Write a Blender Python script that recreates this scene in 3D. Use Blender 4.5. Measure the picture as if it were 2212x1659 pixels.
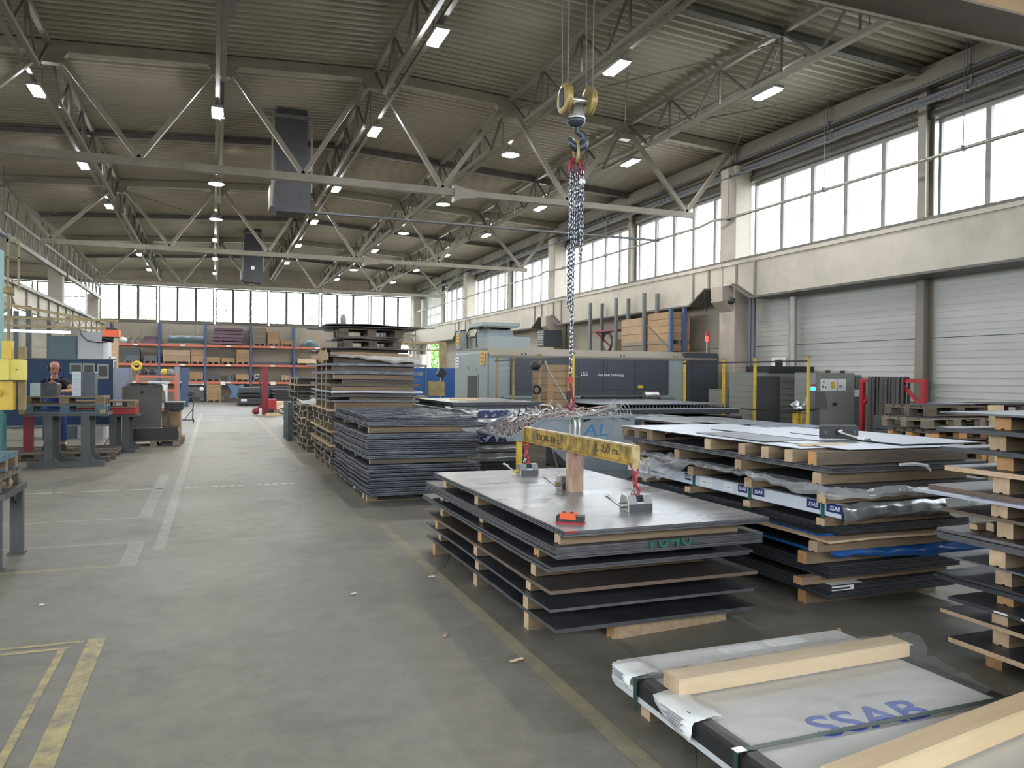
import bpy, bmesh, math, random
from mathutils import Vector, Matrix, noise
R = random.Random(7)
PI = math.pi
S = bpy.context.scene
COL = S.collection
for o in list(bpy.data.objects): bpy.data.objects.remove(o)

# ------------------------------------------------------------------ camera
YAW = math.atan(645/1680); PITCH = -0.0110; ROLL = 0.009
Fv = Vector((math.sin(YAW)*math.cos(PITCH), math.cos(YAW)*math.cos(PITCH), math.sin(PITCH)))
R0 = Vector((math.cos(YAW), -math.sin(YAW), 0)); U0 = R0.cross(Fv)
Rv = R0*math.cos(ROLL) + U0*math.sin(ROLL); Uv = Rv.cross(Fv)
cam = bpy.data.cameras.new('camera'); camo = bpy.data.objects.new('camera', cam); COL.objects.link(camo)
m = Matrix.Identity(4)
for i, v in enumerate((Rv, Uv, -Fv)):
    for j in range(3): m[j][i] = v[j]
m.translation = (0, 0, 1.67)
camo.matrix_world = m
cam.sensor_width = 36; cam.lens = 1680/2212*36; cam.clip_end = 400; cam.clip_start = 0.05
S.camera = camo

# ------------------------------------------------------------------ world, light, exposure
w = bpy.data.worlds.new('overcast sky'); S.world = w; w.use_nodes = True
bg = w.node_tree.nodes['Background']
bg.inputs['Color'].default_value = (0.86, 0.93, 1.0, 1); bg.inputs['Strength'].default_value = 8.0
S.view_settings.view_transform = 'Standard'
try: S.view_settings.look = 'None'
except Exception: pass
S.view_settings.gamma = 1; S.view_settings.use_curve_mapping = False
S.view_settings.exposure = 0.66
S.cycles.max_bounces = 7; S.cycles.diffuse_bounces = 4; S.cycles.glossy_bounces = 3
S.cycles.transparent_max_bounces = 12; S.cycles.transmission_bounces = 4
S.cycles.sample_clamp_indirect = 12; S.cycles.caustics_reflective = False; S.cycles.caustics_refractive = False

def area(name, loc, size, rot, power, color=(1, 1, 1)):
    l = bpy.data.lights.new(name, 'AREA'); l.shape = 'RECTANGLE'; l.size, l.size_y = size
    l.energy = power; l.color = color
    o = bpy.data.objects.new(name, l); o.location = loc; o.rotation_euler = rot; COL.objects.link(o); return o
def portal(name, loc, size, rot):
    o = area(name, loc, size, rot, 1); o.data.cycles.is_portal = True; return o
# portals: they only guide the sky light through the window bands
portal('portal', (12.75, 22, 5.5), (2.2, 57), (0, PI/2, 0))
portal('portal', (-1.5, 50.25, 5.6), (28, 2.2), (-PI/2, 0, 0))
portal('portal', (-16.1, 22, 4.6), (3.2, 57), (0, -PI/2, 0))
portal('portal', (0, -7.2, 4.6), (24, 3.2), (PI/2, 0, 0))

# ------------------------------------------------------------------ mesh helpers
class MB:
    def __init__(s): s.v = []; s.f = []; s.mi = []; s.sm = []
    def add(s, vs, fs, mi=0, sm=False):
        n = len(s.v); s.v += [tuple(v) for v in vs]
        for f in fs: s.f.append(tuple(i+n for i in f)); s.mi.append(mi); s.sm.append(sm)
        return s
    def box(s, x0, x1, y0, y1, z0, z1, mi=0, ends=None, endmi=1):
        vs = [(x0,y0,z0),(x1,y0,z0),(x1,y1,z0),(x0,y1,z0),(x0,y0,z1),(x1,y0,z1),(x1,y1,z1),(x0,y1,z1)]
        fs = [(0,3,2,1),(4,5,6,7),(0,1,5,4),(2,3,7,6),(1,2,6,5),(3,0,4,7)]
        n = len(s.v); s.v += vs
        for k, f in enumerate(fs):
            s.f.append(tuple(i+n for i in f)); s.sm.append(False)
            s.mi.append(endmi if (ends == 'x' and k in (4,5)) or (ends == 'y' and k in (2,3)) or (ends == 'z' and k in (0,1)) else mi)
        return s
    def cb(s, c, d, mi=0): return s.box(c[0]-d[0]/2, c[0]+d[0]/2, c[1]-d[1]/2, c[1]+d[1]/2, c[2]-d[2]/2, c[2]+d[2]/2, mi)
    def bar(s, p, q, wd, hd, mi=0, up=(0,0,1)):
        p = Vector(p); q = Vector(q); d = (q-p).normalized(); u = Vector(up)
        if abs(d.dot(u)) > .98: u = Vector((0,1,0))
        x = d.cross(u).normalized(); y = x.cross(d).normalized()
        vs = []
        for c in (p, q):
            for a, b in ((-1,-1),(1,-1),(1,1),(-1,1)): vs.append(c + x*a*wd/2 + y*b*hd/2)
        return s.add(vs, [(3,2,1,0),(4,5,6,7),(0,1,5,4),(1,2,6,5),(2,3,7,6),(3,0,4,7)], mi)
    def tube(s, pts, r, n=8, mi=0, closed=False, caps=True):
        pts = [Vector(p) for p in pts]; rr = r if isinstance(r, (list, tuple)) else [r]*len(pts)
        vs = []; fs = []; up = Vector((0,0,1)); N = len(pts)
        for i, p in enumerate(pts):
            if closed: d = (pts[(i+1) % N] - pts[i-1]).normalized()
            else: d = (pts[min(i+1, N-1)] - pts[max(i-1, 0)]).normalized()
            u = up if abs(d.dot(up)) < .95 else Vector((0,1,0)) if i == 0 else lastx.cross(d)
            x = d.cross(u).normalized()
            if i and x.dot(lastx) < 0 and abs(x.dot(lastx)) > .3: x = -x
            y = x.cross(d).normalized(); lastx = x
            for k in range(n):
                a = 2*PI*k/n; vs.append(p + (x*math.cos(a) + y*math.sin(a))*rr[i])
        M = N if closed else N-1
        for i in range(M):
            j = (i+1) % N
            for k in range(n): fs.append((i*n+k, i*n+(k+1) % n, j*n+(k+1) % n, j*n+k))
        s.add(vs, fs, mi, n > 6)
        if caps and not closed: s.add([vs[k] for k in range(n)], [tuple(range(n))[::-1]], mi); s.add([vs[(N-1)*n+k] for k in range(n)], [tuple(range(n))], mi)
        return s
    def cyl(s, p, q, r, n=12, mi=0): return s.tube([p, q], r, n, mi)
    def prism(s, poly, axis, a, b, mi=0):
        n = len(poly); vs = []
        for t in (a, b):
            for u, v in poly: vs.append((t,u,v) if axis == 'x' else (u,t,v) if axis == 'y' else (u,v,t))
        return s.add(vs, [tuple(range(n)), tuple(range(n, 2*n))[::-1]] + [(i, i+n, (i+1) % n+n, (i+1) % n) for i in range(n)], mi)
    def lathe(s, prof, c=(0,0,0), n=16, axis='z', mi=0):
        vs = []; fs = []
        for r, h in prof:
            for k in range(n):
                a = 2*PI*k/n; u, v = r*math.cos(a), r*math.sin(a)
                vs.append((c[0]+u, c[1]+v, c[2]+h) if axis == 'z' else (c[0]+h, c[1]+u, c[2]+v) if axis == 'x' else (c[0]+u, c[1]+h, c[2]+v))
        for i in range(len(prof)-1):
            for k in range(n): fs.append((i*n+k, i*n+(k+1) % n, (i+1)*n+(k+1) % n, (i+1)*n+k))
        return s.add(vs, fs, mi, True)
    def torus(s, c, Rr, r, axis='z', n=20, k=6, mi=0, ell=1.0):
        pts = []
        for i in range(n):
            a = 2*PI*i/n; u, v = Rr*math.cos(a), Rr*ell*math.sin(a)
            pts.append((c[0]+u, c[1]+v, c[2]) if axis == 'z' else (c[0], c[1]+u, c[2]+v) if axis == 'x' else (c[0]+u, c[1], c[2]+v))
        return s.tube(pts, r, k, mi, closed=True)
    def xf(s, M, start=0):
        for i in range(start, len(s.v)): s.v[i] = tuple(M @ Vector(s.v[i]))
        return s
    def mesh(s, name, mats, off=(0,0,0)):
        me = bpy.data.meshes.new(name); ox, oy, oz = off
        me.from_pydata([(x-ox, y-oy, z-oz) for x, y, z in s.v], [], s.f)
        for mt in (mats if isinstance(mats, (list, tuple)) else [mats]): me.materials.append(mt)
        me.polygons.foreach_set('material_index', s.mi); me.polygons.foreach_set('use_smooth', s.sm)
        bm = bmesh.new(); bm.from_mesh(me); bmesh.ops.recalc_face_normals(bm, faces=bm.faces); bm.to_mesh(me); bm.free()
        me.update(); return me

def tagit(o, label=None, cat=None, group=None, kind=None):
    if label: o['label'] = label
    if cat: o['category'] = cat
    if group: o['group'] = group
    if kind: o['kind'] = kind
    return o
def T(name, label, cat, loc=(0,0,0), rz=0, group=None):
    o = bpy.data.objects.new(name, None); o.empty_display_size = .1; COL.objects.link(o)
    o.location = loc; o.rotation_euler = (0,0,rz); o['loc'] = 0; del o['loc']
    return tagit(o, label, cat, group)
def P(parent, name, mb, mats, label=None, local=False, kind=None, me=None):
    """part: mb is in world axes unless local"""
    off = (0,0,0) if local or parent is None else absloc(parent)
    o = bpy.data.objects.new(name, me or mb.mesh(name, mats, off)); COL.objects.link(o)
    if parent is not None: o.parent = parent
    return tagit(o, label, kind=kind)
def absloc(o):
    l = Vector(o.location)
    while o.parent: o = o.parent; l = l + o.location
    return tuple(l)
def ctr(mb):
    xs = [v[0] for v in mb.v]; ys = [v[1] for v in mb.v]; zs = [v[2] for v in mb.v]
    return ((min(xs)+max(xs))/2, (min(ys)+max(ys))/2, min(zs))
def one(name, mb, mats, label, cat, group=None, kind=None):
    c = ctr(mb); o = bpy.data.objects.new(name, mb.mesh(name, mats, c)); o.location = c; COL.objects.link(o)
    return tagit(o, label, cat, group, kind)
def struct(name, mb, mats):
    o = bpy.data.objects.new(name, mb.mesh(name, mats)); COL.objects.link(o); o['kind'] = 'structure'; return o
def kids(o): return [c for c in bpy.data.objects if c.parent == o]
def dup(root, loc, rz=None, label=None, group=None, ch=None):
    r = root.copy(); COL.objects.link(r); r.location = loc
    if rz is not None: r.rotation_euler = (0,0,rz)
    if label: r['label'] = label
    if group: r['group'] = group
    for c in (ch if ch is not None else kids(root)):
        d = c.copy(); COL.objects.link(d); d.parent = r
    return r
def text_mb(txt, size, mat_i=0, shear=0.0, depth=.0015, spacing=1.0, bold=0):
    cu = bpy.data.curves.new('t', 'FONT'); cu.body = txt; cu.size = size; cu.shear = shear; cu.extrude = depth; cu.space_character = spacing; cu.offset = bold
    cu.align_x = 'CENTER'; cu.align_y = 'CENTER'; cu.resolution_u = 3
    ob = bpy.data.objects.new('t', cu); COL.objects.link(ob)
    dg = bpy.context.evaluated_depsgraph_get(); dg.update()
    me = bpy.data.meshes.new_from_object(ob.evaluated_get(dg))
    mb = MB(); mb.add([v.co for v in me.vertices], [tuple(p.vertices) for p in me.polygons], mat_i)
    bpy.data.objects.remove(ob); bpy.data.curves.remove(cu); bpy.data.meshes.remove(me); return mb
def lettering(parent, txt, size, mat, M, name='lettering', shear=0, spacing=1.0, bold=0, zmin=None, zmax=None):
    mb = text_mb(txt, size, shear=shear, spacing=spacing, bold=bold)
    mb.xf(M)
    if zmin is not None or zmax is not None:
        bm = bmesh.new(); vv = [bm.verts.new(v) for v in mb.v]
        for f in mb.f:
            try: bm.faces.new([vv[i] for i in f])
            except ValueError: pass
        for z, up in ((zmin, -1), (zmax, 1)):
            if z is not None: bmesh.ops.bisect_plane(bm, geom=bm.verts[:]+bm.edges[:]+bm.faces[:], plane_co=(0,0,z), plane_no=(0,0,up), clear_outer=True)
        bm.verts.index_update(); mb = MB(); mb.add([v.co.copy() for v in bm.verts], [tuple(v.index for v in f.verts) for f in bm.faces]); bm.free()
    return P(parent, name, mb, mat)
def MT(x, y, z, rx=0, ry=0, rz=0, sc=None):
    M = Matrix.Translation((x,y,z)) @ Matrix.Rotation(rz, 4, 'Z') @ Matrix.Rotation(ry, 4, 'Y') @ Matrix.Rotation(rx, 4, 'X')
    if sc: M = M @ Matrix.Diagonal((sc[0], sc[1], sc[2], 1))
    return M

# ------------------------------------------------------------------ materials
def mk(name, col, rough=.6, metal=0, col2=None, scale=6, stretch=(1,1,1), bump=0, bscale=30, rnd=0, coord='Object', detail=5, lo=.35, hi=.65, spec=.5, stain=None, stain_scale=1.2, emit=None, estr=0, rvar=0, norand=False):
    mt = bpy.data.materials.new(name); mt.use_nodes = True; nt = mt.node_tree; N = nt.nodes; L = nt.links
    b = N['Principled BSDF']; b.inputs['Roughness'].default_value = rough; b.inputs['Metallic'].default_value = metal
    b.inputs['Specular IOR Level'].default_value = spec; b.inputs['Base Color'].default_value = (*col, 1)
    if emit: b.inputs['Emission Color'].default_value = (*emit, 1); b.inputs['Emission Strength'].default_value = estr
    if col2 is None and not bump and not rnd: return mt
    tc = N.new('ShaderNodeTexCoord'); mp = N.new('ShaderNodeMapping'); mp.inputs['Scale'].default_value = stretch
    L.new(tc.outputs[coord], mp.inputs['Vector']); oi = N.new('ShaderNodeObjectInfo')
    add = N.new('ShaderNodeVectorMath'); add.operation = 'ADD'; mul = N.new('ShaderNodeVectorMath'); mul.operation = 'SCALE'
    comb = N.new('ShaderNodeCombineXYZ')
    for k in range(3): L.new(oi.outputs['Random'], comb.inputs[k])
    L.new(comb.outputs[0], mul.inputs[0]); mul.inputs['Scale'].default_value = 37.0 if coord == 'Object' and not norand else 0
    L.new(mp.outputs[0], add.inputs[0]); L.new(mul.outputs[0], add.inputs[1]); vec = add.outputs[0]
    cur = None
    if col2 is not None:
        nz = N.new('ShaderNodeTexNoise'); nz.inputs['Scale'].default_value = scale; nz.inputs['Detail'].default_value = detail; nz.inputs['Roughness'].default_value = .6
        L.new(vec, nz.inputs['Vector']); cr = N.new('ShaderNodeValToRGB')
        cr.color_ramp.elements[0].position = lo; cr.color_ramp.elements[1].position = hi
        cr.color_ramp.elements[0].color = (*col, 1); cr.color_ramp.elements[1].color = (*col2, 1)
        L.new(nz.outputs['Fac'], cr.inputs[0]); cur = cr.outputs[0]
        if rvar:
            mr = N.new('ShaderNodeMapRange'); mr.inputs['From Min'].default_value = lo; mr.inputs['From Max'].default_value = hi
            mr.inputs['To Min'].default_value = rough-rvar; mr.inputs['To Max'].default_value = rough+rvar
            L.new(nz.outputs['Fac'], mr.inputs['Value']); L.new(mr.outputs[0], b.inputs['Roughness'])
    if stain is not None:
        n2 = N.new('ShaderNodeTexNoise'); n2.inputs['Scale'].default_value = stain_scale; n2.inputs['Detail'].default_value = 7; n2.inputs['Roughness'].default_value = .65
        L.new(vec, n2.inputs['Vector']); c2 = N.new('ShaderNodeValToRGB'); c2.color_ramp.elements[0].position = .5; c2.color_ramp.elements[1].position = .72
        L.new(n2.outputs['Fac'], c2.inputs[0]); mx = N.new('ShaderNodeMixRGB'); mx.inputs['Color2'].default_value = (*stain, 1)
        L.new(c2.outputs[0], mx.inputs['Fac'])
        if cur: L.new(cur, mx.inputs['Color1'])
        else: mx.inputs['Color1'].default_value = (*col, 1)
        cur = mx.outputs[0]
    if rnd:
        hs = N.new('ShaderNodeHueSaturation'); mr = N.new('ShaderNodeMapRange')
        mr.inputs['To Min'].default_value = 1-rnd; mr.inputs['To Max'].default_value = 1+rnd*.7
        L.new(oi.outputs['Random'], mr.inputs['Value']); L.new(mr.outputs[0], hs.inputs['Value'])
        if cur: L.new(cur, hs.inputs['Color'])
        else: hs.inputs['Color'].default_value = (*col, 1)
        cur = hs.outputs[0]
    if cur: L.new(cur, b.inputs['Base Color'])
    if bump:
        n3 = N.new('ShaderNodeTexNoise'); n3.inputs['Scale'].default_value = bscale; n3.inputs['Detail'].default_value = 4; L.new(vec, n3.inputs['Vector'])
        bp = N.new('ShaderNodeBump'); bp.inputs['Strength'].default_value = bump; bp.inputs['Distance'].default_value = .02
        L.new(n3.outputs['Fac'], bp.inputs['Height']); L.new(bp.outputs[0], b.inputs['Normal'])
    return mt
FLOORC = dict(rough=.5, col2=(.235,.217,.180), scale=.8, detail=9, bump=.1, bscale=70, stain=(.125,.115,.092), stain_scale=.75, rvar=.07, lo=.3, hi=.7)
def speckle(mt):
    """fine mottling multiplied over the base colour"""
    nt = mt.node_tree; N = nt.nodes; L = nt.links; b = N['Principled BSDF']; src = b.inputs['Base Color'].links[0].from_socket
    tc = N.new('ShaderNodeTexCoord'); nz = N.new('ShaderNodeTexNoise'); nz.inputs['Scale'].default_value = 5; nz.inputs['Detail'].default_value = 10; nz.inputs['Roughness'].default_value = .72
    L.new(tc.outputs['Object'], nz.inputs['Vector']); mr = N.new('ShaderNodeMapRange'); mr.inputs['From Min'].default_value = .3; mr.inputs['From Max'].default_value = .7; mr.inputs['To Min'].default_value = .80; mr.inputs['To Max'].default_value = 1.16
    L.new(nz.outputs['Fac'], mr.inputs['Value']); hs = N.new('ShaderNodeHueSaturation'); L.new(mr.outputs[0], hs.inputs['Value']); L.new(src, hs.inputs['Color']); L.new(hs.outputs[0], b.inputs['Base Color']); return mt
def worn(name, col, rough, cover=.5, scale=5, soft=.12):
    """floor paint worn through to the concrete it lies on"""
    mt = speckle(mk(name, (.182,.167,.137), coord='Object', norand=True, **FLOORC)); nt = mt.node_tree; N = nt.nodes; L = nt.links; b = N['Principled BSDF']
    src = b.inputs['Base Color'].links[0].from_socket
    tc = N.new('ShaderNodeTexCoord'); nz = N.new('ShaderNodeTexNoise'); nz.inputs['Scale'].default_value = scale; nz.inputs['Detail'].default_value = 8; nz.inputs['Roughness'].default_value = .7
    L.new(tc.outputs['Object'], nz.inputs['Vector']); cr = N.new('ShaderNodeValToRGB')
    cr.color_ramp.elements[0].position = max(0, 1-cover-soft); cr.color_ramp.elements[1].position = min(1, 1-cover+soft)
    L.new(nz.outputs['Fac'], cr.inputs[0]); mx = N.new('ShaderNodeMixRGB'); mx.inputs['Color2'].default_value = (*col, 1)
    L.new(cr.outputs[0], mx.inputs['Fac']); L.new(src, mx.inputs['Color1']); L.new(mx.outputs[0], b.inputs['Base Color'])
    return mt
def film(name, opac=.25, rough=.12, col=(.9,.92,.95), bump=.6, bscale=14, ior=1.45):
    mt = bpy.data.materials.new(name); mt.use_nodes = True; nt = mt.node_tree; N = nt.nodes; L = nt.links; b = N['Principled BSDF']
    b.inputs['Base Color'].default_value = (*col, 1); b.inputs['Roughness'].default_value = rough
    tc = N.new('ShaderNodeTexCoord'); nz = N.new('ShaderNodeTexNoise'); nz.inputs['Scale'].default_value = bscale; nz.inputs['Detail'].default_value = 3
    L.new(tc.outputs['Object'], nz.inputs['Vector']); bp = N.new('ShaderNodeBump'); bp.inputs['Strength'].default_value = bump; bp.inputs['Distance'].default_value = .03
    L.new(nz.outputs['Fac'], bp.inputs['Height']); L.new(bp.outputs[0], b.inputs['Normal'])
    tr = N.new('ShaderNodeBsdfTransparent'); gl = N.new('ShaderNodeBsdfGlossy'); gl.inputs['Roughness'].default_value = rough; L.new(bp.outputs[0], gl.inputs['Normal'])
    fr = N.new('ShaderNodeFresnel'); fr.inputs['IOR'].default_value = ior; L.new(bp.outputs[0], fr.inputs['Normal'])
    m1 = N.new('ShaderNodeMixShader'); m1.inputs[0].default_value = opac; L.new(tr.outputs[0], m1.inputs[1]); L.new(b.outputs[0], m1.inputs[2])
    ge = N.new('ShaderNodeNewGeometry'); k1 = N.new('ShaderNodeMath'); k1.operation = 'SUBTRACT'; k1.inputs[0].default_value = 1; L.new(ge.outputs['Backfacing'], k1.inputs[1])
    k2 = N.new('ShaderNodeMath'); k2.operation = 'MULTIPLY'; L.new(k1.outputs[0], k2.inputs[0]); L.new(fr.outputs[0], k2.inputs[1])
    m2 = N.new('ShaderNodeMixShader'); L.new(k2.outputs[0], m2.inputs[0]); L.new(m1.outputs[0], m2.inputs[1]); L.new(gl.outputs[0], m2.inputs[2])
    L.new(m2.outputs[0], N['Material Output'].inputs['Surface']); return mt

M = {}
M['floor'] = speckle(mk('worn concrete', (.182,.167,.137), norand=True, **FLOORC))
M['yellow_line'] = worn('worn yellow floor paint', (.5,.4,.16), .6, .53, 7)
M['yellow_line2'] = worn('faded yellow floor paint', (.34,.28,.14), .6, .50, 5, .28)
M['pale_line'] = worn('worn pale floor paint', (.36,.35,.31), .6, .48, 9, .38)
M['white_line'] = worn('white tape', (.8,.8,.78), .6, .62, 3)
M['tyre'] = worn('tyre rubber mark', (.115,.105,.09), .6, .45, 3, .3)
M['deck'] = mk('painted roof sheet', (.34,.305,.24), .5, col2=(.30,.265,.205), scale=.5)
M['steel_paint'] = mk('grey painted steel', (.215,.19,.15), .5, col2=(.19,.17,.14), scale=3)
M['steel_dark'] = mk('dark grey painted steel', (.13,.118,.10), .55, col2=(.10,.09,.08), scale=3)
M['chord'] = mk('light grey painted steel', (.265,.235,.185), .42, col2=(.205,.18,.14), scale=2)
M['wall_white'] = mk('white wall panel', (.50,.50,.46), .55, col2=(.455,.455,.42), scale=.8)
M['wall_beige'] = mk('beige wall panel', (.44,.39,.31), .6, col2=(.38,.335,.265), scale=1.2)
M['wall_upper'] = mk('grey beige upper cladding', (.30,.27,.225), .6, col2=(.26,.235,.195), scale=1.5)
M['girder'] = mk('cream concrete girder', (.50,.455,.375), .6, col2=(.44,.40,.33), scale=1.5, stain=(.38,.34,.28), stain_scale=.8)
M['concrete'] = mk('column concrete', (.41,.36,.30), .7, col2=(.34,.30,.245), scale=2, bump=.2, bscale=12, stain=(.35,.31,.26), stain_scale=1.4)
M['frame'] = mk('window frame metal', (.20,.19,.175), .5)
M['frame_light'] = mk('pale window frame', (.45,.42,.38), .5)
M['glass'] = film('window glass', .04, .08, (.9,.95,1), 0, 5)
M['pipe'] = mk('dark pipe', (.10,.105,.115), .45)
M['pipe_grey'] = mk('grey conduit', (.30,.285,.25), .4, metal=.3)
M['duct'] = mk('black duct fabric', (.035,.036,.04), .7, col2=(.05,.05,.055), scale=4)
M['lamp'] = mk('lamp diffuser', (.9,.9,.9), .5, emit=(.95,.97,1), estr=170)
M['lamp_warm'] = mk('warm lamp diffuser', (.9,.9,.8), .5, emit=(1,.92,.70), estr=150)
M['bridge'] = mk('orange brown crane paint', (.40,.25,.12), .5, col2=(.33,.21,.11), scale=1.5)
M['bridge_shade'] = mk('shaded underside paint', (.20,.15,.12), .5, col2=(.15,.115,.095), scale=2)  # crane paint darkened with the shade under the beam
M['ms'] = mk('mill scale steel', (.045,.048,.056), .42, metal=.3, col2=(.072,.075,.083), scale=2.5, rvar=.08, rnd=.15)
M['ms_edge'] = mk('cut steel edge', (.15,.152,.158), .45, metal=.4, col2=(.10,.10,.11), scale=9, rnd=.25)
M['ms_brown'] = mk('brown rusty steel', (.085,.066,.054), .5, metal=.2, col2=(.062,.054,.05), scale=3, rnd=.15)
M['rust_edge'] = mk('rust brown cut edge', (.17,.11,.08), .6, col2=(.12,.085,.07), scale=8)
M['galv'] = mk('grey sheet steel', (.085,.092,.11), .45, metal=.4, col2=(.12,.128,.148), scale=3, rnd=.22, rvar=.1)
M['galv_edge'] = mk('grey sheet edge', (.155,.165,.19), .42, metal=.4, col2=(.075,.08,.095), scale=7, rnd=.3)
M['bright'] = mk('bright bluish sheet', (.50,.53,.60), .35, metal=.35, col2=(.42,.45,.52), scale=1.5, rnd=.1)
M['oiled'] = mk('oiled steel plate', (.27,.275,.28), .32, metal=.45, col2=(.40,.405,.41), scale=1.3, stretch=(.5,2.4,1), rvar=.08, lo=.38, hi=.62, stain=(.20,.205,.215), stain_scale=1.6)
M['wood'] = mk('sawn timber', (.26,.185,.115), .75, col2=(.165,.118,.072), scale=7, stretch=(.25,3,3), rnd=.22, bump=.15)  # darkened to carry the shadow on the spacers' long faces
M['wood_y'] = mk('sawn timber lengthwise', (.42,.30,.18), .75, col2=(.30,.21,.125), scale=7, stretch=(3,.25,3), rnd=.2, bump=.15)
M['wood_end'] = mk('timber end grain', (.60,.44,.28), .75, col2=(.46,.32,.195), scale=14, rnd=.16)
M['wood_end_o'] = mk('orange timber end grain', (.62,.34,.14), .7, col2=(.48,.25,.11), scale=10, rnd=.12)
M['wood_new'] = mk('fresh pale timber', (.74,.57,.36), .6, col2=(.66,.49,.29), scale=4, stretch=(.3,3,3), bump=.08)
M['wood_old'] = mk('aged grey timber', (.17,.135,.10), .8, col2=(.10,.08,.062), scale=6, stretch=(.3,2,2), rnd=.25, bump=.2)
M['wood_grey'] = mk('weathered pallet timber', (.28,.235,.175), .8, col2=(.20,.165,.12), scale=6, stretch=(.4,2,2), rnd=.25, bump=.2)
M['wood_red'] = mk('reddish post timber', (.42,.27,.19), .7, col2=(.27,.15,.11), scale=9, stretch=(2,2,.5), stain=(.5,.38,.28), stain_scale=7)
M['card'] = mk('brown cardboard', (.42,.30,.19), .8, col2=(.36,.25,.155), scale=3, rnd=.12)
M['crate'] = mk('crate plywood', (.40,.26,.14), .75, col2=(.32,.20,.11), scale=4, stretch=(.4,2,2), rnd=.15)
M['foil'] = mk('silver wrapping foil', (.55,.57,.58), .3, metal=.75, col2=(.42,.44,.46), scale=3, bump=.5, bscale=7)
M['foil_dark'] = mk('dark silver foil', (.15,.16,.18), .28, metal=.5, col2=(.25,.27,.30), scale=2.5, bump=.7, bscale=6)
M['wrap_white'] = mk('white wrapped pack', (.62,.64,.65), .4, col2=(.54,.56,.58), scale=3, bump=.25, bscale=9)
M['wrap_pack'] = mk('pale grey wrapped sheet', (.70,.69,.65), .38, col2=(.62,.61,.57), scale=1.1, stretch=(.6,2,1), bump=.12, bscale=7, stain=(.66,.655,.62), stain_scale=1)
M['paper'] = mk('crumpled paper', (.50,.48,.44), .7, col2=(.38,.36,.33), scale=5, bump=.6, bscale=9)
M['label'] = mk('white label', (.78,.78,.76), .5)
M['ink'] = mk('black ink', (.02,.02,.022), .5)
M['grey_ink'] = mk('grey print', (.35,.36,.4), .6)
M['blue_print'] = mk('blue print', (.11,.16,.50), .4)
M['navy_tape'] = mk('navy tape', (.02,.03,.14), .35)
M['tape_white'] = mk('clear white tape', (.62,.67,.74), .3)
M['strap'] = mk('green strap', (.015,.10,.075), .35)
M['strap_dark'] = mk('dark green strap', (.02,.055,.045), .4)
M['blue_film'] = mk('blue plastic', (.02,.12,.38), .35, col2=(.01,.06,.22), scale=6, bump=.5, bscale=10)
M['black'] = mk('black plastic', (.018,.018,.02), .45)
M['black_gloss'] = mk('glossy black wrap', (.02,.021,.024), .25)
M['film'] = film('clear stretch film', .07, .035, (.97,.97,.97), .5, 16, 1.5)
M['film_grey'] = film('crumpled clear film', .38, .2, (.85,.87,.9), .8, 12, 1.35)
M['yellow'] = mk('yellow paint', (.72,.50,.06), .45, col2=(.60,.40,.04), scale=4)
M['yellow_light'] = mk('light yellow press paint', (.80,.68,.14), .45, col2=(.72,.60,.10), scale=2)
M['yellow_old'] = mk('worn yellow beam paint', (.50,.32,.05), .4, col2=(.10,.07,.03), scale=8, stretch=(1,1.5,.8), lo=.42, hi=.66, detail=8)
M['yellow_edge'] = mk('worn pale yellow edge', (.58,.48,.28), .4, col2=(.34,.24,.08), scale=14)
M['yellow_dull'] = mk('dull yellow brown paint', (.33,.26,.12), .6, col2=(.22,.17,.09), scale=5)
M['red'] = mk('red paint', (.42,.03,.035), .4, col2=(.33,.02,.03), scale=5)
M['red_dark'] = mk('dark red paint', (.22,.02,.035), .5, col2=(.17,.018,.03), scale=4)
M['rack_blue'] = mk('blue rack upright', (.06,.10,.20), .5)
M['rack_orange'] = mk('orange rack beam', (.60,.17,.10), .5)
M['orange'] = mk('orange plastic', (.75,.12,.03), .4)
M['chrome'] = mk('worn bright steel', (.55,.54,.51), .3, metal=.9, col2=(.4,.4,.38), scale=12)
M['magnet'] = mk('brushed grey steel', (.32,.325,.33), .38, metal=.6, col2=(.24,.245,.25), scale=6, stretch=(4,1,1))
M['magnet_dk'] = mk('dark magnet base', (.10,.10,.105), .4, metal=.4, col2=(.075,.075,.08), scale=8)
M['chain'] = mk('chain steel', (.25,.26,.29), .25, metal=.85)
M['hook_dk'] = mk('dark forged steel', (.035,.045,.055), .35, metal=.3, col2=(.05,.06,.07), scale=8)
M['gold'] = mk('worn yellow sheave paint', (.42,.31,.10), .4, col2=(.25,.18,.07), scale=9, metal=.2)
M['bin'] = mk('grey bin paint', (.235,.265,.29), .5, col2=(.19,.215,.235), scale=2.5, stain=(.15,.165,.18), stain_scale=2)
M['bin_dk'] = mk('dark bin interior', (.10,.105,.11), .6)
M['blue_chalk'] = mk('blue chalk', (.03,.17,.36), .8)
M['green_chalk'] = mk('green chalk', (.01,.13,.085), .8)
M['alu'] = mk('aluminium scrap', (.75,.73,.72), .3, metal=.5, rnd=.2, col2=(.5,.46,.46), scale=9)
M['copper'] = mk('pinkish scrap strip', (.52,.38,.34), .35, metal=.6)
M['mach'] = mk('pale green grey machine paint', (.28,.32,.31), .45, col2=(.25,.29,.28), scale=1.2)
M['mach_dk'] = mk('slate machine panel', (.05,.058,.072), .5, col2=(.045,.052,.065), scale=1.5)
M['mesh_dk'] = mk('dark vent mesh', (.045,.047,.05), .7, col2=(.065,.065,.065), scale=40)
M['white_print'] = mk('white lettering', (.8,.82,.85), .5)
M['beacon_red'] = mk('red beacon', (.7,.02,.02), .3, emit=(1,.04,.03), estr=2.0)
M['beacon_blue'] = mk('blue beacon', (.0,.2,.9), .3, emit=(.02,.35,1), estr=5)
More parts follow.
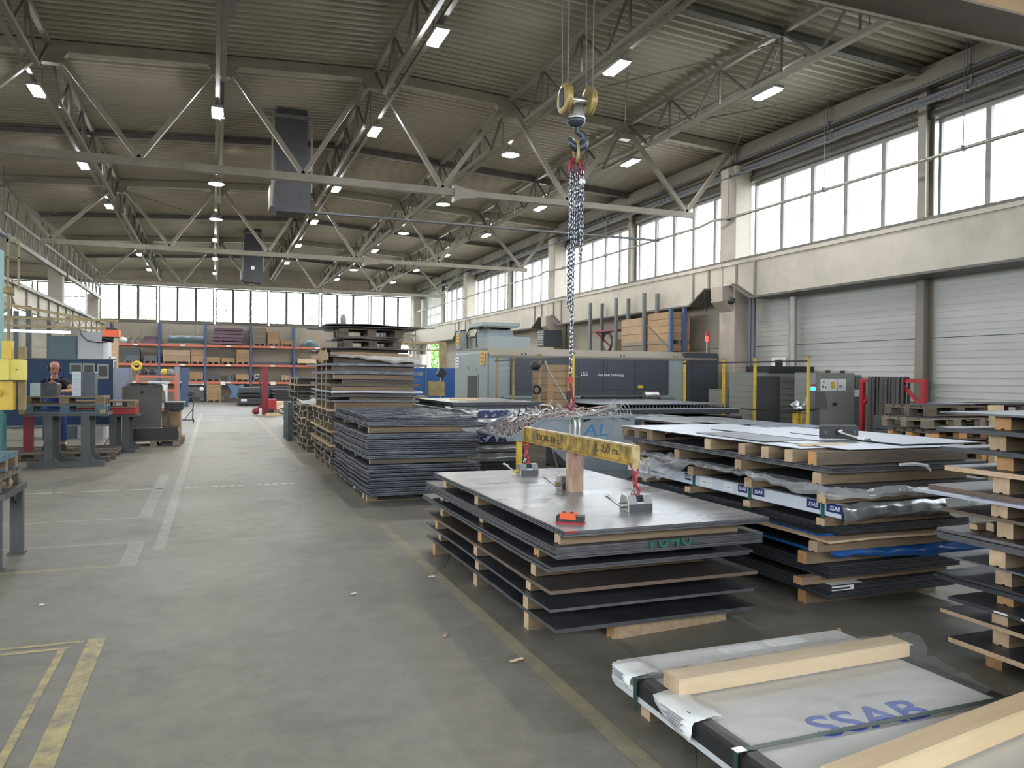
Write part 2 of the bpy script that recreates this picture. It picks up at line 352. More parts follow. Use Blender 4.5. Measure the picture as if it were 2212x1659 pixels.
M['sign_yellow'] = mk('orange yellow sign', (.72,.38,.03), .5)
M['cab'] = mk('grey cabinet paint', (.235,.245,.225), .5, col2=(.21,.22,.20), scale=1.5)
M['cab_dk'] = mk('dark grey console', (.12,.125,.125), .5)
M['blue_panel'] = mk('blue partition', (.008,.032,.085), .6, col2=(.006,.026,.07), scale=3)
M['parcel_shade'] = mk('shaded foil side', (.05,.06,.07), .4, metal=.2, col2=(.08,.09,.10), scale=12)
M['blue_panel2'] = mk('bright blue partition', (.018,.08,.26), .5)
M['lilac'] = mk('pale lilac partition', (.26,.27,.36), .6)
M['teal'] = mk('teal press paint', (.10,.27,.27), .5, col2=(.07,.20,.21), scale=2)
M['slate_cab'] = mk('slate cabinet', (.07,.11,.12), .5)
M['grey_cab'] = mk('light grey cabinet', (.36,.37,.38), .45)
M['frame_grey'] = mk('grey bench steel', (.075,.08,.08), .5, col2=(.055,.06,.06), scale=4)
M['pallet_blue'] = mk('blue painted pallet timber', (.09,.17,.22), .7, col2=(.07,.12,.15), scale=7, stain=(.22,.2,.16), stain_scale=4)
M['cloth'] = mk('dark hanging slings', (.05,.045,.045), .85, col2=(.085,.075,.07), scale=6, stretch=(3,3,.4), rnd=.3)
M['dark_box'] = mk('dark brown steel plate', (.10,.095,.085), .5, col2=(.08,.076,.07), scale=1.3, metal=.2)
M['skin'] = mk('skin', (.40,.185,.125), .5)
M['overall'] = mk('blue overalls', (.02,.05,.22), .8, col2=(.015,.035,.15), scale=8)
M['shirt'] = mk('black shirt', (.012,.013,.016), .8)
M['shoe'] = mk('dark shoe', (.02,.02,.022), .5)
M['leaf'] = mk('green leaves', (.32,.55,.20), .6, rnd=.2)
M['leaf_glare'] = mk('leaves paled by glare', (.55,.68,.48), .6, rnd=.15)  # overexposed, hazy daylight put into the leaf colour
M['ground'] = mk('outdoor ground', (.25,.26,.22), .9, col2=(.2,.2,.17), scale=.3)
M['bark'] = mk('bark', (.12,.09,.06), .9)
M['dusty'] = mk('dusty dark goods', (.10,.11,.12), .7, rnd=.3)
M['purple'] = mk('dull purple steel', (.17,.10,.14), .6, rnd=.2)
M['green_box'] = mk('grey green crate', (.07,.09,.085), .7, col2=(.05,.07,.065), scale=4)
M['parcel'] = mk('bluish wrapped parcel', (.28,.36,.42), .25, metal=.3, col2=(.12,.16,.19), scale=5, rnd=.15)
M['stone'] = mk('grey felt', (.3,.3,.3), .8)
# ================================================================== LARGE STRUCTURE
WORDS = ['first','second','third','fourth','fifth','sixth','seventh','eighth','ninth','tenth','eleventh','twelfth','thirteenth','fourteenth','fifteenth','sixteenth']
def rz(x): return 8.03 - .058*abs(x-3.1) if x > -6.2 else 7.49 + .058*(-6.2-x)
mb = MB(); mb.box(-16.2, 12.6, -7.4, 50.1, -.2, 0); FLOOR = struct('floor', mb, M['floor'])
mb = MB(); mb.box(-120, 120, -90, 160, -.5, -.22); struct('ground', mb, M['ground'])
# floor markings, painted lines are thin parts of the floor
def line(x0, x1, y0, y1, mat, name='painted_line', z=.0015):
    mb = MB(); mb.add([(x0,y0,z),(x1,y0,z),(x1,y1,z),(x0,y1,z)], [(0,1,2,3)]); P(FLOOR, name, mb, M[mat])
line(1.70, 1.80, .5, 8.6, 'yellow_line2'); line(1.46, 1.56, 14.5, 34, 'yellow_line2')
line(-.72, -.62, 2.2, 5.46, 'yellow_line'); line(-.86, -.82, 2.2, 5.30, 'yellow_line')
line(-2.6, -.80, 5.30, 5.34, 'yellow_line'); line(-2.6, -.74, 5.40, 5.44, 'yellow_line')
line(-.76, -.62, 7.41, 8.46, 'pale_line'); line(-3.2, -.76, 8.40, 8.46, 'pale_line'); line(-3.2, -.76, 7.41, 7.49, 'yellow_line2')
line(-.80, -.66, 9.82, 13.9, 'pale_line'); line(-3.4, -.80, 9.80, 9.86, 'pale_line')
line(-.52, -.42, 8.0, 34, 'pale_line')
for k in range(17): line(-.75+k*.122, -.75+k*.122+.085, 12.19, 12.225, 'white_line', 'tape_dash')
line(-2.4, -.75, 12.19, 12.215, 'white_line', 'tape_dash')
def tyre(pts, wd=.06):
    mb = MB(); vs = []; fs = []
    for i, p in enumerate(pts):
        a = Vector(pts[max(i-1, 0)]); b = Vector(pts[min(i+1, len(pts)-1)]); d = (b-a).normalized(); n = Vector((-d.y, d.x))
        vs += [(p[0]+n.x*wd/2, p[1]+n.y*wd/2, .0022), (p[0]-n.x*wd/2, p[1]-n.y*wd/2, .0022)]
    for i in range(len(pts)-1): fs.append((2*i, 2*i+1, 2*i+3, 2*i+2))
    P(FLOOR, 'tyre_mark', mb.add(vs, fs), M['tyre'])
for (cx, cy, r, a0, a1) in ((-1.2,12.6,.9,150,260),(-.3,12.2,.9,120,250),(.25,9.9,.75,-70,60),(.9,10.9,1.5,-20,80),(.2,4.4,2.2,-60,20),(1.3,5.2,1.1,-30,50),(-.4,8.0,2.6,-35,10),(.6,16.5,1.6,100,200),(.3,14.2,1.1,-30,60)):
    tyre([(cx+r*math.cos(math.radians(a0+(a1-a0)*i/24)), cy+r*1.15*math.sin(math.radians(a0+(a1-a0)*i/24))) for i in range(25)], .05)


# ceiling, corrugated steel deck as geometry
mb = MB(); y = -7.4; prof = []
while y < 50.1: prof += [(y, 0), (y+.07, 0), (y+.11, .07), (y+.18, .07)]; y += .22
for xa, xb in ((-16.1, -6.2), (-6.2, 3.1), (3.1, 12.6)):
    vs = []
    za, zb = (rz(-16.1), rz(-6.2001)) if xa < -10 else (rz(xa+1e-4), rz(xb))
    for yy, zz in prof: vs += [(xa, yy, za+zz), (xb, yy, zb+zz)]
    mb.add(vs, [(2*i, 2*i+1, 2*i+3, 2*i+2) for i in range(len(prof)-1)])
struct('ceiling', mb, M['deck'])
mb = MB(); mb.box(-16.4, 12.9, -7.6, 50.4, 8.25, 8.4); struct('trim_1', mb, M['steel_dark'])

# ---- walls. Right wall: lower panels as parts, window band, cladding above
BAYS = [-5.5+10.9*.5*k for k in range(11)]                       # posts every 5.45 m: -5.5 ... 49
WR = MB(); WR.box(12.66, 12.8, -7.4, 43.6, -.05, 4.45); WR.box(12.66, 12.8, 47.6, 50.1, -.05, 8.2); WR.box(12.66, 12.8, -7.4, 43.6, 6.52, 8.2); WR.box(12.66, 12.8, 43.6, 47.6, 6.9, 8.2)
WR = struct('wall_right', WR, M['wall_upper'])
shared = {}
def panel(parent, x0, x1, y0, y1, z0, z1, mat, name='wall_panel', gap=.006, ribs=3, face='x'):
    key = (round(x1-x0,3), round(y1-y0,3), round(z1-z0,3), mat, ribs, face)
    if key not in shared:
        mb = MB(); W, D, H = x1-x0, y1-y0, z1-z0
        if face == 'x':
            mb.box(0, W, gap, D-gap, gap, H-gap)
            for k in range(ribs):
                z = H*(k+1)/(ribs+1); mb.box(-.012, 0, gap, D-gap, z-.012, z+.012)
        else:
            mb.box(gap, W-gap, 0, D, gap, H-gap)
            for k in range(ribs):
                z = H*(k+1)/(ribs+1); mb.box(gap, W-gap, -.006, 0, z-.02, z+.02)
        shared[key] = mb.mesh(name, M[mat])
    o = P(parent, name, None, None, me=shared[key]); o.location = (x0, y0, z0); return o
for k in range(10):
    y0, y1 = BAYS[k], BAYS[k+1]
    if k == 9: y0, y1 = 47.6, 49.9
    for z0, z1 in ((0,1.22),(1.22,2.44),(2.44,3.66),(3.66,4.42)):
        panel(WR, 12.56, 12.66, y0, min(y1, 43.55 if k < 9 else 49.9), z0, z1, 'wall_white' if k < 4 else 'wall_beige', ribs=9 if k < 4 else 0)
    for z0, z1 in ((6.55,7.0),(7.0,7.45)):
        panel(WR, 12.56, 12.66, y0, min(y1, 49.9), z0, z1, 'wall_upper', ribs=1)
# posts of the right wall
for k, y in enumerate(BAYS[1:10]):
    if k % 2 == 0:   # intermediate steel posts
        t = T('steel_post', 'dark steel wall post %s along the right wall, between two concrete columns' % WORDS[k//2], 'post', (12.4, y, 0))
        mb = MB(); mb.box(12.30, 12.33, y-.09, y+.09, 0, 7.09); mb.box(12.33, 12.50, y-.012, y+.012, 0, 7.09); mb.box(12.50, 12.53, y-.09, y+.09, 0, 7.09)
        P(t, 'shaft', mb, M['steel_paint']); mb = MB(); mb.box(12.26, 12.55, y-.16, y+.16, 0, .03); P(t, 'base_plate', mb, M['steel_dark'])
# concrete columns
def column(x, y, wx, wy, h, label, corbel=None):
    t = T('concrete_column', label, 'column', (x, y, 0))
    mb = MB(); mb.prism([(x-wx/2+.02, y-wy/2), (x+wx/2-.02, y-wy/2), (x+wx/2, y-wy/2+.02), (x+wx/2, y+wy/2-.02), (x+wx/2-.02, y+wy/2), (x-wx/2+.02, y+wy/2), (x-wx/2, y+wy/2-.02), (x-wx/2, y-wy/2+.02)], 'z', 0, h)
    P(t, 'shaft', mb, M['concrete'])
    if corbel:
        s = corbel; mb = MB(); mb.prism([(x-s*(wx/2-.01), 3.3), (x-s*(wx/2+.30), 3.55), (x-s*(wx/2+.30), 3.92), (x-s*(wx/2-.01), 3.92)], 'y', y-.24, y+.24); P(t, 'corbel', mb, M['concrete'])
    return t
for k, y in enumerate((5.4, 16.3, 27.2, 38.1, 49.3)):
    column(12.25, y, .5, .62, 6.9, 'rough concrete column against the right wall, %s one from the camera side' % WORDS[k], 1)
for k, y in enumerate((5.4, 16.3, 27.2, 38.1, 49.0)):
    column(-6.3, y, .55, .5, 6.0, 'pale concrete column in the left row under the truss ends, %s from the camera side' % WORDS[k], -1)
# crane girders on the corbels of the right wall
for k, (y0, y1) in enumerate(((-5.5,5.4),(5.4,16.3),(16.3,27.2),(27.2,38.1),(38.1,49.2))):
    t = T('crane_girder', 'cream concrete crane girder along the right wall, %s span from the camera' % WORDS[k], 'girder', (11.95, y0, 3.6))
    mb = MB(); a, b = y0+.012, y1-.012
    mb.prism([(a,3.94),(a+.55,3.94),(a+1.25,3.58),(b-1.25,3.58),(b-.55,3.94),(b,3.94),(b,4.42),(a,4.42)], 'x', 11.88, 12.0); P(t, 'web', mb, M['girder'])
    mb = MB(); mb.box(11.84, 12.27, a, b, 4.42, 4.50); P(t, 'top_flange', mb, M['girder'])
    mb = MB(); mb.prism([(a+.55,3.945),(a+1.25,3.575),(b-1.25,3.575),(b-.55,3.945),(b-.55,3.90),(b-1.22,3.53),(a+1.22,3.53),(a+.55,3.90)], 'x', 11.72, 12.35); P(t, 'bottom_flange', mb, M['steel_dark'])
    for yy in (a+.55, a+1.25, b-1.25, b-.55):
        mb = MB(); mb.box(11.84, 11.88, yy-.03, yy+.03, 3.62 if 1 < yy-a < b-a-1 else 3.94, 4.42); P(t, 'stiffener', mb, M['steel_paint'])
    mb = MB(); mb.box(11.93, 12.0, a, b, 4.50, 4.58); P(t, 'rail', mb, M['steel_dark'])
# windows
def window(n, axis, fixed, a0, a1, z0, z1, nm, transom=None, d=.08, fmat='frame', mh=.05):
    """window band in plane axis=fixed, from a0 to a1, nm panes"""
    def bx(mb, u0, u1, v0, v1, dd=0, th=d):
        if axis == 'x': mb.box(fixed-th/2+dd, fixed+th/2+dd, u0, u1, v0, v1)
        else: mb.box(u0, u1, fixed-th/2+dd, fixed+th/2+dd, v0, v1)
        return mb
    t = bpy.data.objects.new('window_%d' % n, None); COL.objects.link(t); t['kind'] = 'structure'
    t.location = (fixed, a0, z0) if axis == 'x' else (a0, fixed, z0)
    mb = MB(); bx(mb, a0, a1, z0-.0, z0+.11); bx(mb, a0, a1, z1-.07, z1); bx(mb, a0, a0+.06, z0+.11, z1-.07); bx(mb, a1-.06, a1, z0+.11, z1-.07)
    P(t, 'window_frame', mb, M[fmat]); st = (a1-a0)/nm
    for k in range(1, nm): P(t, 'mullion', bx(MB(), a0+k*st-mh, a0+k*st+mh, z0+.11, z1-.07), M[fmat])
    if transom: P(t, 'transom', bx(MB(), a0+.06, a1-.06, transom-.02, transom+.02, .0, d*.7), M[fmat])
    for k in range(nm): P(t, 'pane', bx(MB(), a0+k*st+.03, a0+(k+1)*st-.03, z0+.05, z1-.05, 0, .008), M['glass'])
    P(t, 'sill', bx(MB(), a0, a1, z0-.05, z0, -.07 if axis == 'x' and fixed > 0 or axis == 'y' and fixed > 0 else .07, .2), M['steel_paint'])
wn = 1
for k in range(9):
    y0, y1 = BAYS[k]+(.14 if k % 2 else .33), BAYS[k+1]-(.33 if k % 2 else .14)
    window(wn, 'x', 12.6, y0, y1, 4.52, 6.50, 5); wn += 1
for xa, xb, nm in ((-15.8,-12.7,3),(-12.5,-9.4,3),(-9.2,-6.75,2),(-6.1,-3.1,3),(-3.0,0,3),(.1,3.1,3),(3.2,6.2,3),(6.3,9.3,3),(9.4,12.1,3)):
    window(wn, 'y', 50.0, xa, xb, 4.62, 6.72, nm, fmat='steel_dark', mh=.065, transom=5.9 if xb < -6 else None); wn += 1
for k in range(10):
    window(wn, 'x', -16.0, BAYS[k]+.1, BAYS[k+1]-.1, 3.0, 6.2, 5); wn += 1
for xa, xb in ((-15.8,-9),(-8.8,-2),(-1.8,5),(5.2,12)):
    window(wn, 'y', -7.0, xa, xb, 3.0, 6.2, 5); wn += 1
# back wall with an open doorway in the right corner
WB = MB(); WB.box(-16.2, 10.3, 50.02, 50.2, -.05, 4.60); WB.box(12.0, 12.7, 50.02, 50.2, -.05, 4.6); WB.box(10.3, 12.0, 50.02, 50.2, 3.6, 4.60); WB.box(-16.2, 12.7, 50.02, 50.2, 6.75, 8.2)
WB = struct('wall_back', WB, M['wall_beige'])
for k in range(9):
    x0 = -16+k*3.0
    for z0, z1 in ((0,1.5),(1.5,3.0),(3.0,4.55)):
        if k < 8: panel(WB, x0, x0+3.0, 49.93, 50.02, z0, z1, 'wall_beige', ribs=1, face='y')
    for z0, z1 in ((6.78,7.2),(7.2,7.62)): panel(WB, x0, x0+3.0, 49.93, 50.02, z0, z1, 'wall_beige', ribs=0, face='y')
mb = MB(); mb.box(-16.2, -16.05, -7.4, 50.1, -.05, 2.95); mb.box(-16.2, -16.05, -7.4, 50.1, 6.25, 8.3); struct('wall_left', mb, M['wall_beige'])
mb = MB(); mb.box(-16.2, 12.7, -7.3, -7.1, -.05, 2.95); mb.box(-16.2, 12.7, -7.3, -7.1, 6.25, 8.3); struct('wall_front', mb, M['wall_beige'])
for x in (10.3, 12.0):
    mb = MB(); mb.box(x-.06, x+.06, 49.85, 50.05, 0, 3.65)
    struct('trim_%d' % (2 if x < 11 else 3), mb, M['frame_light'])
# raised sectional gate in the right wall above its open doorway
t = bpy.data.objects.new('door_1', None); COL.objects.link(t); t['kind'] = 'structure'; t.location = (12.5, 43.8, 3.6)
for k in range(6):
    z = 3.62 + k*.54; mb = MB(); mb.box(12.46, 12.51, 43.95, 47.3, z, z+.52); P(t, 'door_panel', mb, M['wall_white'])
    if k in (2, 3):
        for q in range(4):
            mb = MB(); mb.box(12.445, 12.46, 44.1+q*.8, 44.75+q*.8, z+.08, z+.44); P(t, 'pane', mb, M['label'])
mb = MB(); mb.box(12.40, 12.46, 43.78, 43.90, 0, 6.9); P(t, 'guide_rail', mb, M['pipe_grey']); mb = MB(); mb.box(12.40, 12.46, 47.35, 47.47, 0, 6.9); P(t, 'guide_rail', mb, M['pipe_grey'])

# ------------------------------------------------------------------ roof trusses
TN = [-5.95, -2.8, .15, 3.1, 6.1, 9.05, 12.15]; BN = [-4.65, -1.33, 1.68, 4.6, 7.55, 10.78]
ch_mb = MB()
def truss(y, label):
    t = T('roof_truss', label, 'truss', (3.1, y, 5.6))
    mb = MB(); mb.bar((-6.0, y, rz(-5.99)-.12), (3.1, y, rz(3.1)-.12), .2, .2, up=(0,1,0)); mb.bar((3.1, y, rz(3.1)-.12), (12.4, y, rz(12.4)-.12), .2, .2, up=(0,1,0))
    mb.box(-6, 12.4, y-.11, y+.11, 0, 0) if False else None
    P(t, 'top_chord', mb, M['chord'])
    mb = MB(); mb.box(-4.9, 5.0, y-.07, y+.07, 5.56, 5.71); P(t, 'bottom_chord', mb, M['chord'])
    mb = MB(); mb.prism([(5.0,5.50),(5.35,5.54),(5.35,5.70),(5.0,5.74),(4.85,5.80),(4.85,5.44)], 'y', y-.11, y+.11); P(t, 'splice_plate', mb, M['chord'])
    mb = MB(); mb.box(5.35, 11.0, y-.06, y+.06, 5.57, 5.70); P(t, 'bottom_chord', mb, M['chord'])
    for i in range(6):
        b = (BN[i], y, 5.70)
        for xt in (TN[i], TN[i+1]): P(t, 'diagonal', MB().bar(b, (xt+(.12 if xt < BN[i] else -.12), y, rz(xt)-.22), .095, .095, up=(0,1,0)), M['chord'])
    for xt in TN[1:-1]:
        mb = MB(); mb.prism([(xt-.3, rz(xt)-.2), (xt+.3, rz(xt)-.2), (xt+.14, rz(xt)-.42), (xt-.14, rz(xt)-.42)], 'y', y-.085, y+.085); P(t, 'gusset', mb, M['steel_paint'])
    return t
for k, y in enumerate((16.3, 27.2, 38.1)):
    truss(y, ['grey steel roof truss spanning the hall, nearest one to the camera', 'grey steel roof truss, second from the camera', 'grey steel roof truss, third from the camera', 'grey steel roof truss farthest away above the back wall windows'][k])
# intermediate roof beams
for k, y in enumerate((10.85, 21.75, 32.65, 43.55)):
    mb = MB()
    for xa, xb in ((-6, 3.1), (3.1, 12.4)):
        mb.bar((xa, y, rz(xa+.001)-.05), (xb, y, rz(xb)-.05), .14, .02, up=(0,0,1)); mb.bar((xa, y, rz(xa+.001)-.12), (xb, y, rz(xb)-.12), .02, .13); mb.bar((xa, y, rz(xa+.001)-.19), (xb, y, rz(xb)-.19), .14, .02)
    one('roof_beam', mb, M['steel_dark'], 'thin dark roof beam under the deck, %s from the camera, between the trusses' % WORDS[k], 'beam')
# lattice girders between the trusses, hung below the deck
def lattice_parts():
    L = 10.5; h = .74; parts = []
    parts.append(('top_chord', MB().bar((0,0,0), (0,L,0), .09, .09)))
    parts.append(('bottom_chord', MB().bar((0,.9,-h), (0,L-.9,-h), .08, .08)))
    n = 5; st = (L-1.8)/n
    for i in range(n):
        ya, yb, ym = .9+i*st, .9+(i+1)*st, .9+(i+.5)*st
        parts.append(('web_bar', MB().bar((0,ya,-h), (0,ym,0), .04, .04))); parts.append(('web_bar', MB().bar((0,ym,0), (0,yb,-h), .04, .04)))
        parts.append(('web_post', MB().bar((0,ym,0), (0,ym,-h), .035, .035, up=(0,1,0))))
    parts.append(('end_bar', MB().bar((0,0,-.05), (0,.9,-h), .05, .05))); parts.append(('end_bar', MB().bar((0,L,-.05), (0,L-.9,-h), .05, .05)))
    return [(n_, m_.mesh(n_, M['steel_paint'] if 'chord' in n_ else M['steel_dark'])) for n_, m_ in parts]
LP = lattice_parts()
ROW = ['leftmost row', 'second row from the left', 'ridge row in the middle', 'third row from the right', 'second row from the right']
for i, x in enumerate((-2.8, .15, 3.1, 6.1, 9.05)):
    for k, y0 in enumerate((5.6, 16.5, 27.4, 38.3)):
        t = T('lattice_girder', 'lattice roof girder, %s, %s bay from the camera' % (ROW[i], WORDS[k]), 'girder', (x, y0, rz(x)-.1), 0, 'lattice roof girders running along the hall')
        for n_, me in LP: P(t, n_, None, None, me=me)
# heavier lattice girders along the left columns
for k, y0 in enumerate((16.5, 27.4, 38.3)):
    t = T('eaves_lattice_girder', 'tall lattice girder on the left column row, %s bay from the camera' % WORDS[k], 'girder', (-5.95, y0, 5.75), 0, 'tall lattice girders on the left columns')
    def bb(n_, a, b, wd): P(t, n_, MB().bar(a, b, wd, wd), M['steel_paint'])
    bb('top_chord', (-5.95, y0, 7.25), (-5.95, y0+10.5, 7.25), .14); bb('middle_chord', (-5.95, y0, 6.45), (-5.95, y0+10.5, 6.45), .1); bb('bottom_chord', (-5.95, y0, 5.8), (-5.95, y0+10.5, 5.8), .14)
    for q in range(8):
        ya = y0+.2+q*1.28; bb('web_bar', (-5.95, ya, 5.8), (-5.95, ya+.64, 7.2), .05); bb('web_bar', (-5.95, ya+.64, 7.2), (-5.95, ya+1.28, 5.8), .05)
# left crane girder
for k, (y0, y1) in enumerate(((16.4,27.1),(27.3,38.0),(38.2,48.9))):
    t = T('crane_girder', 'cream crane girder with dark rail on the left columns, %s span from the camera' % WORDS[k], 'girder', (-5.85, y0, 3.7))
    mb = MB(); mb.prism([(y0,4.0),(y0+.6,4.0),(y0+1.3,3.65),(y1-1.3,3.65),(y1-.6,4.0),(y1,4.0),(y1,4.32),(y0,4.32)], 'x', -5.90, -5.80); P(t, 'web', mb, M['girder'])
    mb = MB(); mb.box(-6.0, -5.65, y0, y1, 4.32, 4.40); P(t, 'top_flange', mb, M['steel_paint'])
    mb = MB(); mb.box(-5.88, -5.8, y0, y1, 4.40, 4.50); P(t, 'rail', mb, M['steel_dark'])
    for q in range(6): mb = MB(); mb.box(-5.80, -5.74, y0+.6+q*1.85, y0+.66+q*1.85, 3.98 if q in (0,5) else 3.66, 4.32); P(t, 'stiffener', mb, M['steel_paint'])
# eaves beams and pipes along the right wall
for nm_, x, z, r, mt, lb in (('pipe', 12.10, 7.02, .035, 'pipe', 'upper dark pipe along the right wall above the windows'), ('pipe', 12.16, 6.80, .05, 'pipe', 'thick dark pipe just above the right wall windows'),
        ('pipe', 12.02, 6.66, .03, 'pipe', 'thin dark pipe lowest of those above the right wall windows'), ('pipe', 11.95, 5.62, .035, 'pipe_grey', 'grey pipe crossing in front of the right wall windows'), ('pipe', -5.6, 5.55, .07, 'pipe', 'thick black pipe below the left lattice girders')):
    t = T(nm_, lb, 'pipe', (x, 5, z)); y1 = 43 if x > 0 else 27
    if x > 0 and z < 6: P(t, 'pipe_run', MB().tube([(x,-5,z),(x,15.2,z),(x,15.9,z),(11.75,16.6,z),(x,17.4,z),(x,26.2,z),(11.75,27.2,z),(x,28.2,z),(x,48,z)], r, 8), M[mt])
    else: P(t, 'pipe_run', MB().cyl((x,-5 if x > 0 else 12,z), (x,49 if x > 0 else 27,z), r), M[mt])
    for q in range(16 if x > 0 else 5):
        yy = (-3.3 if x > 0 else 13)+q*3.25
        P(t, 'hanger_rod', MB().cyl((x, yy, z+r), (x, yy, rz(x)), .008, 6), M['pipe'])
        P(t, 'clamp', MB().box(x-r-.012, x+r+.012, yy-.02, yy+.02, z-r-.012, z+r+.02), M['pipe'])
mb = MB(); mb.box(12.2, 12.5, -7, 49.9, 7.10, 7.42); one('eaves_beam', mb, M['steel_paint'], 'deep steel eaves beam along the right wall under the roof edge', 'beam')
mb = MB(); mb.box(12.42, 12.54, -7, 43.5, 6.52, 6.66); one('lintel_beam', mb, M['steel_dark'], 'dark lintel beam directly over the right wall windows', 'beam')
mb = MB(); mb.box(-16, 12.3, 49.75, 49.95, 6.74, 6.9); one('lintel_beam', mb, M['steel_dark'], 'long dark lintel over the back wall windows', 'beam')
mb = MB(); mb.cyl((2.0, 19.5, 5.60), (12.0, 19.5, 5.60), .035); one('cross_pipe', mb, M['pipe'], 'thin dark pipe crossing the hall from the near black duct', 'pipe')
mb = MB(); mb.cyl((12.22, 14.15, 0), (12.22, 14.15, 3.5), .09, 14); mb.cyl((12.30, 14.3, 0), (12.30, 14.3, 3.5), .03, 8); one('downpipe', mb, M['pipe_grey'], 'grey downpipe pair on the white wall behind the cabinets', 'pipe')
for q, yy in enumerate((15.62, 15.5)):
    mb = MB(); mb.cyl((12.2, yy, 0), (12.2, yy, 4.4), .05, 10); one('downpipe', mb, M['pipe'], ['dark vertical pipe touching the near concrete column by the laser machine', 'dark vertical pipe beside the wall panel edge by the near concrete column'][q], 'pipe')
# round vertical bracing rods under the deck
for k, (a, b) in enumerate((((9.05,10.85),(6.1,16.3)),((6.1,10.85),(9.05,16.3)),((9.05,10.85),(12.1,16.3)),((12.1,10.85),(9.05,16.3)),((-2.8,27.2),(.15,32.6)),((-2.8,27.2),(-5.9,32.6)))):
    mb = MB(); mb.cyl((a[0],a[1],rz(a[0])-.28), (b[0],b[1],rz(b[0])-.28), .012, 6)
    one('brace_rod', mb, M['steel_dark'], ['thin brace rod','thin brace rod'][0]+' under the roof deck, %s one of six counted from the near right' % WORDS[k], 'rod', 'diagonal brace rods under the deck')
# rows of lamps on conduits
lampI = 0
def lamp_parts():
    led = [('housing', MB().box(-.11, .11, -.33, .33, .03, .09).mesh('housing', M['cab']), None), ('diffuser', MB().box(-.09, .09, -.30, .30, 0, .03).mesh('diffuser', M['lamp']), None), ('hanger', MB().cyl((0,0,.09), (0,0,.17), .01, 6).mesh('hanger', M['pipe_grey']), None)]
    bell = MB().lathe([(.05,.28),(.07,.22),(.15,.15),(.21,.05),(.21,.03)], n=16)
    dish = [('reflector', bell.mesh('reflector', M['cab']), None), ('diffuser', MB().lathe([(.001,.0),(.1,.004),(.18,.02),(.205,.05)], n=16).mesh('diffuser', M['lamp_warm']), None), ('hanger', MB().cyl((0,0,.28), (0,0,.36), .015, 6).mesh('hanger', M['pipe_grey']), None)]
    return led, dish
LED, DISH = lamp_parts()
LR = ['leftmost lamp row', 'second lamp row from the left', 'middle lamp row', 'second lamp row from the right', 'rightmost lamp row']
LY = [12.1, 17.3, 23.1, 28.4, 33.9, 39.4, 45.1]
for i, x in enumerate((-3.2, .05, 3.32, 6.55, 9.78)):
    t = T('conduit', 'long lamp conduit under the roof carrying the %s' % LR[i], 'conduit', (x, 0, 7.22))
    P(t, 'channel', MB().box(x-.04, x+.04, -6, 49.5, 7.20, 7.26), M['steel_paint'])
    if i == 4: P(t, 'bright_channel', MB().box(x-.22, x-.14, 10.9, 36, 7.27, 7.33), M['chord'])
    for q in range(19):
        yy = -4+q*2.73; P(t, 'hanger_rod', MB().cyl((x, yy, 7.26), (x, yy, rz(x)), .009, 6), M['pipe'])
    for k, y in enumerate(LY):
        if (i == 0 and k in (0, 4)) or (i == 2 and k > 5): continue
        warm = (i == 1 and k in (2, 3)) or (i == 3 and k in (1, 2, 3, 5))
        if i == 1 and k == 0:
            mb = MB(); mb.box(x+.04, x+.24, y-.4, y+.3, 7.0, 7.16); one('switched_off_lamp', mb, M['cab'], 'pale lamp housing not lit, at the top edge above the left aisle', 'lamp'); continue
        t = T('hall_lamp', '%s hall lamp, %s, %s along from the camera' % ('round warm' if warm else 'white oblong', LR[i], WORDS[k]), 'lamp', (x, y, 7.03 if not warm else 6.86), 0, 'lit hall lamps under the roof')
        for n_, me, _ in (DISH if warm else LED): P(t, n_, None, None, me=me)
# hanging black ducts
for k, (x, y, z0) in enumerate(((1.72, 19.5, 5.50), (1.58, 36.0, 5.62))):
    ZR = rz(x); t = T('air_duct', ['wide black air duct hanging from the roof in front, with grey fan end', 'smaller black air duct hanging far back in the hall'][k], 'duct', (x, y, z0))
    mb = MB(); mb.prism([(x-.34,ZR),(x+.34,ZR),(x+.40,6.2),(x-.38,6.2)], 'y', y-.33, y+.33); P(t, 'fabric_tube', mb, M['duct'])
    mb = MB(); mb.prism([(x-.38,6.2),(x+.40,6.2),(x+.43,5.9),(x+.43,z0+.1),(x+.35,z0),(x-.34,z0),(x-.42,z0+.1),(x-.42,5.95)], 'y', y-.37, y+.37); P(t, 'fan_box', mb, M['duct'])
    mb = MB(); mb.prism([(y-.34,z0+.1),(y+.34,z0+.1),(y+.36,6.1),(y-.36,6.1)], 'x', x-.50, x-.42); P(t, 'grille', mb, M['cab'])
    mb = MB(); mb.box(x-.42, x+.42, y-.40, y-.36, 7.70, 7.78); P(t, 'top_rail', mb, M['steel_dark'])
    for s in (-1, 1): P(t, 'side_bar', MB().box(x+s*.45-.02, x+s*.45+.02, y-.36, y-.32, z0+.5, rz(x)-.1), M['steel_paint'])
    if k: P(t, 'notice', MB().box(x-.08, x+.06, y-.385, y-.37, z0+.55, z0+.7), M['label'])
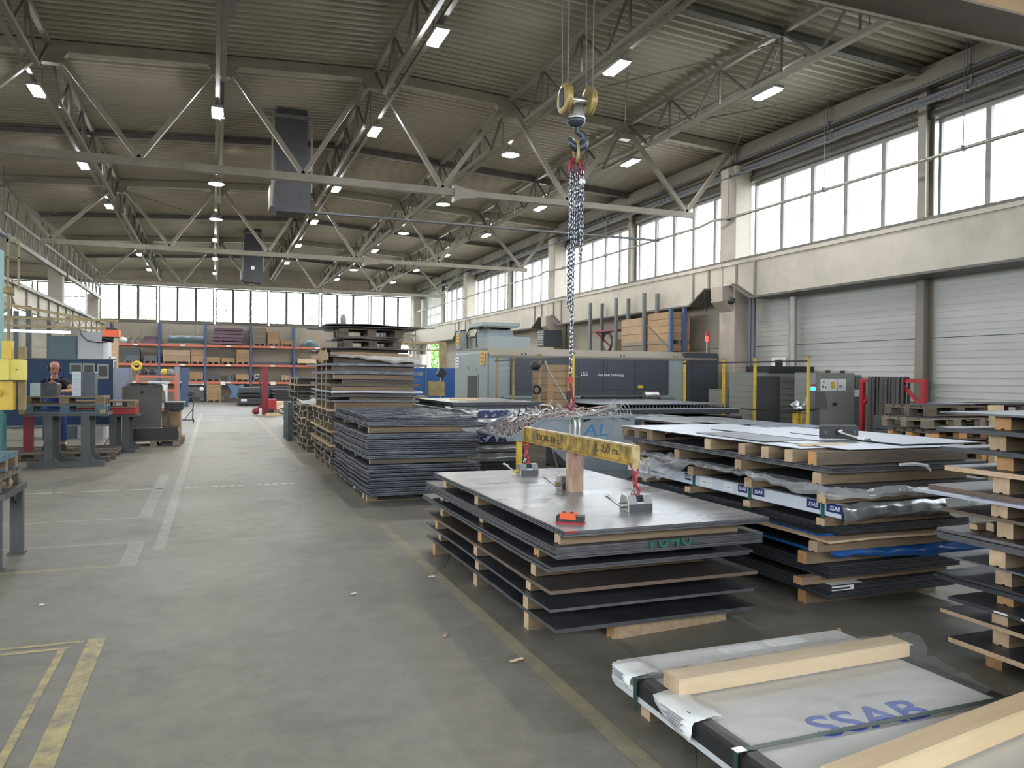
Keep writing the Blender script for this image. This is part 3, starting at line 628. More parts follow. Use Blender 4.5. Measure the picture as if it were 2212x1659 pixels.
# overhead crane bridge, passing right above the camera side
t = T('crane_bridge', 'orange brown overhead crane bridge beam at the upper right corner', 'crane', (6, 5.8, 5.37))
P(t, 'web', MB().box(-5.7, 11.7, 5.62, 5.64, 5.39, 5.95), M['bridge']); P(t, 'web', MB().box(-5.7, 11.7, 5.96, 5.98, 5.39, 5.95), M['bridge'])
P(t, 'bottom_flange', MB().box(-5.7, 11.7, 5.55, 6.06, 5.36, 5.385), M['bridge_shade']); P(t, 'top_flange', MB().box(-5.7, 11.7, 5.55, 6.06, 5.95, 5.975), M['bridge'])
P(t, 'edge_angle', MB().box(-5.7, 11.7, 6.06, 6.09, 5.33, 5.42), M['chord'])
P(t, 'trolley', MB().box(2.3, 3.2, 5.4, 6.1, 5.98, 6.25).cyl((2.4,5.5,6.1),(3.1,5.5,6.1),.13), M['gold'])
# trees outside the windows, seen through the glass and the open doorways
mb = MB(); rr_ = random.Random(77)
for _ in range(5200):
    c = Vector((rr_.uniform(13.6,17), rr_.uniform(52,57), rr_.uniform(-.2,4.6))); n = Vector((rr_.gauss(0,1), rr_.gauss(0,1)-1, rr_.gauss(0,1))).normalized(); a = n.orthogonal().normalized(); b = n.cross(a); s = .2
    mb.add([c+a*s, c+b*s*.6, c-a*s, c-b*s*.6], [(0,1,2,3)])
one('hedge', mb, M['leaf'], 'bright green hedge outside the open corner gate', 'hedge', kind='stuff')
def tree(x, y, h, label, seed):
    r = random.Random(seed); t = T('tree', label, 'tree', (x, y, -.22), 0, 'trees outside the hall')
    P(t, 'trunk', MB().tube([(x,y,-.22),(x+.1,y,h*.35),(x-.1,y+.1,h*.7)], [.22,.16,.08], 8), M['bark'])
    mb = MB()
    for _ in range(1500):
        d = Vector((r.gauss(0,1), r.gauss(0,1), r.gauss(0,1))).normalized()*(r.random()**.4)
        c = Vector((x+d.x*h*.3, y+d.y*h*.3, h*.58+d.z*h*.42)); n = Vector((r.gauss(0,1), r.gauss(0,1), r.gauss(0,1))).normalized(); a = n.orthogonal().normalized(); b = n.cross(a); s = .22
        mb.add([c+a*s, c+b*s*.6, c-a*s, c-b*s*.6], [(0,1,2,3)])
    P(t, 'foliage', mb, M['leaf_glare'], kind='stuff')
for k, (x, y, h) in enumerate(((-11,62,9),(-5,60,8.5),(1,64,9.5),(7,61,9),(23,46.5,8.0),(19,52,7.0),(20,40,7))):
    tree(x, y, h, 'pale leafy tree outside, %s' % ['behind the leftmost back windows','behind the back windows over the rack left end','behind the middle of the back windows','behind the right half of the back windows','beyond the open gate in the right wall','beyond the far right corner of the hall','outside the farthest right wall windows'][k], k)
# ================================================================== NEAR OBJECTS
def slabmb(x0, x1, y0, y1, z0, z1, ny=1, sag=0, ph=0, wav=0, fr=1.0):
    """plate with material 0 on its faces and 1 on its edges; sags between spacers"""
    mb = MB(); nx = 1 if ny == 1 else 3
    def dz(i, j):
        if not (sag or wav): return 0
        v = j/ny; u = i/nx
        return -sag*abs(math.sin((v*fr*3+ph)*PI)) + wav*math.sin(u*5+v*9+ph*7)*(1 if u in (0, 1) or True else 0)
    top = [[(x0+(x1-x0)*i/nx, y0+(y1-y0)*j/ny, z1+dz(i, j)) for i in range(nx+1)] for j in range(ny+1)]
    vs = [p for row in top for p in row]; n = len(vs); vs += [(p[0], p[1], p[2]-(z1-z0)) for p in vs]
    W = nx+1; f0 = []; f1 = []
    for j in range(ny):
        for i in range(nx):
            a = j*W+i; f0 += [(a, a+1, a+W+1, a+W), (a+n, a+W+n, a+W+1+n, a+1+n)]
    for i in range(nx): f1 += [(i, i+n, i+1+n, i+1), (ny*W+i, ny*W+i+1, ny*W+i+1+n, ny*W+i+n)]
    for j in range(ny): f1 += [(j*W, (j+1)*W, (j+1)*W+n, j*W+n), (j*W+nx, j*W+nx+n, (j+1)*W+nx+n, (j+1)*W+nx)]
    mb.add(vs, f0, 0); k = len(mb.v)-len(vs)
    for f in f1: mb.f.append(tuple(i+k for i in f)); mb.mi.append(1); mb.sm.append(False)
    return mb
def plate(label, x0, x1, y0, y1, z0, z1, mat='ms', edge='ms_edge', rot=None, group=None, name='steel_plate', cat='plate', **kw):
    mb = slabmb(x0, x1, y0, y1, z0, z1, **kw); o = one(name, mb, (M[mat], M[edge]), label, cat, group)
    o.rotation_euler.z = math.radians(R.uniform(-.35, .35) if rot is None else rot); return o
def bundle(label, group, x0, x1, y0, y1, z0, z1, n, mat='galv', edge='galv_edge', jit=.012, name='steel_sheet', toplabel=None, **kw):
    th = (z1-z0)/n; base = None; out = []; fill = kw.pop('fill', .86)
    for k in range(n):
        if base is None or R.random() < .0:
            base = plate(label, x0, x1, y0, y1, z0, z0+th*fill, mat, edge, group=group, name=name, cat='sheet', rot=0, **kw); o = base
        else:
            o = base.copy(); COL.objects.link(o)
        o.location = (base.location.x if k == 0 else bx0+R.uniform(-jit, jit), base.location.y if k == 0 else by0+R.uniform(-jit*2, jit), base.location.z if k == 0 else bz0+k*th)
        if k == 0: bx0, by0, bz0 = base.location
        o.rotation_euler.z = math.radians(R.uniform(-.25, .25)); out.append(o)
    for k, o in enumerate(out[::-1]): o['label'] = label+', %s from its top' % WORDS[k]
    if toplabel: out[-1]['label'] = toplabel
    return out
def stud(label, x0, x1, y, z0, z1, wd=.085, mat='wood', end='wood_end', name='timber_spacer', cat='timber', ax='x', rot=None, group=None):
    """squared timber with a shallow groove on its underside, pale sawn ends"""
    w2 = wd/2; g = min(.007, (z1-z0)*.1) if R.random() < .5 else .0006; pr = [(-w2,z0),(-w2*.25,z0),(-w2*.18,z0+g),(w2*.18,z0+g),(w2*.25,z0),(w2,z0),(w2,z1-.008),(w2-.008,z1),(-w2+.008,z1),(-w2,z1-.008)]
    mb = MB()
    if ax == 'x': mb.prism([(y+u, v) for u, v in pr], 'x', x0, x1)
    else: mb.prism([(y+u, v) for u, v in pr], 'y', x0, x1)
    mb.mi[0] = 1; mb.mi[1] = 1
    o = one(name, mb, (M[mat], M[end]), label, cat, group); o.rotation_euler.z = math.radians(R.uniform(-1.2, 1.2) if rot is None else rot); return o
POS = ['nearest', 'second', 'third', 'fourth', 'fifth', 'sixth']
def studs(where, x0, x1, ys, z0, z1, ends=None, **kw):
    for k, y in enumerate(ys):
        xa = x0+R.uniform(-.02, .03); stud('timber spacer %s, %s one' % (where, POS[k]), xa, x1+R.uniform(-.06, .03), y, z0, z1, end=(ends or ['wood_end'])[k % len(ends or [1])], **kw)

# ---- stack E, in front, with the lifting beam on it
x0, x1 = 1.94, 3.43
studs('on the floor under the front stack', 1.94, 3.40, (4.73, 5.85, 6.98), 0, .105, ends=['wood_end', 'wood_end', 'wood_end_o'])
stud('orange timber end on the floor, skewed under the near edge of the front stack', 2.37, 3.3, 4.44, 0, .105, mat='wood_y', end='wood_end_o', rot=6)
plate('lowest dark steel plate of the front stack, near the floor', x0, x1, 4.29, 7.30, .105, .13, ny=8, sag=.006)
studs('above the lowest plate of the front stack', 1.95, 3.36, (4.77, 5.83, 6.97), .13, .222)
plate('second lowest dark steel plate of the front stack', x0-.01, x1+.01, 4.33, 7.32, .222, .24, ny=8, sag=.006)
studs('third level from the floor in the front stack', 1.95, 3.36, (4.80, 5.84, 6.98), .24, .335, ends=['wood_end', 'wood_end', 'wood_end_o'])
plate('brownish steel plate third from the floor in the front stack', x0-.02, x1+.03, 4.32, 7.40, .335, .358, 'ms_brown', 'rust_edge', ny=8, sag=.007)
studs('directly above the brownish plate in the front stack', 1.97, 3.3, (4.72, 5.80, 6.96), .358, .463, ends=['wood_end', 'wood_end_o', 'wood_end'])
plate('lower of two thin steel plates in the middle of the front stack', x0-.02, x1-.01, 4.36, 7.44, .463, .48, ny=8, sag=.004)
LBP = plate('upper of two thin plates mid front stack, with white paper labels at its far end', x0-.01, x1, 4.34, 7.42, .482, .498, ny=8, sag=.004)
for (xa, ya, w_, h_) in ((2.02, 6.90, .30, .17), (2.10, 6.42, .26, .11)):
    mb = MB(); mb.box(xa-.06, xa+w_, ya-.03, ya+h_+.08, .4985, .5005); P(LBP, 'black_sleeve', mb, M['black']); mb = MB(); mb.box(xa, xa+w_*.55, ya, ya+h_, .5007, .502); P(LBP, 'paper_label', mb, M['label'])
studs('just under the thick bundle of the front stack', 1.98, 3.32, (4.66, 5.86, 7.0), .498, .563, ends=['wood_end_o', 'wood_end', 'wood_end'])
pk = bundle('steel plate in the thick bundle of the front stack', 'plates of the front stack bundle', x0-.01, x1+.02, 4.26, 7.32, .563, .636, 6, 'ms', 'ms_edge', jit=.003, name='steel_plate', toplabel='top plate of the six plate bundle in the front stack')
CHK = pk[3]
lettering(CHK, '1040', .15, M['green_chalk'], MT(2.72, 4.243, .632, rx=PI/2, sc=(1.15,.95,1)), 'chalk_writing', shear=-.1, zmax=.634)
studs('under the shiny top plate of the front stack', 1.96, 3.34, (4.36, 5.90, 6.86), .637, .706, wd=.09, mat='wood', rot=0)
for k in range(2): plate(['lower','middle'][k]+' of the three thin plates on top of the front stack', 1.955, 3.455, 4.205, 7.14, .707+k*.012, .717+k*.012, 'ms', 'ms_edge', rot=0)
TOP = plate('shiny oiled top steel plate of the front stack carrying the lifting beam', 1.96, 3.455, 4.20, 7.13, .731, .743, 'oiled', 'ms_edge', rot=0)
mb = MB(); mb.box(1.965, 2.04, 4.196, 4.1995, .732, .742); P(TOP, 'red_mark', mb, M['red'])
ZT = .743
# lifting beam 2.0 m long
t = T('lifting_beam', 'worn yellow steel lifting beam lying over a wooden post above the front stack', 'lifting beam', (2.72, 5.7, 1.05))
yb0, yb1, zb0, zb1 = 4.70, 6.70, 1.055, 1.195
P(t, 'web', MB().box(2.715, 2.73, yb0+.02, yb1, zb0+.012, zb1-.012), M['yellow_old'])
P(t, 'flange', MB().box(2.695, 2.75, yb0, yb1, zb1-.012, zb1), M['yellow_edge']); P(t, 'flange', MB().box(2.695, 2.75, yb0, yb1, zb0, zb0+.012), M['yellow_old'])
for ya, s in ((yb0-.012, .02), (yb1-.0, .03)):
    P(t, 'end_plate', MB().prism([(2.692,zb0-s),(2.748,zb0-s),(2.752,zb0-s+.02),(2.752,zb1-.012),(2.744,zb1),(2.70,zb1),(2.692,zb1-.012)], 'y', ya, ya+.016), M['yellow_edge' if ya < 5 else 'yellow_old'])
for dx in (-.018, .018):
    pts = [(2.72+dx, 5.66-.045, zb1-.01), (2.72+dx, 5.66-.045, 1.27)] + [(2.72+dx, 5.66-.045*math.cos(a), 1.27+.07*math.sin(a)) for a in [PI*k/8 for k in range(1, 8)]] + [(2.72+dx, 5.66+.045, 1.27), (2.72+dx, 5.66+.045, zb1-.01)]
    P(t, 'lifting_eye', MB().tube(pts, .009, 8), M['chrome'])
for s, y, z, sz in (('DOR-10 t.', 6.18, 1.118, .085), ('L-2,0 m.', 5.10, 1.128, .085)):
    lettering(t, s, sz, M['ink'], MT(2.7135, y, z, rx=PI/2, rz=-PI/2, sc=(1.35,.9,1)), 'stencil_lettering')
# wooden post
mb = MB(); mb.prism([(2.665,5.60),(2.765,5.60),(2.775,5.61),(2.775,5.69),(2.765,5.70),(2.665,5.70),(2.655,5.69),(2.655,5.61)], 'z', ZT, 1.055)
o = one('timber_post', mb, M['wood_red'], 'short reddish upright timber post propping the yellow lifting beam', 'timber')
def hookset(y, zt, label):
    """red shackle, link and hook hanging from the beam end"""
    t = T('chain_hook', label, 'hook', (2.72, y, zt-.02)); x = 2.72
    P(t, 'shackle', MB().tube([(x-.022,y,zt),(x-.022,y,zt-.045),(x,y,zt-.065),(x+.022,y,zt-.045),(x+.022,y,zt)], .008, 8).cyl((x-.035,y,zt-.005),(x+.035,y,zt-.005),.009), M['red'])
    P(t, 'link', MB().torus((x,y,zt-.10), .022, .008, 'x', ell=1.9), M['red'])
    P(t, 'hook', MB().tube([(x,y,zt-.135)]+[(x+.032*math.sin(a), y, zt-.175+.034*math.cos(a)) for a in [PI*k/9 for k in range(0, 13)]], [.012]*8+[.014,.013,.012,.010,.008,.006], 8), M['red'])
    P(t, 'latch', MB().bar((x-.028,y,zt-.185), (x-.006,y,zt-.15), .008, .014), M['chrome'])
hookset(4.70, 1.055, 'red hook chain under the near end of the yellow beam'); hookset(6.70, 1.05, 'red hook chain under the far end of the yellow beam')
def magnet(x, y, label, mt, mdk, sc=1, hook=True, rz_=0, knob='chrome'):
    t = T('lifting_magnet', label, 'magnet', (x, y, ZT), rz_)
    L = .092*sc; D = .058*sc; h = .055*sc; H = .112*sc
    P(t, 'base', MB().box(-L, L, -D, D, 0, h), M[mdk], local=True)
    up = MB(); prf = [(-D,h),(D,h),(D*.6,H),(-D*.6,H)]
    up.prism(prf, 'x', -L, -L*.30); up.prism(prf, 'x', L*.30, L); up.prism([(-D,h),(D,h),(D*.95,h+.014),(-D*.95,h+.014)], 'x', -L*.3, L*.3)
    P(t, 'body', up, M[mt], local=True)
    P(t, 'notch', MB().prism([(-L*.30,H*.98),(L*.30,H*.98),(L*.30,h+.04),(L*.1,h+.008),(-L*.1,h+.008),(-L*.30,h+.04)], 'y', -D*.45, D*.45), M['black'], local=True)
    P(t, 'end_cap', MB().prism([(-D*1.04,.002),(D*1.04,.002),(D*1.04,h),(D*.62,H*1.02),(-D*.62,H*1.02),(-D*1.04,h)], 'x', -L-.008, -L), M['chrome'], local=True)
    P(t, 'hub', MB().cyl((-L-.008,-.01,h*.8), (-L-.045,-.01,h*.8), .02*sc), M[knob], local=True)
    P(t, 'handle', MB().tube([(-L-.035,-.01,h*.8),(-L-.075,-.0,h*1.15),(-L-.145,.01,H*1.05)], [.007,.007,.009], 8), M['chrome'], local=True)
    P(t, 'grip', MB().cyl((-L-.105,.004,H*.86), (-L-.15,.011,H*1.08), .011), M['chrome'], local=True)
    P(t, 'eye', MB().torus((0,0,h+.045*sc), .017*sc, .006, 'x', n=14), M['chrome'], local=True)
    if hook: P(t, 'steel_ring', MB().torus((0,0,H+.018), .017, .0055, 'y', n=18, ell=2.3), M['chain'], local=True)
magnet(2.735, 4.70, 'brushed steel lifting magnet on the top plate, nearest of three', 'magnet', 'magnet_dk')
magnet(2.735, 6.70, 'steel lifting magnet with yellow knob at the far end of the top plate', 'magnet', 'magnet_dk', .95, knob='yellow')
magnet(2.735, 5.79, 'dirty lifting magnet standing right behind the wooden post', 'cab_dk', 'magnet_dk', .95, False, knob='yellow_dull')
# remote control
t = T('remote_control', 'orange and black crane remote control lying on the shiny top plate', 'remote control', (2.10, 4.42, ZT), -.62)
P(t, 'case', MB().prism([(-.085,.004),(.085,.004),(.088,.01),(.085,.052),(-.078,.058),(-.088,.045),(-.088,.01)], 'y', -.033, .033), M['black'], local=True)
P(t, 'red_base', MB().prism([(-.09,0),(.09,0),(.09,.014),(.06,.010),(.03,.016),(-.03,.010),(-.06,.016),(-.09,.012)], 'y', -.036, .036), M['red'], local=True)
P(t, 'orange_cover', MB().prism([(-.066,.03),(.04,.03),(.036,.064),(-.060,.067)], 'y', -.0345, .0345), M['orange'], local=True)
for k in range(4): P(t, 'button', MB().lathe([(.0085,.0),(.0085,.008),(.004,.011),(0.0001,.011)], (-.042+k*.024, 0, .064), 10), M['orange' if k % 2 else 'black'], local=True)
P(t, 'stripe', MB().box(.0885, .0895, -.02, .02, .02, .024), M['label'], local=True)

# ---- crane hook block with chain sling
HX, HY = 2.70, 5.64
t = T('hook_block', 'crane hook block with two yellow sheaves and a black hook hanging above the beam', 'crane hook', (HX, HY, 3.5))
for s in (-1, 1):
    xc = HX+s*.105; mb = MB(); mb.lathe([(.0001,-.028),(.03,-.03),(.085,-.026),(.118,-.018),(.118,-.006),(.10,.0),(.118,.006),(.118,.018),(.085,.026),(.03,.03),(.0001,.028)], (xc, HY, 3.87), 28, 'x'); P(t, 'sheave', mb, M['gold'])
    mb = MB(); mb.prism([(HY-.028,3.80),(HY+.028,3.80),(HY+.035,3.83),(HY+.035,3.92),(HY+.02,3.95),(HY-.02,3.95),(HY-.035,3.92),(HY-.035,3.83)], 'x', xc-.036, xc-.03) if s < 0 else mb.prism([(HY-.028,3.80),(HY+.028,3.80),(HY+.035,3.92),(HY-.035,3.92)], 'x', xc+.03, xc+.036); P(t, 'cheek_plate', mb, M['hook_dk'])
P(t, 'axle', MB().cyl((HX-.09,HY,3.87), (HX+.09,HY,3.87), .034, 16), M['chrome'])
P(t, 'swivel', MB().lathe([(.001,3.70),(.066,3.70),(.068,3.73),(.058,3.80),(.05,3.84),(.001,3.85)], (HX,HY,0), 20), M['chrome'])
P(t, 'swivel_base', MB().lathe([(.001,3.655),(.04,3.66),(.075,3.69),(.076,3.715),(.066,3.72)], (HX-.01,HY,0), 20), M['hook_dk'])
hk = [(HX, HY, 3.67), (HX+.01, HY, 3.62)] + [(HX+.004+.062*math.sin(a), HY, 3.555+.062*math.cos(a)) for a in [math.radians(20+k*24) for k in range(12)]]
P(t, 'hook', MB().tube(hk, [.022,.026,.030,.034,.036,.038,.040,.040,.038,.034,.030,.026,.020,.012], 10), M['hook_dk'])
P(t, 'latch', MB().bar((HX-.06,HY,3.575), (HX-.012,HY,3.545), .012, .006), M['chrome'])
for dx, dy in ((-.125,-.09),(-.085,.1),(.085,-.1),(.125,.09)): P(t, 'wire_rope', MB().cyl((HX+dx, HY+dy*1.0, 3.9), (HX+dx, HY+dy*1.4, 5.99), .0055, 6), M['steel_dark'])
t = T('chain_sling', 'steel chain sling hanging from the crane hook, one leg down to a red hook', 'chain', (HX, HY, 1.4))
P(t, 'master_link', MB().torus((HX-.004,HY,3.46), .042, .013, 'x', n=24, ell=2.0), M['gold'])
for k, (dx, dy, rr) in enumerate(((-.022,-.01,.05),(.02,.015,.052),(.005,.03,.045))):
    P(t, 'red_grab_hook', MB().torus((HX+dx,HY+dy,3.33), rr, .012, 'y', n=20, ell=1.35), M['red_dark'])
P(t, 'tag', MB().lathe([(.0001,-.003),(.028,-.003),(.028,.003),(.0001,.003)], (HX+.028,HY-.05,3.215), 18, 'y'), M['label'])
lk = MB().torus((0,0,0), .0125, .0056, 'x', n=12, k=6, ell=1.9).mesh('chain_link', M['chain'])
def chain(x, y, za, zb, tilt=0):
    z = za; k = 0
    while z > zb:
        o = P(t, 'chain_link', None, None, me=lk); f_ = (za-z)/max(.01, za-zb)
        o.location = (x-HX+tilt*f_, y-HY+R.uniform(-.002,.002), z-1.4); o.rotation_euler = (R.uniform(-.1,.1), R.uniform(-.12,.12), (.3 if k % 2 else .3+PI/2)+R.uniform(-.2,.2)); z -= .0355; k += 1
for k, (dx, dy, zb) in enumerate(((-.055,-.02,2.86),(-.026,-.045,2.72),(.004,-.03,2.80),(.032,-.045,2.66),(.054,.01,2.62),(-.034,.04,2.78))):
    chain(HX+dx*.9, HY+dy, 3.29-.02*(k % 3), zb)
chain(HX-.035, HY-.01, 2.85, 2.18, -.012); chain(HX-.012, HY+.01, 2.80, 1.68, -.018); chain(HX-.052, HY+.02, 2.70, 2.22, .0)
xh = HX-.033
P(t, 'lower_hook', MB().tube([(xh,HY,1.67),(xh,HY,1.60),(xh+.012,HY,1.56)]+[(xh+.002+.028*math.sin(a), HY, 1.46+.055*math.cos(a)) for a in [math.radians(20+k*25) for k in range(12)]], [.012,.015,.014]+[.013]*10+[.008,.006], 8), M['red_dark'])
P(t, 'clevis', MB().box(xh-.02, xh+.02, HY-.014, HY+.014, 1.61, 1.66), M['red'])

# ---- wrapped pack H, right foreground
studs('on the floor below the wrapped pack in the foreground', 1.99, 3.38, (.9, 2.1, 3.28), 0, .10, ends=['wood_end'])
H = T('wrapped_sheet_pack', 'low pack of steel sheets in pale wrapping with large blue letters, foreground right', 'sheet pack', (2.7, 2, .10))
mb = MB(); mb.prism([(1.93,.10),(3.43,.10),(3.435,.125),(3.42,.195),(3.40,.203),(1.96,.203),(1.935,.19),(1.925,.125)], 'y', .45, 3.54); P(H, 'wrapping', mb, M['wrap_pack'])
mb = MB(); mb.box(1.94, 3.42, 3.54, 3.556, .11, .19); P(H, 'end_fold', mb, M['wrap_white'])
for xa, s in ((1.925, 1), (3.435, -1)):
    mb = MB(); mb.prism([(xa-s*.006,.128),(xa-s*.006,.198),(xa+s*.012,.210),(xa+s*.07,.210),(xa+s*.07,.2035),(xa+s*.01,.2035),(xa,.19),(xa,.128)], 'y', .45, 3.30 if s > 0 else 3.08); P(H, 'edge_protector', mb, M['black'])
mb = MB(); mb.box(1.918, 1.925, .45, 3.5, .10, .127); P(H, 'bottom_rail', mb, M['wrap_white'])
for y in (3.27, 2.50, 1.2):
    mb = MB(); mb.box(1.905, 3.45, y-.014, y+.014, .2115, .2135); mb.box(1.905, 1.909, y-.014, y+.014, .06 if y > 3 else .095, .2115); mb.box(3.446, 3.45, y-.014, y+.014, .095, .2115); P(H, 'strap', mb, M['strap_dark'])
mb = MB(); mb.box(1.90, 1.95, 2.48, 2.52, .2136, .217); P(H, 'strap_seal', mb, M['chrome'])
lettering(H, 'SSAB', .29, M['blue_print'], MT(2.64, 2.56, .2045, rx=0, sc=(1.0,.88,1)), 'blue_lettering', shear=.15, bold=.003)
for (ya, yb, xr, droop) in ((3.30, 3.50, .13, .055), (2.78, 3.10, .12, .09)):
    mb = MB(); vs = []; fs = []; n = 8
    for j in range(5):
        y = ya+(yb-ya)*j/4
        for i in range(n+1):
            u = i/n
            if u < .45: x = 1.93+xr*(1-u/.45); z = .2145+.004*math.sin(j*2+i)
            else: x = 1.925-.014-.025*math.sin((u-.45)*3+j*.6); z = .2135-droop*(u-.45)/.55
            vs.append((x, y+.006*math.sin(i*1.7+j), z))
    for j in range(4):
        for i in range(n): a = j*(n+1)+i; fs.append((a, a+1, a+n+2, a+n+1))
    mb.add(vs, fs, 0, True); o = P(H, 'paper_label', mb, M['label']); md = o.modifiers.new('s', 'SOLIDIFY'); md.thickness = .0015
    for q in range(5):
        mb = MB(); zz = .2135-droop*(.15+.14*q); y_ = ya+.05+.02*(q % 2); mb.box(1.8815, 1.883, y_, y_+(yb-ya)*(.35 if q % 2 else .55), zz-.0035, zz+.0025); P(H, 'printed_line', mb, M['grey_ink'])
for (xa, ya) in ((2.55,3.47),(2.86,3.49)):
    mb = MB(); mb.box(xa, xa+.24, ya-.05, ya+.03, .2035, .2055); P(H, 'flat_label', mb, M['label'])
def crumple(name, label, cat, pts, mat, nx=28, ny=16, amp=.015, seed=1, parent=None, fq=9):
    """pts: four rows of control points (rows along v) interpolated, with crumples"""
    mb = MB(); vs = []; rows = [[Vector(p) for p in r_] for r_ in pts]
    def lerp(r_, u):
        k = min(int(u*(len(r_)-1)), len(r_)-2); f_ = u*(len(r_)-1)-k; return r_[k].lerp(r_[k+1], f_)
    for j in range(ny+1):
        for i in range(nx+1):
            u, v = i/nx, j/ny; col = [lerp(r_, u) for r_ in rows]; p = lerp(col, v)
            q = p*fq+Vector((seed*3.1, 0, 0)); d = Vector((noise.noise(q), noise.noise(q+Vector((9,0,0))), noise.noise(q+Vector((0,7,0)))))
            vs.append(p+d*amp)
    fs = [(j*(nx+1)+i, j*(nx+1)+i+1, (j+1)*(nx+1)+i+1, (j+1)*(nx+1)+i) for j in range(ny) for i in range(nx)]
    mb.add(vs, fs, 0, True)
    if parent is not None: return P(parent, name, mb, M[mat])
    return one(name, mb, M[mat], label, cat)
stud('fresh pale batten lying under clear film on the wrapped foreground pack', 1.99, 3.42, 3.10, .212, .285, wd=.13, mat='wood_new', end='wood_end', name='timber_batten', rot=1.0)
stud('large pale batten lying across the foreground pack, nearest the camera', 2.0, 3.75, 2.235, .216, .307, wd=.12, mat='wood_new', end='wood_new', name='timber_batten', rot=9.3)
crumple('stretch_film', 'clear shiny stretch film over the batten on the foreground pack', 'film', [[(1.90,3.36,.225),(2.6,3.40,.222),(3.44,3.36,.225)],[(1.93,3.19,.235),(2.6,3.20,.245),(3.47,3.2,.25)],[(1.96,3.13,.308),(2.6,3.13,.308),(3.50,3.13,.31)],[(1.97,3.04,.306),(2.6,3.04,.306),(3.50,3.04,.306)],[(1.95,2.97,.24),(2.6,2.97,.235),(3.48,2.98,.24)],[(1.95,2.75,.222),(2.6,2.72,.222),(3.47,2.75,.222)],[(1.97,2.36,.222),(2.5,2.52,.22),(3.4,2.56,.22)]], 'film', 120, 84, .011, 3, fq=20)

# ---- stack F, right of the front stack
x0, x1 = 4.08, 5.52
studs('on the floor under the right stack', 4.10, 5.4, (4.60, 5.6, 6.8), 0, .10, ends=['wood_end_o'])
bundle('black steel sheet in the lowest bundle of the right stack', 'lowest bundle sheets, right stack', 4.08, 5.30, 4.32, 7.25, .10, .20, 6, 'ms', 'ms', jit=.003, toplabel='top sheet of the lowest black bundle, right stack, with a white tag')
mb = MB(); mb.box(4.10, 4.30, 4.313, 4.3155, .160, .192); mb.box(4.10, 4.38, 4.3155, 4.38, .2012, .2022); one('paper_tag', mb, M['label'], 'white paper tag on the lowest black bundle of the right stack', 'tag')
studs('second level of the right stack', 3.90, 5.25, (4.42, 5.5, 6.7), .202, .255+.0, ends=['wood_end_o'])
bundle('black steel sheet in the second bundle from the floor, right stack', 'second bundle sheets, right stack', 4.06, 5.33, 4.30, 7.25, .256, .352, 5, 'ms', 'ms', jit=.003)
studs('below the blue plastic of the right stack', 3.92, 5.3, (4.40, 5.45, 6.6), .354, .44, ends=['wood_end_o', 'wood_end'])
crumple('blue_plastic', 'crumpled blue plastic hanging out between the lower bundles of the right stack', 'plastic sheet', [[(4.05,4.27,.47),(4.5,4.26,.465),(4.95,4.26,.46),(5.45,4.22,.48)],[(4.04,4.25,.44),(4.4,4.23,.43),(4.95,4.20,.42),(5.50,4.10,.43)],[(4.06,4.26,.42),(4.4,4.24,.41),(4.95,4.22,.37),(5.45,4.13,.36)]], 'blue_film', 30, 8, .03, 2, fq=7)
plate('blue edged thin board low in the right stack, left side', 3.98, 5.3, 4.35, 7.1, .442, .462, 'ms', 'blue_film', rot=-.5)
studs('above the blue plastic in the right stack', 3.88, 5.2, (4.28, 5.3, 6.4), .463, .535, ends=['wood_end'])
plate('pale brown board with torn edge in the right stack', 3.93, 5.2, 4.18, 7.1, .536, .552, 'card', 'wood_end', rot=.4, name='board', cat='board', ny=8, wav=.006)
plate('dark blue edged steel sheet above the torn board in the right stack', 4.0, 5.25, 4.33, 7.15, .553, .57, 'ms', 'blue_film', rot=-.3)
bundle('black sheet in the bundle above the torn board', 'third bundle sheets, right stack', 4.10, 5.35, 4.25, 7.1, .572, .632, 4, 'ms', 'ms', jit=.003)
studs('under the taped silver pack of the right stack', 3.97, 5.35, (4.32, 5.15, 5.95, 6.70), .633, .685)
# silver wrapped pack with printed tape
FP = T('foil_wrapped_pack', 'silver wrapped sheet pack with printed blue and white tape along its side', 'sheet pack', (4.8, 5.7, .686))
P(FP, 'wrapping', MB().prism([(4.09,.686),(5.62,.686),(5.64,.70),(5.62,.785),(4.09,.785)], 'y', 4.22, 7.18), M['foil_dark'])
P(FP, 'edge_tape', MB().box(4.083, 4.09, 4.22, 7.2, .692, .785).box(4.083, 4.13, 4.22, 7.2, .7855, .7875), M['tape_white'])
for (ya, yb) in ((4.20,4.36),(4.42,4.56),(5.03,5.17),(5.24,5.36),(6.04,6.14),(6.62,6.72),(6.82,6.93)):
    P(FP, 'navy_tape', MB().box(4.0815, 4.083, ya, yb, .722, .785), M['navy_tape'])
    lettering(FP, 'SSAB', .045, M['white_print'], MT(4.0805, (ya+yb)/2, .752, rx=PI/2, rz=-PI/2, sc=(1.0,1,1)), 'tape_lettering', shear=.25)
for (ya, yb) in ((5.42,5.56),(5.72,5.90)): P(FP, 'address_label', MB().box(4.0800, 4.0828, ya, yb, .71, .775), M['label']); P(FP, 'printed_line', MB().box(4.0790, 4.0799, ya+.02, yb-.03, .735, .741), M['grey_ink'])
for y in (4.39, 5.20, 5.99, 6.77): P(FP, 'strap', MB().box(4.074, 4.079, y-.016, y+.016, .60, .79).box(4.074, 5.645, y-.016, y+.016, .7885, .791), M['strap'])
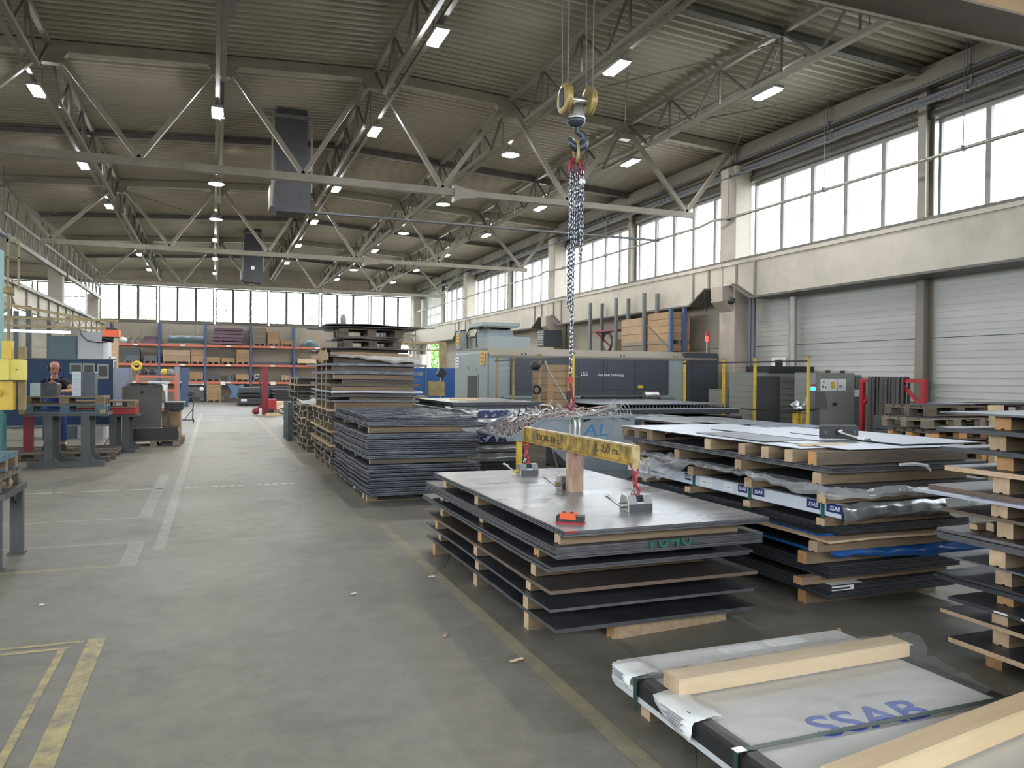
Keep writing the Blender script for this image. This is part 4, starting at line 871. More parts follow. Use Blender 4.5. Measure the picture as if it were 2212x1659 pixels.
crumple('foil_corner', None, None, [[(4.08,4.22,.79),(4.5,4.20,.795),(5.1,4.19,.795),(5.62,4.2,.79)],[(4.06,4.18,.76),(4.5,4.17,.77),(5.1,4.17,.76),(5.63,4.18,.76)],[(4.06,4.17,.70),(4.5,4.17,.71),(5.1,4.16,.71),(5.63,4.18,.70)],[(4.08,4.2,.66),(4.5,4.21,.68),(5.1,4.21,.68),(5.6,4.22,.68)]], 'foil', 40, 10, .022, 5, parent=FP, fq=8)
mb = MB(); mb.prism([(4.98,.80),(5.20,.80),(5.22,.72),(5.24,.66),(5.10,.655),(5.03,.68)], 'y', 4.145, 4.149); one('paper_tag', mb, M['label'], 'white crumpled paper sheet hanging on the silver pack end', 'tag')
studs('directly on the taped silver pack of the right stack', 4.00, 5.45, (4.33, 5.15, 5.95, 6.72), .791, .868)
crumple('clear_plastic', 'clear plastic film draped along the left side above the taped pack', 'film', [[(4.02,6.9,.93),(4.02,6.2,.925),(4.0,5.4,.92),(3.99,4.8,.915),(4.03,4.22,.905),(4.5,4.16,.90),(5.2,4.16,.89)],[(3.98,6.9,.91),(3.96,6.2,.90),(3.96,5.4,.90),(3.96,4.8,.88),(3.98,4.17,.87),(4.5,4.12,.865),(5.2,4.13,.86)],[(4.0,6.9,.90),(3.97,6.2,.885),(3.98,5.4,.885),(3.97,4.8,.86),(4.0,4.15,.835),(4.5,4.14,.83),(5.2,4.15,.84)]], 'film_grey', 70, 8, .028, 8, fq=9)
crumple('clear_plastic', 'crumpled lump of clear plastic bulging out at the far left of the taped pack', 'film', [[(4.06,6.6,.92),(4.04,6.2,.93),(4.05,5.95,.91)],[(3.93,6.6,.87),(3.86,6.2,.90),(3.94,5.9,.88)],[(3.90,6.7,.80),(3.84,6.35,.80),(3.95,6.0,.83)],[(3.92,6.75,.70),(3.9,6.5,.69),(3.93,6.3,.70)]], 'film_grey', 24, 18, .05, 12, fq=7)
bundle('dark steel sheet in the bundle above the clear plastic, right stack', 'fourth bundle sheets, right stack', 4.08, 5.50, 4.22, 7.2, .869, .925, 3, 'ms', 'ms_edge', jit=.004)
studs('level with the white ribbon, right stack', 3.96, 5.4, (4.33, 5.22, 6.08, 6.85), .926, 1.005)
bundle('steel sheet in the bundle just below the top spacers, right stack', 'fifth bundle sheets, right stack', 4.02, 5.52, 4.24, 7.2, 1.006, 1.055, 3, 'ms', 'ms_edge', jit=.01)
mb = MB(); mb.tube([(4.62,4.22,1.052),(4.75,4.215,1.055),(4.86,4.205,1.04),(4.90,4.205,1.0)], [.012,.014,.014,.008], 6); one('ribbon', mb, M['label'], 'short white ribbon end hanging over the upper right stack edge', 'ribbon')
for k, y in enumerate((4.36, 4.58, 4.84, 5.12, 5.58)):
    stud('timber spacer in the top row of the right stack, %s from the camera' % POS[k], 3.93 if k else 3.95, 5.40 if k == 0 else 5.2, y, 1.057, 1.145 if k else 1.15, end='wood_end_o' if k == 0 else 'wood_end', mat='wood_old' if k == 0 else 'wood', rot=0)
# pallet helper
pal_cache = {}
def pallet(label, x, y, z, L=1.2, W=.8, rzr=0, mat='wood_grey', mat2=None, group=None, face='x', h=.144):
    """Euro pallet, long side along local x, near long edge towards -y; origin at its near left lower corner"""
    t = T('pallet', label, 'pallet', (x, y, z), rzr, group); key = (L, W, mat, mat2, h); s = h/.144
    if key not in pal_cache:
        pr = []
        for yy in (0, W/2-.05, W-.1): pr.append(('bottom_board', MB().box(0, L, yy, yy+.1, 0, .022*s), mat))
        for xx in (0, L/2-.07, L-.145):
            for yy in (0, W/2-.05, W-.1): pr.append(('block', MB().box(xx, xx+.145, yy, yy+.1, .022*s, .10*s), mat2 or mat))
            pr.append(('stringer_board', MB().box(xx, xx+.145, 0, W, .10*s, .122*s), mat))
        for k in range(5):
            yy = k*(W-.12)/4; pr.append(('deck_board', MB().box(0, L, yy, yy+.12, .122*s, .144*s), mat))
        pal_cache[key] = [(n_, m_.mesh(n_, M[a_])) for n_, m_, a_ in pr]
    for n_, me in pal_cache[key]: P(t, n_, None, None, me=me)
    return t
pallet('worn pallet under the far end of the white top sheets, right stack', 3.98, 6.55, 1.057, 1.2, .6, 0, 'wood', None, h=.1)
k = 0
for (xa, xb, ya, yb, z, mt, lb) in ((3.96,5.30,5.3,7.15,1.153,'bright','large pale sheet at the far end of the right stack top'), (4.0,5.0,4.55,5.5,1.150,'bright','pale cut sheet near the left edge on the right stack top'), (4.25,5.45,4.32,5.35,1.156,'bright','pale near sheet on the right stack top, in front of the black block'),
        (4.55,5.6,4.9,6.4,1.163,'bright','pale sheet on the right side of the right stack top'), (4.9,5.72,4.45,5.7,1.169,'bright','small pale sheet overhanging the right side of the right stack top'), (4.1,4.9,5.05,6.0,1.160,'galv','grey cut sheet in the middle of the right stack top')):
    plate(lb, xa, xb, ya, yb, z, z+.005, mt, 'ms_edge', rot=R.uniform(-1.5, 1.5), name='cut_sheet', cat='sheet')
mb = MB(); mb.box(4.15, 4.6, 4.68, 4.74, 1.1565, 1.17); one('wood_strip', mb, M['wood_new'], 'thin pale wood strip between the pale top sheets of the right stack', 'strip')
t = T('clamp_block', 'black square clamp block with a silver wrench standing on the right stack', 'block', (4.80, 5.0, 1.175), -.33)
P(t, 'block', MB().prism([(-.15,0),(.15,0),(.155,.01),(.155,.105),(.15,.11),(-.15,.11),(-.155,.105),(-.155,.01)], 'y', -.02, .02), M['black'], local=True)
for sx in (-.12, .12): P(t, 'bolt', MB().cyl((sx,-.026,.055), (sx,-.02,.055), .014), M['magnet_dk'], local=True)
P(t, 'wrench', MB().lathe([(.001,-.03),(.022,-.03),(.022,-.048),(.001,-.048)], (-.005, 0, .062), 14, 'y').bar((0,-.045,.055), (.12,-.20,.008), .022, .012).torus((.14,-.225,.012), .022, .008, 'z', 14), M['chrome'], local=True)

# ---- stack G, far right foreground
GL = [('studs',0,.095,'wood_end_o','dark'),('p',.096,.125,4.12,3.40,'ms','wood_end','wooden edged dark plate near the floor of the far right stack'),('studs',.126,.225,'wood_end',0),('p',.226,.25,4.22,3.54,'ms','wood_end','pale wood edged plate second from the floor, far right stack'),
 ('studs',.251,.335,'wood_end',0),('p',.336,.358,4.17,3.44,'ms','ms','dark plate under a white dashed line, far right stack'),('studs',.359,.43,'wood_end_o',0),('b',.431,.475,4.22,3.56,3),('studs',.476,.575,'wood_end',0),('p',.576,.588,4.22,3.55,'ms','ms_edge','thin light edged plate in the middle of the far right stack'),
 ('studs',.589,.685,'wood_end',0),('b2',.686,.75,4.21,3.56,3),('studs',.751,.855,'wood_end',0),('p',.856,.875,4.22,3.54,'ms_brown','rust_edge','rusty brown edged plate in the far right stack'),('studs',.876,.965,'wood_end',0),('p2',.966,1.01,4.20,3.62,'ms_brown','rust_edge',''),
 ('studs',1.011,1.115,'wood_end',0),('p',1.116,1.145,4.17,3.48,'ms','wood_end','dark sheet on a pale wooden edge, upper far right stack'),('studs',1.146,1.235,'wood_end_o',0),('p',1.236,1.262,4.16,3.5,'ms','ms','dark plate second from the top of the far right stack'),('studs',1.263,1.355,'wood_end',0),('p',1.356,1.38,4.12,3.5,'ms','ms','dark plate directly below the top orange spacer, far right stack'),
 ('studs',1.381,1.462,'wood_end_o',0),('p',1.463,1.475,4.15,3.5,'ms','ms_edge','top dark plate of the far right stack')]
lv = 0
for g in GL:
    if g[0] == 'studs':
        xo = 4.26+R.uniform(-.04, .05)
        for k, y in enumerate((3.18, 2.2, 1.1)): stud('%s ended spacer, level %s of the far right stack, %s from its far end' % ('orange' if g[3] == 'wood_end_o' else 'pale', WORDS[lv], ['first','second','third'][k]), xo, 5.6, y, g[1], g[2], wd=.10, end=g[3], mat='wood' if lv else 'wood_old', rot=0)
        lv += 1
    elif g[0] == 'p': plate(g[7], g[3], 5.7, .35, g[4], g[1], g[2], g[5], g[6])
    elif g[0] == 'p2':
        plate('lower light edged plate of the rust brown pair, far right stack', 4.12, 5.7, .35, 3.66, .966, .984, 'bright', 'bright'); plate('upper rust brown plate of the pair, far right stack', 4.20, 5.7, .35, 3.62, .985, 1.01, 'ms_brown', 'rust_edge')
    else: bundle('plate in the %s bundle of the far right stack' % ('lower' if g[0] == 'b' else 'upper reddish'), '%s bundle plates, far right stack' % g[0], g[3], 5.7, .35, g[4], g[1], g[2], 3, 'ms' if g[0] == 'b' else 'ms_brown', 'ms' if g[0] == 'b' else 'ms_edge', jit=.02, name='steel_plate')
for k in range(2): stud('short thin pale batten on the reddish bundle, far right stack, %s one' % ['left', 'right'][k], 4.36+.05*k, 4.75, 3.43-.07*k, .751, .785+.015*k, wd=.05, rot=0, name='short_batten')
mb = MB()
for k in range(7): mb.box(4.162, 4.168, 2.1+k*.16, 2.18+k*.16, .344, .354)
one('dashed_tape', mb, M['label'], 'white dashed tape along a dark plate edge of the far right stack', 'tape')
# small scraps on the floor
for k, (x, y, l, a, mt, lb) in enumerate(((3.75,3.85,.22,.9,'wood_new','curled pale strip on the floor between the right stacks'),(3.95,3.70,.16,-.5,'label','thin white strip on the floor by the right stack'),(1.62,4.2,.09,.3,'wood_new','wood splinter on the floor left of the front stack'),(1.66,6.2,.05,0,'label','crumb of white paper beside the front stack'),(-1.15,6.35,.03,0,'label','tiny white scrap on the floor at the far left'),(.98,5.9,.04,.4,'label','small paper scrap on the floor in the aisle'),(1.38,4.75,.05,1,'wood_end','wood crumb on the floor by the yellow line'))):
    mb = MB(); mb.bar((x,y,.008), (x+l*math.cos(a), y+l*math.sin(a), .010), .02, .006); one('floor_scrap', mb, M[mt], lb, 'scrap')
# ================================================================== MIDDLE DISTANCE
# ---- stack A beside the aisle
studs('on the floor under the dark sheet stack by the aisle', 1.90, 3.35, (10.22, 10.48, 11.4, 12.4, 12.75), 0, .075, wd=.09, ends=['wood_end'])
plate('black bottom sheet on the floor spacers, dark stack by the aisle', 2.02, 3.44, 10.10, 13.1, .03, .055, 'black_gloss', 'black_gloss')
for k, (za, zb, n, sg) in enumerate(((.076,.49,15,.016),(.565,.90,13,.012),(.985,1.075,5,.010))):
    nm = ['bottom','middle','top'][k]
    bundle('grey sheet in the %s bundle, dark aisle stack' % nm, '%s bundle sheets, dark stack by the aisle' % nm, 1.87+.01*(k == 0), 3.38+.03*(k == 0), 10.08, 13.08, za, zb, n, 'galv', 'galv_edge', jit=.026, fill=.70, ny=10, sag=sg, wav=.004, fr=.9,
        toplabel='uppermost sheet of the %s bundle, dark stack by the aisle' % nm)
studs('under the middle bundle of the dark stack by the aisle', 1.90, 3.25, (10.2, 11.2, 12.35), .49, .564, mat='wood_old')
studs('under the top bundle of the dark stack by the aisle', 1.92, 3.22, (10.2, 11.2, 12.35), .90, .984)
for k in range(3):
    mb = MB(); r = random.Random(40+k); x0, x1, y0, y1 = 1.88+.02*k, 3.36, 10.1, 13.0; z = 1.078+.014*k; nx, ny = 7, 16
    def gz(i, j): return z+.012*noise.noise(Vector((i*.9, j*.7, k*5)))+(.012 if r.random() < .15 else 0)
    for i in range(nx+1): 
        x = x0+(x1-x0)*i/nx; mb.bar((x, y0, gz(i, 0)), (x+r.uniform(-.01,.01), y1, gz(i, ny)), .035 if i in (0, nx) else .02, .004)
    for j in range(ny+1):
        y = y0+(y1-y0)*j/ny
        for i in range(nx):
            if r.random() < .86: mb.bar((x0+(x1-x0)*i/nx, y, gz(i, j)), (x0+(x1-x0)*(i+1)/nx, y+r.uniform(-.03,.03), gz(i+1, j)), r.choice((.02,.03,.05,.09)), .005)
    one('cut_out_sheet', mb, M['galv_edge' if k else 'ms'], 'laser cut skeleton sheet, %s of three on top of the dark stack by the aisle' % ['lowest','middle','topmost'][k], 'sheet')
# ---- stack B, tall, behind A
zz = 0; BL = [('p','ms'),('p','wood'),('p','ms')]
r = random.Random(5); z = 0.0; lv = 0
lev = [.0,.12,.235,.34,.46,.58,.70,.82,.94,1.06]
for k in range(len(lev)-1):
    za, zb = lev[k], lev[k+1]; th = .022
    studs('low level %s of the tall stack behind the dark sheets' % WORDS[k], 1.87+r.uniform(-.03,.04), 3.2, (13.7, 14.4, 15.1, 15.9), za+(.001 if k else 0), zb-th-.012, wd=.07, mat='wood_old' if k % 3 else 'wood')
    if k in (3, 5, 8): stud('long plank lying along the aisle side of the tall stack, %s of three up' % {3:'first',5:'second',8:'third'}[k], 13.45, 16.3, 1.90, zb-th-.011, zb-.001, wd=.1, mat='wood_y', end='wood_end', ax='y', rot=0, name='plank')
    plate('sheet number %s from the floor in the tall stack behind the dark sheets' % WORDS[k], 1.90 if k not in (3,5,8) else 1.99, 3.38, 13.48+r.uniform(-.04,.05), 16.4, zb-th-.011, zb-.001, 'ms_brown' if k % 2 else 'ms', 'ms_edge', ny=6, wav=.008)
for (za, zb, x0, x1, y0, mt, ed, lb) in ((1.18,1.22,1.86,3.42,13.5,'ms','ms_edge','dark sheet just above the skeleton sheets, tall stack'),(1.275,1.295,1.86,3.40,13.45,'ms','ms_edge','thin sheet below the bright sheets, tall stack'),(1.345,1.375,1.87,3.47,13.42,'galv','bright','bright edged silvery sheet halfway up the tall stack'),
        (1.455,1.50,1.87,3.45,13.5,'wood_old','wood_old','thick brown board in the tall stack'),(1.575,1.59,1.88,3.42,13.5,'ms','ms_edge','thin sheet over the brown board, tall stack'),(1.665,1.72,1.88,3.47,13.45,'galv','galv_edge','thick grey sheet in the upper tall stack'),(1.81,1.85,1.80,3.52,13.4,'galv','galv_edge','wide grey sheet below the crumpled paper, tall stack')):
    plate(lb, x0, x1, y0, y0+3, za, zb, mt, ed, ny=6, wav=.006)
for (za, zb, xs, mt) in ((1.06,1.179,1.95,'wood'),(1.221,1.274,2.2,'wood_old'),(1.296,1.344,1.9,'wood_old'),(1.376,1.454,1.9,'wood'),(1.501,1.574,2.07,'wood_old'),(1.591,1.664,1.92,'wood'),(1.721,1.809,1.9,'wood_old'),(1.851,1.96,1.92,'wood_old')):
    for k, y in enumerate((13.56, 14.2, 14.8, 15.6)):
        stud('timber in the tall stack at %s, %s one' % ({1.06:'the height of the skeleton sheets',1.221:'its narrow lower gap',1.296:'the gap under the bright sheet',1.376:'the gap over the bright sheet',1.501:'the gap over the brown board',1.591:'the gap under the thick grey sheet',1.721:'the gap over the thick grey sheet',1.851:'the gap behind the crumpled paper'}[za], POS[k]),
             xs if k == 0 else 1.88, 3.32, y, za+.0005, zb-.0005, wd=.07, mat=mt, rot=0)
crumple('crumpled_paper', 'torn silver grey wrapping paper hanging down the front of the tall stack', 'paper', [[(1.85,13.42,2.03),(2.4,13.36,1.99),(2.9,13.35,2.0),(3.35,13.38,1.97)],[(1.83,13.36,2.0),(2.4,13.30,1.95),(2.9,13.3,1.93),(3.40,13.33,1.92)],[(1.95,13.38,1.97),(2.4,13.33,1.92),(2.9,13.3,1.88),(3.38,13.33,1.85)]], 'paper', 36, 10, .06, 4, fq=5)
crumple('crumpled_paper', 'ragged brown paper scraps at the aisle side corner high on the tall stack', 'paper', [[(1.75,13.9,2.06),(1.74,13.6,2.05),(1.80,13.4,2.04)],[(1.70,14.0,1.98),(1.68,13.6,1.97),(1.78,13.38,1.98)],[(1.74,13.9,1.88),(1.72,13.6,1.90),(1.80,13.4,1.90)]], 'card', 16, 12, .08, 9, fq=6)
plate('thick cardboard covered board over the torn paper, tall stack', 1.85, 3.2, 13.45, 16.2, 1.961, 2.04, 'wood_old', 'card', ny=6, wav=.01)
plate('warped sheet with curled corners under the black pallets, tall stack', 1.78, 3.42, 13.32, 16.3, 2.10, 2.112, 'paper', 'ms', ny=8, wav=.02)
studs('propping the warped sheet high on the tall stack', 1.88, 3.2, (13.6, 14.6), 2.041, 2.095, mat='wood_old')
pallet('black old pallet, lower of two on top of the tall stack', 2.10, 13.55, 2.125, 1.0, .8, 0, 'wood_old', None, h=.13)
plate('dark sheet between the two black pallets of the tall stack', 1.95, 3.12, 13.45, 14.9, 2.27, 2.285, 'ms', 'ms', ny=4, wav=.015)
pallet('black old pallet, upper of two on top of the tall stack', 2.02, 13.50, 2.30, 1.1, .8, 0, 'wood_old', None, h=.16)
plate('topmost big dark sheet crowning the tall stack', 1.72, 3.55, 13.25, 15.2, 2.495, 2.508, 'ms', 'ms', rot=6, ny=5, wav=.018)
plate('second dark sheet just below the topmost one on the tall stack', 1.85, 3.35, 13.3, 15.0, 2.466, 2.478, 'ms_brown', 'ms', rot=-7, ny=5, wav=.005)
one('rounded_cap', MB().lathe([(.03,2.55),(.05,2.56),(.05,2.66),(.035,2.72),(.001,2.735)], (2.15,14.0,0), 14), M['stone'], 'small grey rounded cap standing on top of the tall stack', 'cap')
# ---- stacks C behind
z = 0
for k in range(7):
    zb = z+.13+.012*(k % 3); studs('level %s of the low ragged stack farther along the aisle' % WORDS[k], 1.86+.03*(k % 2), 3.1, (17.2, 18.1, 19.1), z+.001, zb-.03, wd=.09, mat='wood_old')
    plate('ragged board %s from the floor, low stack farther along the aisle' % WORDS[k], 1.84+.02*(k % 3), 3.2, 16.95, 19.6, zb-.029, zb-.004, 'wood_old', 'wood_end' if k == 4 else 'wood_grey', name='board', cat='board', ny=8, wav=.03); z = zb
crumple('tarpaulin', 'crumpled grey tarpaulin on the low ragged stack along the aisle', 'tarpaulin', [[(1.85,17.2,z+.05),(2.4,17.1,z+.10),(3.0,17.2,z+.06)],[(1.75,17.6,z+.09),(2.4,17.9,z+.12),(3.1,17.9,z+.05)],[(1.8,18.4,z+.03),(2.4,18.6,z+.09),(3.1,18.6,z+.04)]], 'stone', 20, 14, .10, 3, fq=5)
z = 0
for k in range(9):
    zb = z+.175; studs('level %s of the dark stack behind the tarpaulin' % WORDS[k], 2.05, 3.3, (21.0, 22.0, 23.0), z+.001, zb-.05, wd=.1, mat='wood_old')
    plate('plate %s from the floor in the dark stack behind the tarpaulin' % WORDS[k], 1.98+.03*(k % 3), 3.4, 20.7, 23.4, zb-.049, zb-.004, 'ms_brown' if k % 3 == 0 else 'ms', 'wood_grey' if k % 3 == 1 else 'ms_edge'); z = zb
for k in range(5):
    stud('black steel profile sticking into the aisle, number %s up in the low heap' % WORDS[k], 22.3+.15*k, 26, 2.25+.09*(k % 2)-.03*k, .04+.085*k, .115+.085*k, wd=.12, mat='black', end='ms', ax='y', rot=1.5*k-2, name='steel_profile', cat='profile')
stud('timber under the black steel profiles in the low heap', 1.9, 2.9, 23, 0, .04, mat='wood_old')
pl_ = [('p',.17,.185)]
for k in range(3): mb = MB(); mb.box(1.72, 1.84, 19.9+k*.45, 20.25+k*.45, .0, .95-.0*k); one('green_crate_side', mb, M['green_box'], 'narrow dark green crate beside the aisle, %s of three' % WORDS[k], 'crate')
# ---- stack D, wrapped packs behind the dark stack
studs('on the floor under the white wrapped stack', 3.7, 5.1, (12.45, 13.6, 14.9), 0, .06)
DX0, DX1, DY0, DY1 = 3.68, 5.18, 12.30, 15.0
bundle('dark steel sheet in the floor bundle of the white wrapped stack', 'floor bundle sheets, white wrapped stack', DX0, DX1, DY0, DY1, .061, .20, 4, 'ms', 'ms', jit=.003)
def wrapped(z0, z1, mat, label, bulge=.02):
    n = 10; t = T('wrapped_sheet_pack', label, 'sheet pack', ((DX0+DX1)/2, (DY0+DY1)/2, z0)); mb = MB()
    mb.prism([(DX0,z0),(DX1,z0),(DX1+bulge,z0+.02),(DX1+bulge,z1-.02),(DX1,z1),(DX0,z1),(DX0-bulge,z1-.02),(DX0-bulge,z0+.02)], 'y', DY0, DY1); P(t, 'wrapping', mb, M[mat])
    if bulge > .015: crumple('end_fold', None, None, [[(DX0-.01,DY0-.005,z1),((DX0+DX1)/2,DY0-.005,z1),(DX1+.01,DY0-.005,z1)],[(DX0-.01,DY0-.03,(z0+z1)/2),((DX0+DX1)/2,DY0-.05,(z0+z1)/2),(DX1+.01,DY0-.03,(z0+z1)/2)],[(DX0,DY0-.005,z0+.01),((DX0+DX1)/2,DY0-.005,z0+.01),(DX1,DY0-.005,z0+.01)]], mat, 30, 8, .018, int(z0*100), parent=t, fq=6)
    return t
def darkbar(z0, z1, lb): plate(lb, DX0+.01, DX1, DY0+.02, DY1, z0, z1, 'ms', 'ms', name='steel_sheet', cat='sheet')
wrapped(.225, .355, 'foil', 'silver crumpled pack at the bottom of the white wrapped stack', .02); darkbar(.201, .224, 'dark sheet below the bottom silver pack, white wrapped stack')
darkbar(.356, .384, 'dark sheet between the two lower silver packs, white wrapped stack'); wrapped(.385, .495, 'foil', 'second silver crumpled pack of the white wrapped stack', .02)
darkbar(.496, .549, 'dark thick sheet below the pack with cut off blue letters'); t = wrapped(.55, .655, 'wrap_white', 'white pack with half hidden blue letters in the wrapped stack', .004)
lettering(t, 'SSAB', .20, M['navy_tape'], MT(4.30, DY0-.004, .575, rx=PI/2, sc=(1.5,1,1)), 'blue_lettering', shear=.2, bold=.008, zmin=.553)
darkbar(.656, .714, 'dark sheet above the blue letter pack, white wrapped stack'); wrapped(.715, .80, 'wrap_white', 'plain white pack in the middle of the wrapped stack', .004)
darkbar(.801, .839, 'dark sheet on the plain white pack of the wrapped stack'); wrapped(.84, .95, 'foil', 'silver pack with rounded left end, upper wrapped stack', .025)
t = wrapped(.965, 1.105, 'foil', 'silver pack with large upside down dark letters, wrapped stack', .01)
lettering(t, 'SSAB', .16, M['navy_tape'], MT(4.40, DY0-.055, 1.035, rx=PI/2, ry=PI, sc=(1.6,.9,-1)), 'dark_lettering', shear=.2, bold=.006)
P(t, 'paper_label', MB().box(4.86, 4.96, DY0-.06, DY0-.055, .93, 1.11), M['label'])
darkbar(1.106, 1.15, 'dark sheet beneath the glossy top plate of the wrapped stack')
plate('glossy dark top plate of the wrapped stack, in front of the laser machine', 3.67, 5.30, 12.28, 14.9, 1.165, 1.215, 'oiled', 'ms')
studs('between the top plates of the wrapped stack', 3.75, 5.1, (12.5, 14.5), 1.151, 1.164)
stud('pale timber offcut lying on the top plate of the wrapped stack', 3.95, 4.45, 13.4, 1.216, 1.25, wd=.12, mat='wood_new', end='wood_end', rot=-20)
crumple('torn_film', 'torn white film edge sticking out from the left of the wrapped stack', 'film', [[(3.55,12.35,1.152),(3.8,12.31,1.152),(4.1,12.31,1.152)],[(3.5,12.15,1.13),(3.75,12.05,1.08),(4.05,12.0,1.05)],[(3.52,12.2,1.11),(3.75,12.15,1.05),(4.02,12.1,1.03)]], 'foil', 16, 8, .05, 2, fq=8)

# ---- scrap skip
B = T('scrap_skip', 'grey tipping skip full of aluminium scrap, with blue chalk writing', 'skip', (4.4, 9.6, 0)); y0, y1 = 9.0, 10.3
side = [(3.45,.90),(3.78,1.08),(3.90,1.115),(5.20,1.14),(5.13,.34),(4.78,.28),(4.28,.50),(3.95,.80),(3.50,.86)]
P(B, 'side_wall', MB().prism(side, 'y', y0, y0+.015), M['bin']); P(B, 'side_wall', MB().prism(side, 'y', y1-.015, y1), M['bin'])
P(B, 'end_wall', MB().prism([(5.13,.34),(5.115,.34),(5.185,1.14),(5.20,1.14)], 'y', y0+.015, y1-.015), M['bin'])
P(B, 'bottom', MB().prism([(5.13,.34),(4.78,.28),(4.28,.50),(3.95,.80),(3.47,.875),(3.47,.89),(3.95,.82),(4.28,.52),(4.78,.30),(5.13,.36)], 'y', y0+.015, y1-.015), M['bin_dk'])
mb = MB(); mb.bar((3.90,y0,1.12),(5.215,y0,1.148),.04,.035); mb.bar((3.90,y1,1.12),(5.215,y1,1.148),.04,.035); mb.bar((5.205,y0,1.148),(5.205,y1,1.148),.04,.035); mb.bar((3.90,y0,1.12),(3.45,y0,.90),.03,.03); mb.bar((3.45,y0,.895),(3.45,y1,.895),.05,.03); P(B, 'rim', mb, M['bin'])
P(B, 'rib', MB().bar((4.62,y0-.01,.45),(5.12,y0-.01,.45),.02,.012), M['bin']); P(B, 'fork_frame', MB().box(3.9,5.1,y0+.1,y0+.22,0,.16).box(3.9,5.1,y1-.25,y1-.13,0,.16).box(4.6,5.0,y0+.1,y1-.13,.16,.30), M['bin_dk'])
P(B, 'support_post', MB().box(3.56,3.62,y0+.05,y0+.11,0,.86), M['yellow']); P(B, 'release_lever', MB().bar((3.98,y0-.02,.80),(4.2,y0-.03,.12),.025,.012), M['chrome'])
P(B, 'frame_panel', MB().box(3.65,3.95,y0+.06,y0+.09,.35,.80), M['wood_old']); P(B, 'wheel', MB().torus((4.25,y0-.02,.25),.11,.045,'y',20), M['black'])
lettering(B, 'AL', .25, M['blue_chalk'], MT(4.62, y0-.003, .965, rx=PI/2, sc=(1.25,.85,1)), 'chalk_writing', shear=.1); lettering(B, 'SKRAP', .17, M['blue_chalk'], MT(4.60, y0-.003, .78, rx=PI/2, sc=(1.2,.85,1)), 'chalk_writing', shear=.1)
mb = MB(); r = random.Random(3)
for k in range(230):
    x, y = r.uniform(3.85,5.1), r.uniform(y0+.05,y1-.08); h = 1.1+r.random()**1.5*.24*(1-abs(x-4.45)/.95); a = r.uniform(0,PI*2); l = r.uniform(.08,.3)
    pts = [(x+l*math.cos(a)*u+.03*math.sin(u*9+k), y+l*math.sin(a)*u, h-.06+.10*math.sin(u*3.0+k)*r.uniform(.2,1)) for u in (0,.33,.66,1)]
    mb.tube(pts, r.choice((.004,.006,.012)), 5, r.choice((0,0,1,2)))
mb.box(3.9, 5.1, y0+.02, y1-.02, .95, 1.06, 2)
one('scrap_heap', mb, (M['alu'], M['copper'], M['black']), 'tangled heap of small metal scrap filling the grey skip', 'scrap', kind='stuff')
mb = MB()
for k in range(260):
    x, y = r.uniform(3.42,3.95), r.uniform(y0+.02,y1-.1); h0 = .89+max(0,(x-3.42))*.38; rr = r.uniform(.015,.04); a = r.uniform(0,PI)
    pts = [(x+rr*math.cos(b)*math.cos(a), y+rr*math.cos(b)*math.sin(a), h0+.03*r.random()+rr*math.sin(b)) for b in [PI*2*q/7 for q in range(6)]]
    mb.tube(pts, .0028, 4, r.choice((0,1,1,3)))
one('wire_scrap', mb, (M['alu'], M['copper'], M['black'], M['stone']), 'matted coppery wire scrap spilling over the skip lip', 'scrap', kind='stuff')
for k in range(3):
    mb = MB(); x0, z0, an = ((3.95,1.14,.16),(4.55,1.2,.12),(3.72,.99,.35))[k]; L_ = (.55,.42,.3)[k]
    for q in range(12):
        f_ = q/11; mb.bar((x0+L_*f_, 9.12+.1*k, z0+L_*f_*an-.03), (x0+L_*f_+.01, 9.14+.1*k, z0+L_*f_*an+.045), .008, .012)
    for dz in (-.02, .035): mb.bar((x0,9.13+.1*k,z0+dz), (x0+L_,9.13+.1*k,z0+L_*an+dz), .01, .01)
    one('ladder_offcut', mb, M['copper'], 'pinkish ladder shaped metal offcut in the skip, %s one' % ['left','right','lowest left'][k], 'scrap')
for k, (p, q, wd) in enumerate((((3.9,9.1,1.16),(4.35,9.2,1.24),.03),((4.2,9.05,1.13),(5.0,9.15,1.27),.06),((4.7,9.1,1.14),(5.05,9.3,1.36),.015),((4.15,9.2,1.3),(4.35,9.1,1.18),.05),((4.8,9.05,1.13),(5.12,9.2,1.30),.012),((3.85,9.2,1.28),(3.98,9.15,1.15),.02))):
    mb = MB(); mb.tube([p, ((p[0]+q[0])/2, (p[1]+q[1])/2, (p[2]+q[2])/2-.03), q], wd/2, 4); one('metal_strip', mb, M['alu'], ['short bright strip at the left of the skip','long wide grey strip slanting across the skip','tall thin bright strip at the right of the skip','stubby white strip below the chain hook','thin bright curl beside the tall strip in the skip','small white strip upright at the skip left end'][k], 'strip')
mb = MB()
for q in range(5): mb.torus((5.0+.02*q, 9.2, 1.17), .05+.03*q, .004, 'y', 20, 4)
one('wire_coil', mb, M['alu'], 'loose coil of bright wire at the right end of the skip', 'coil')

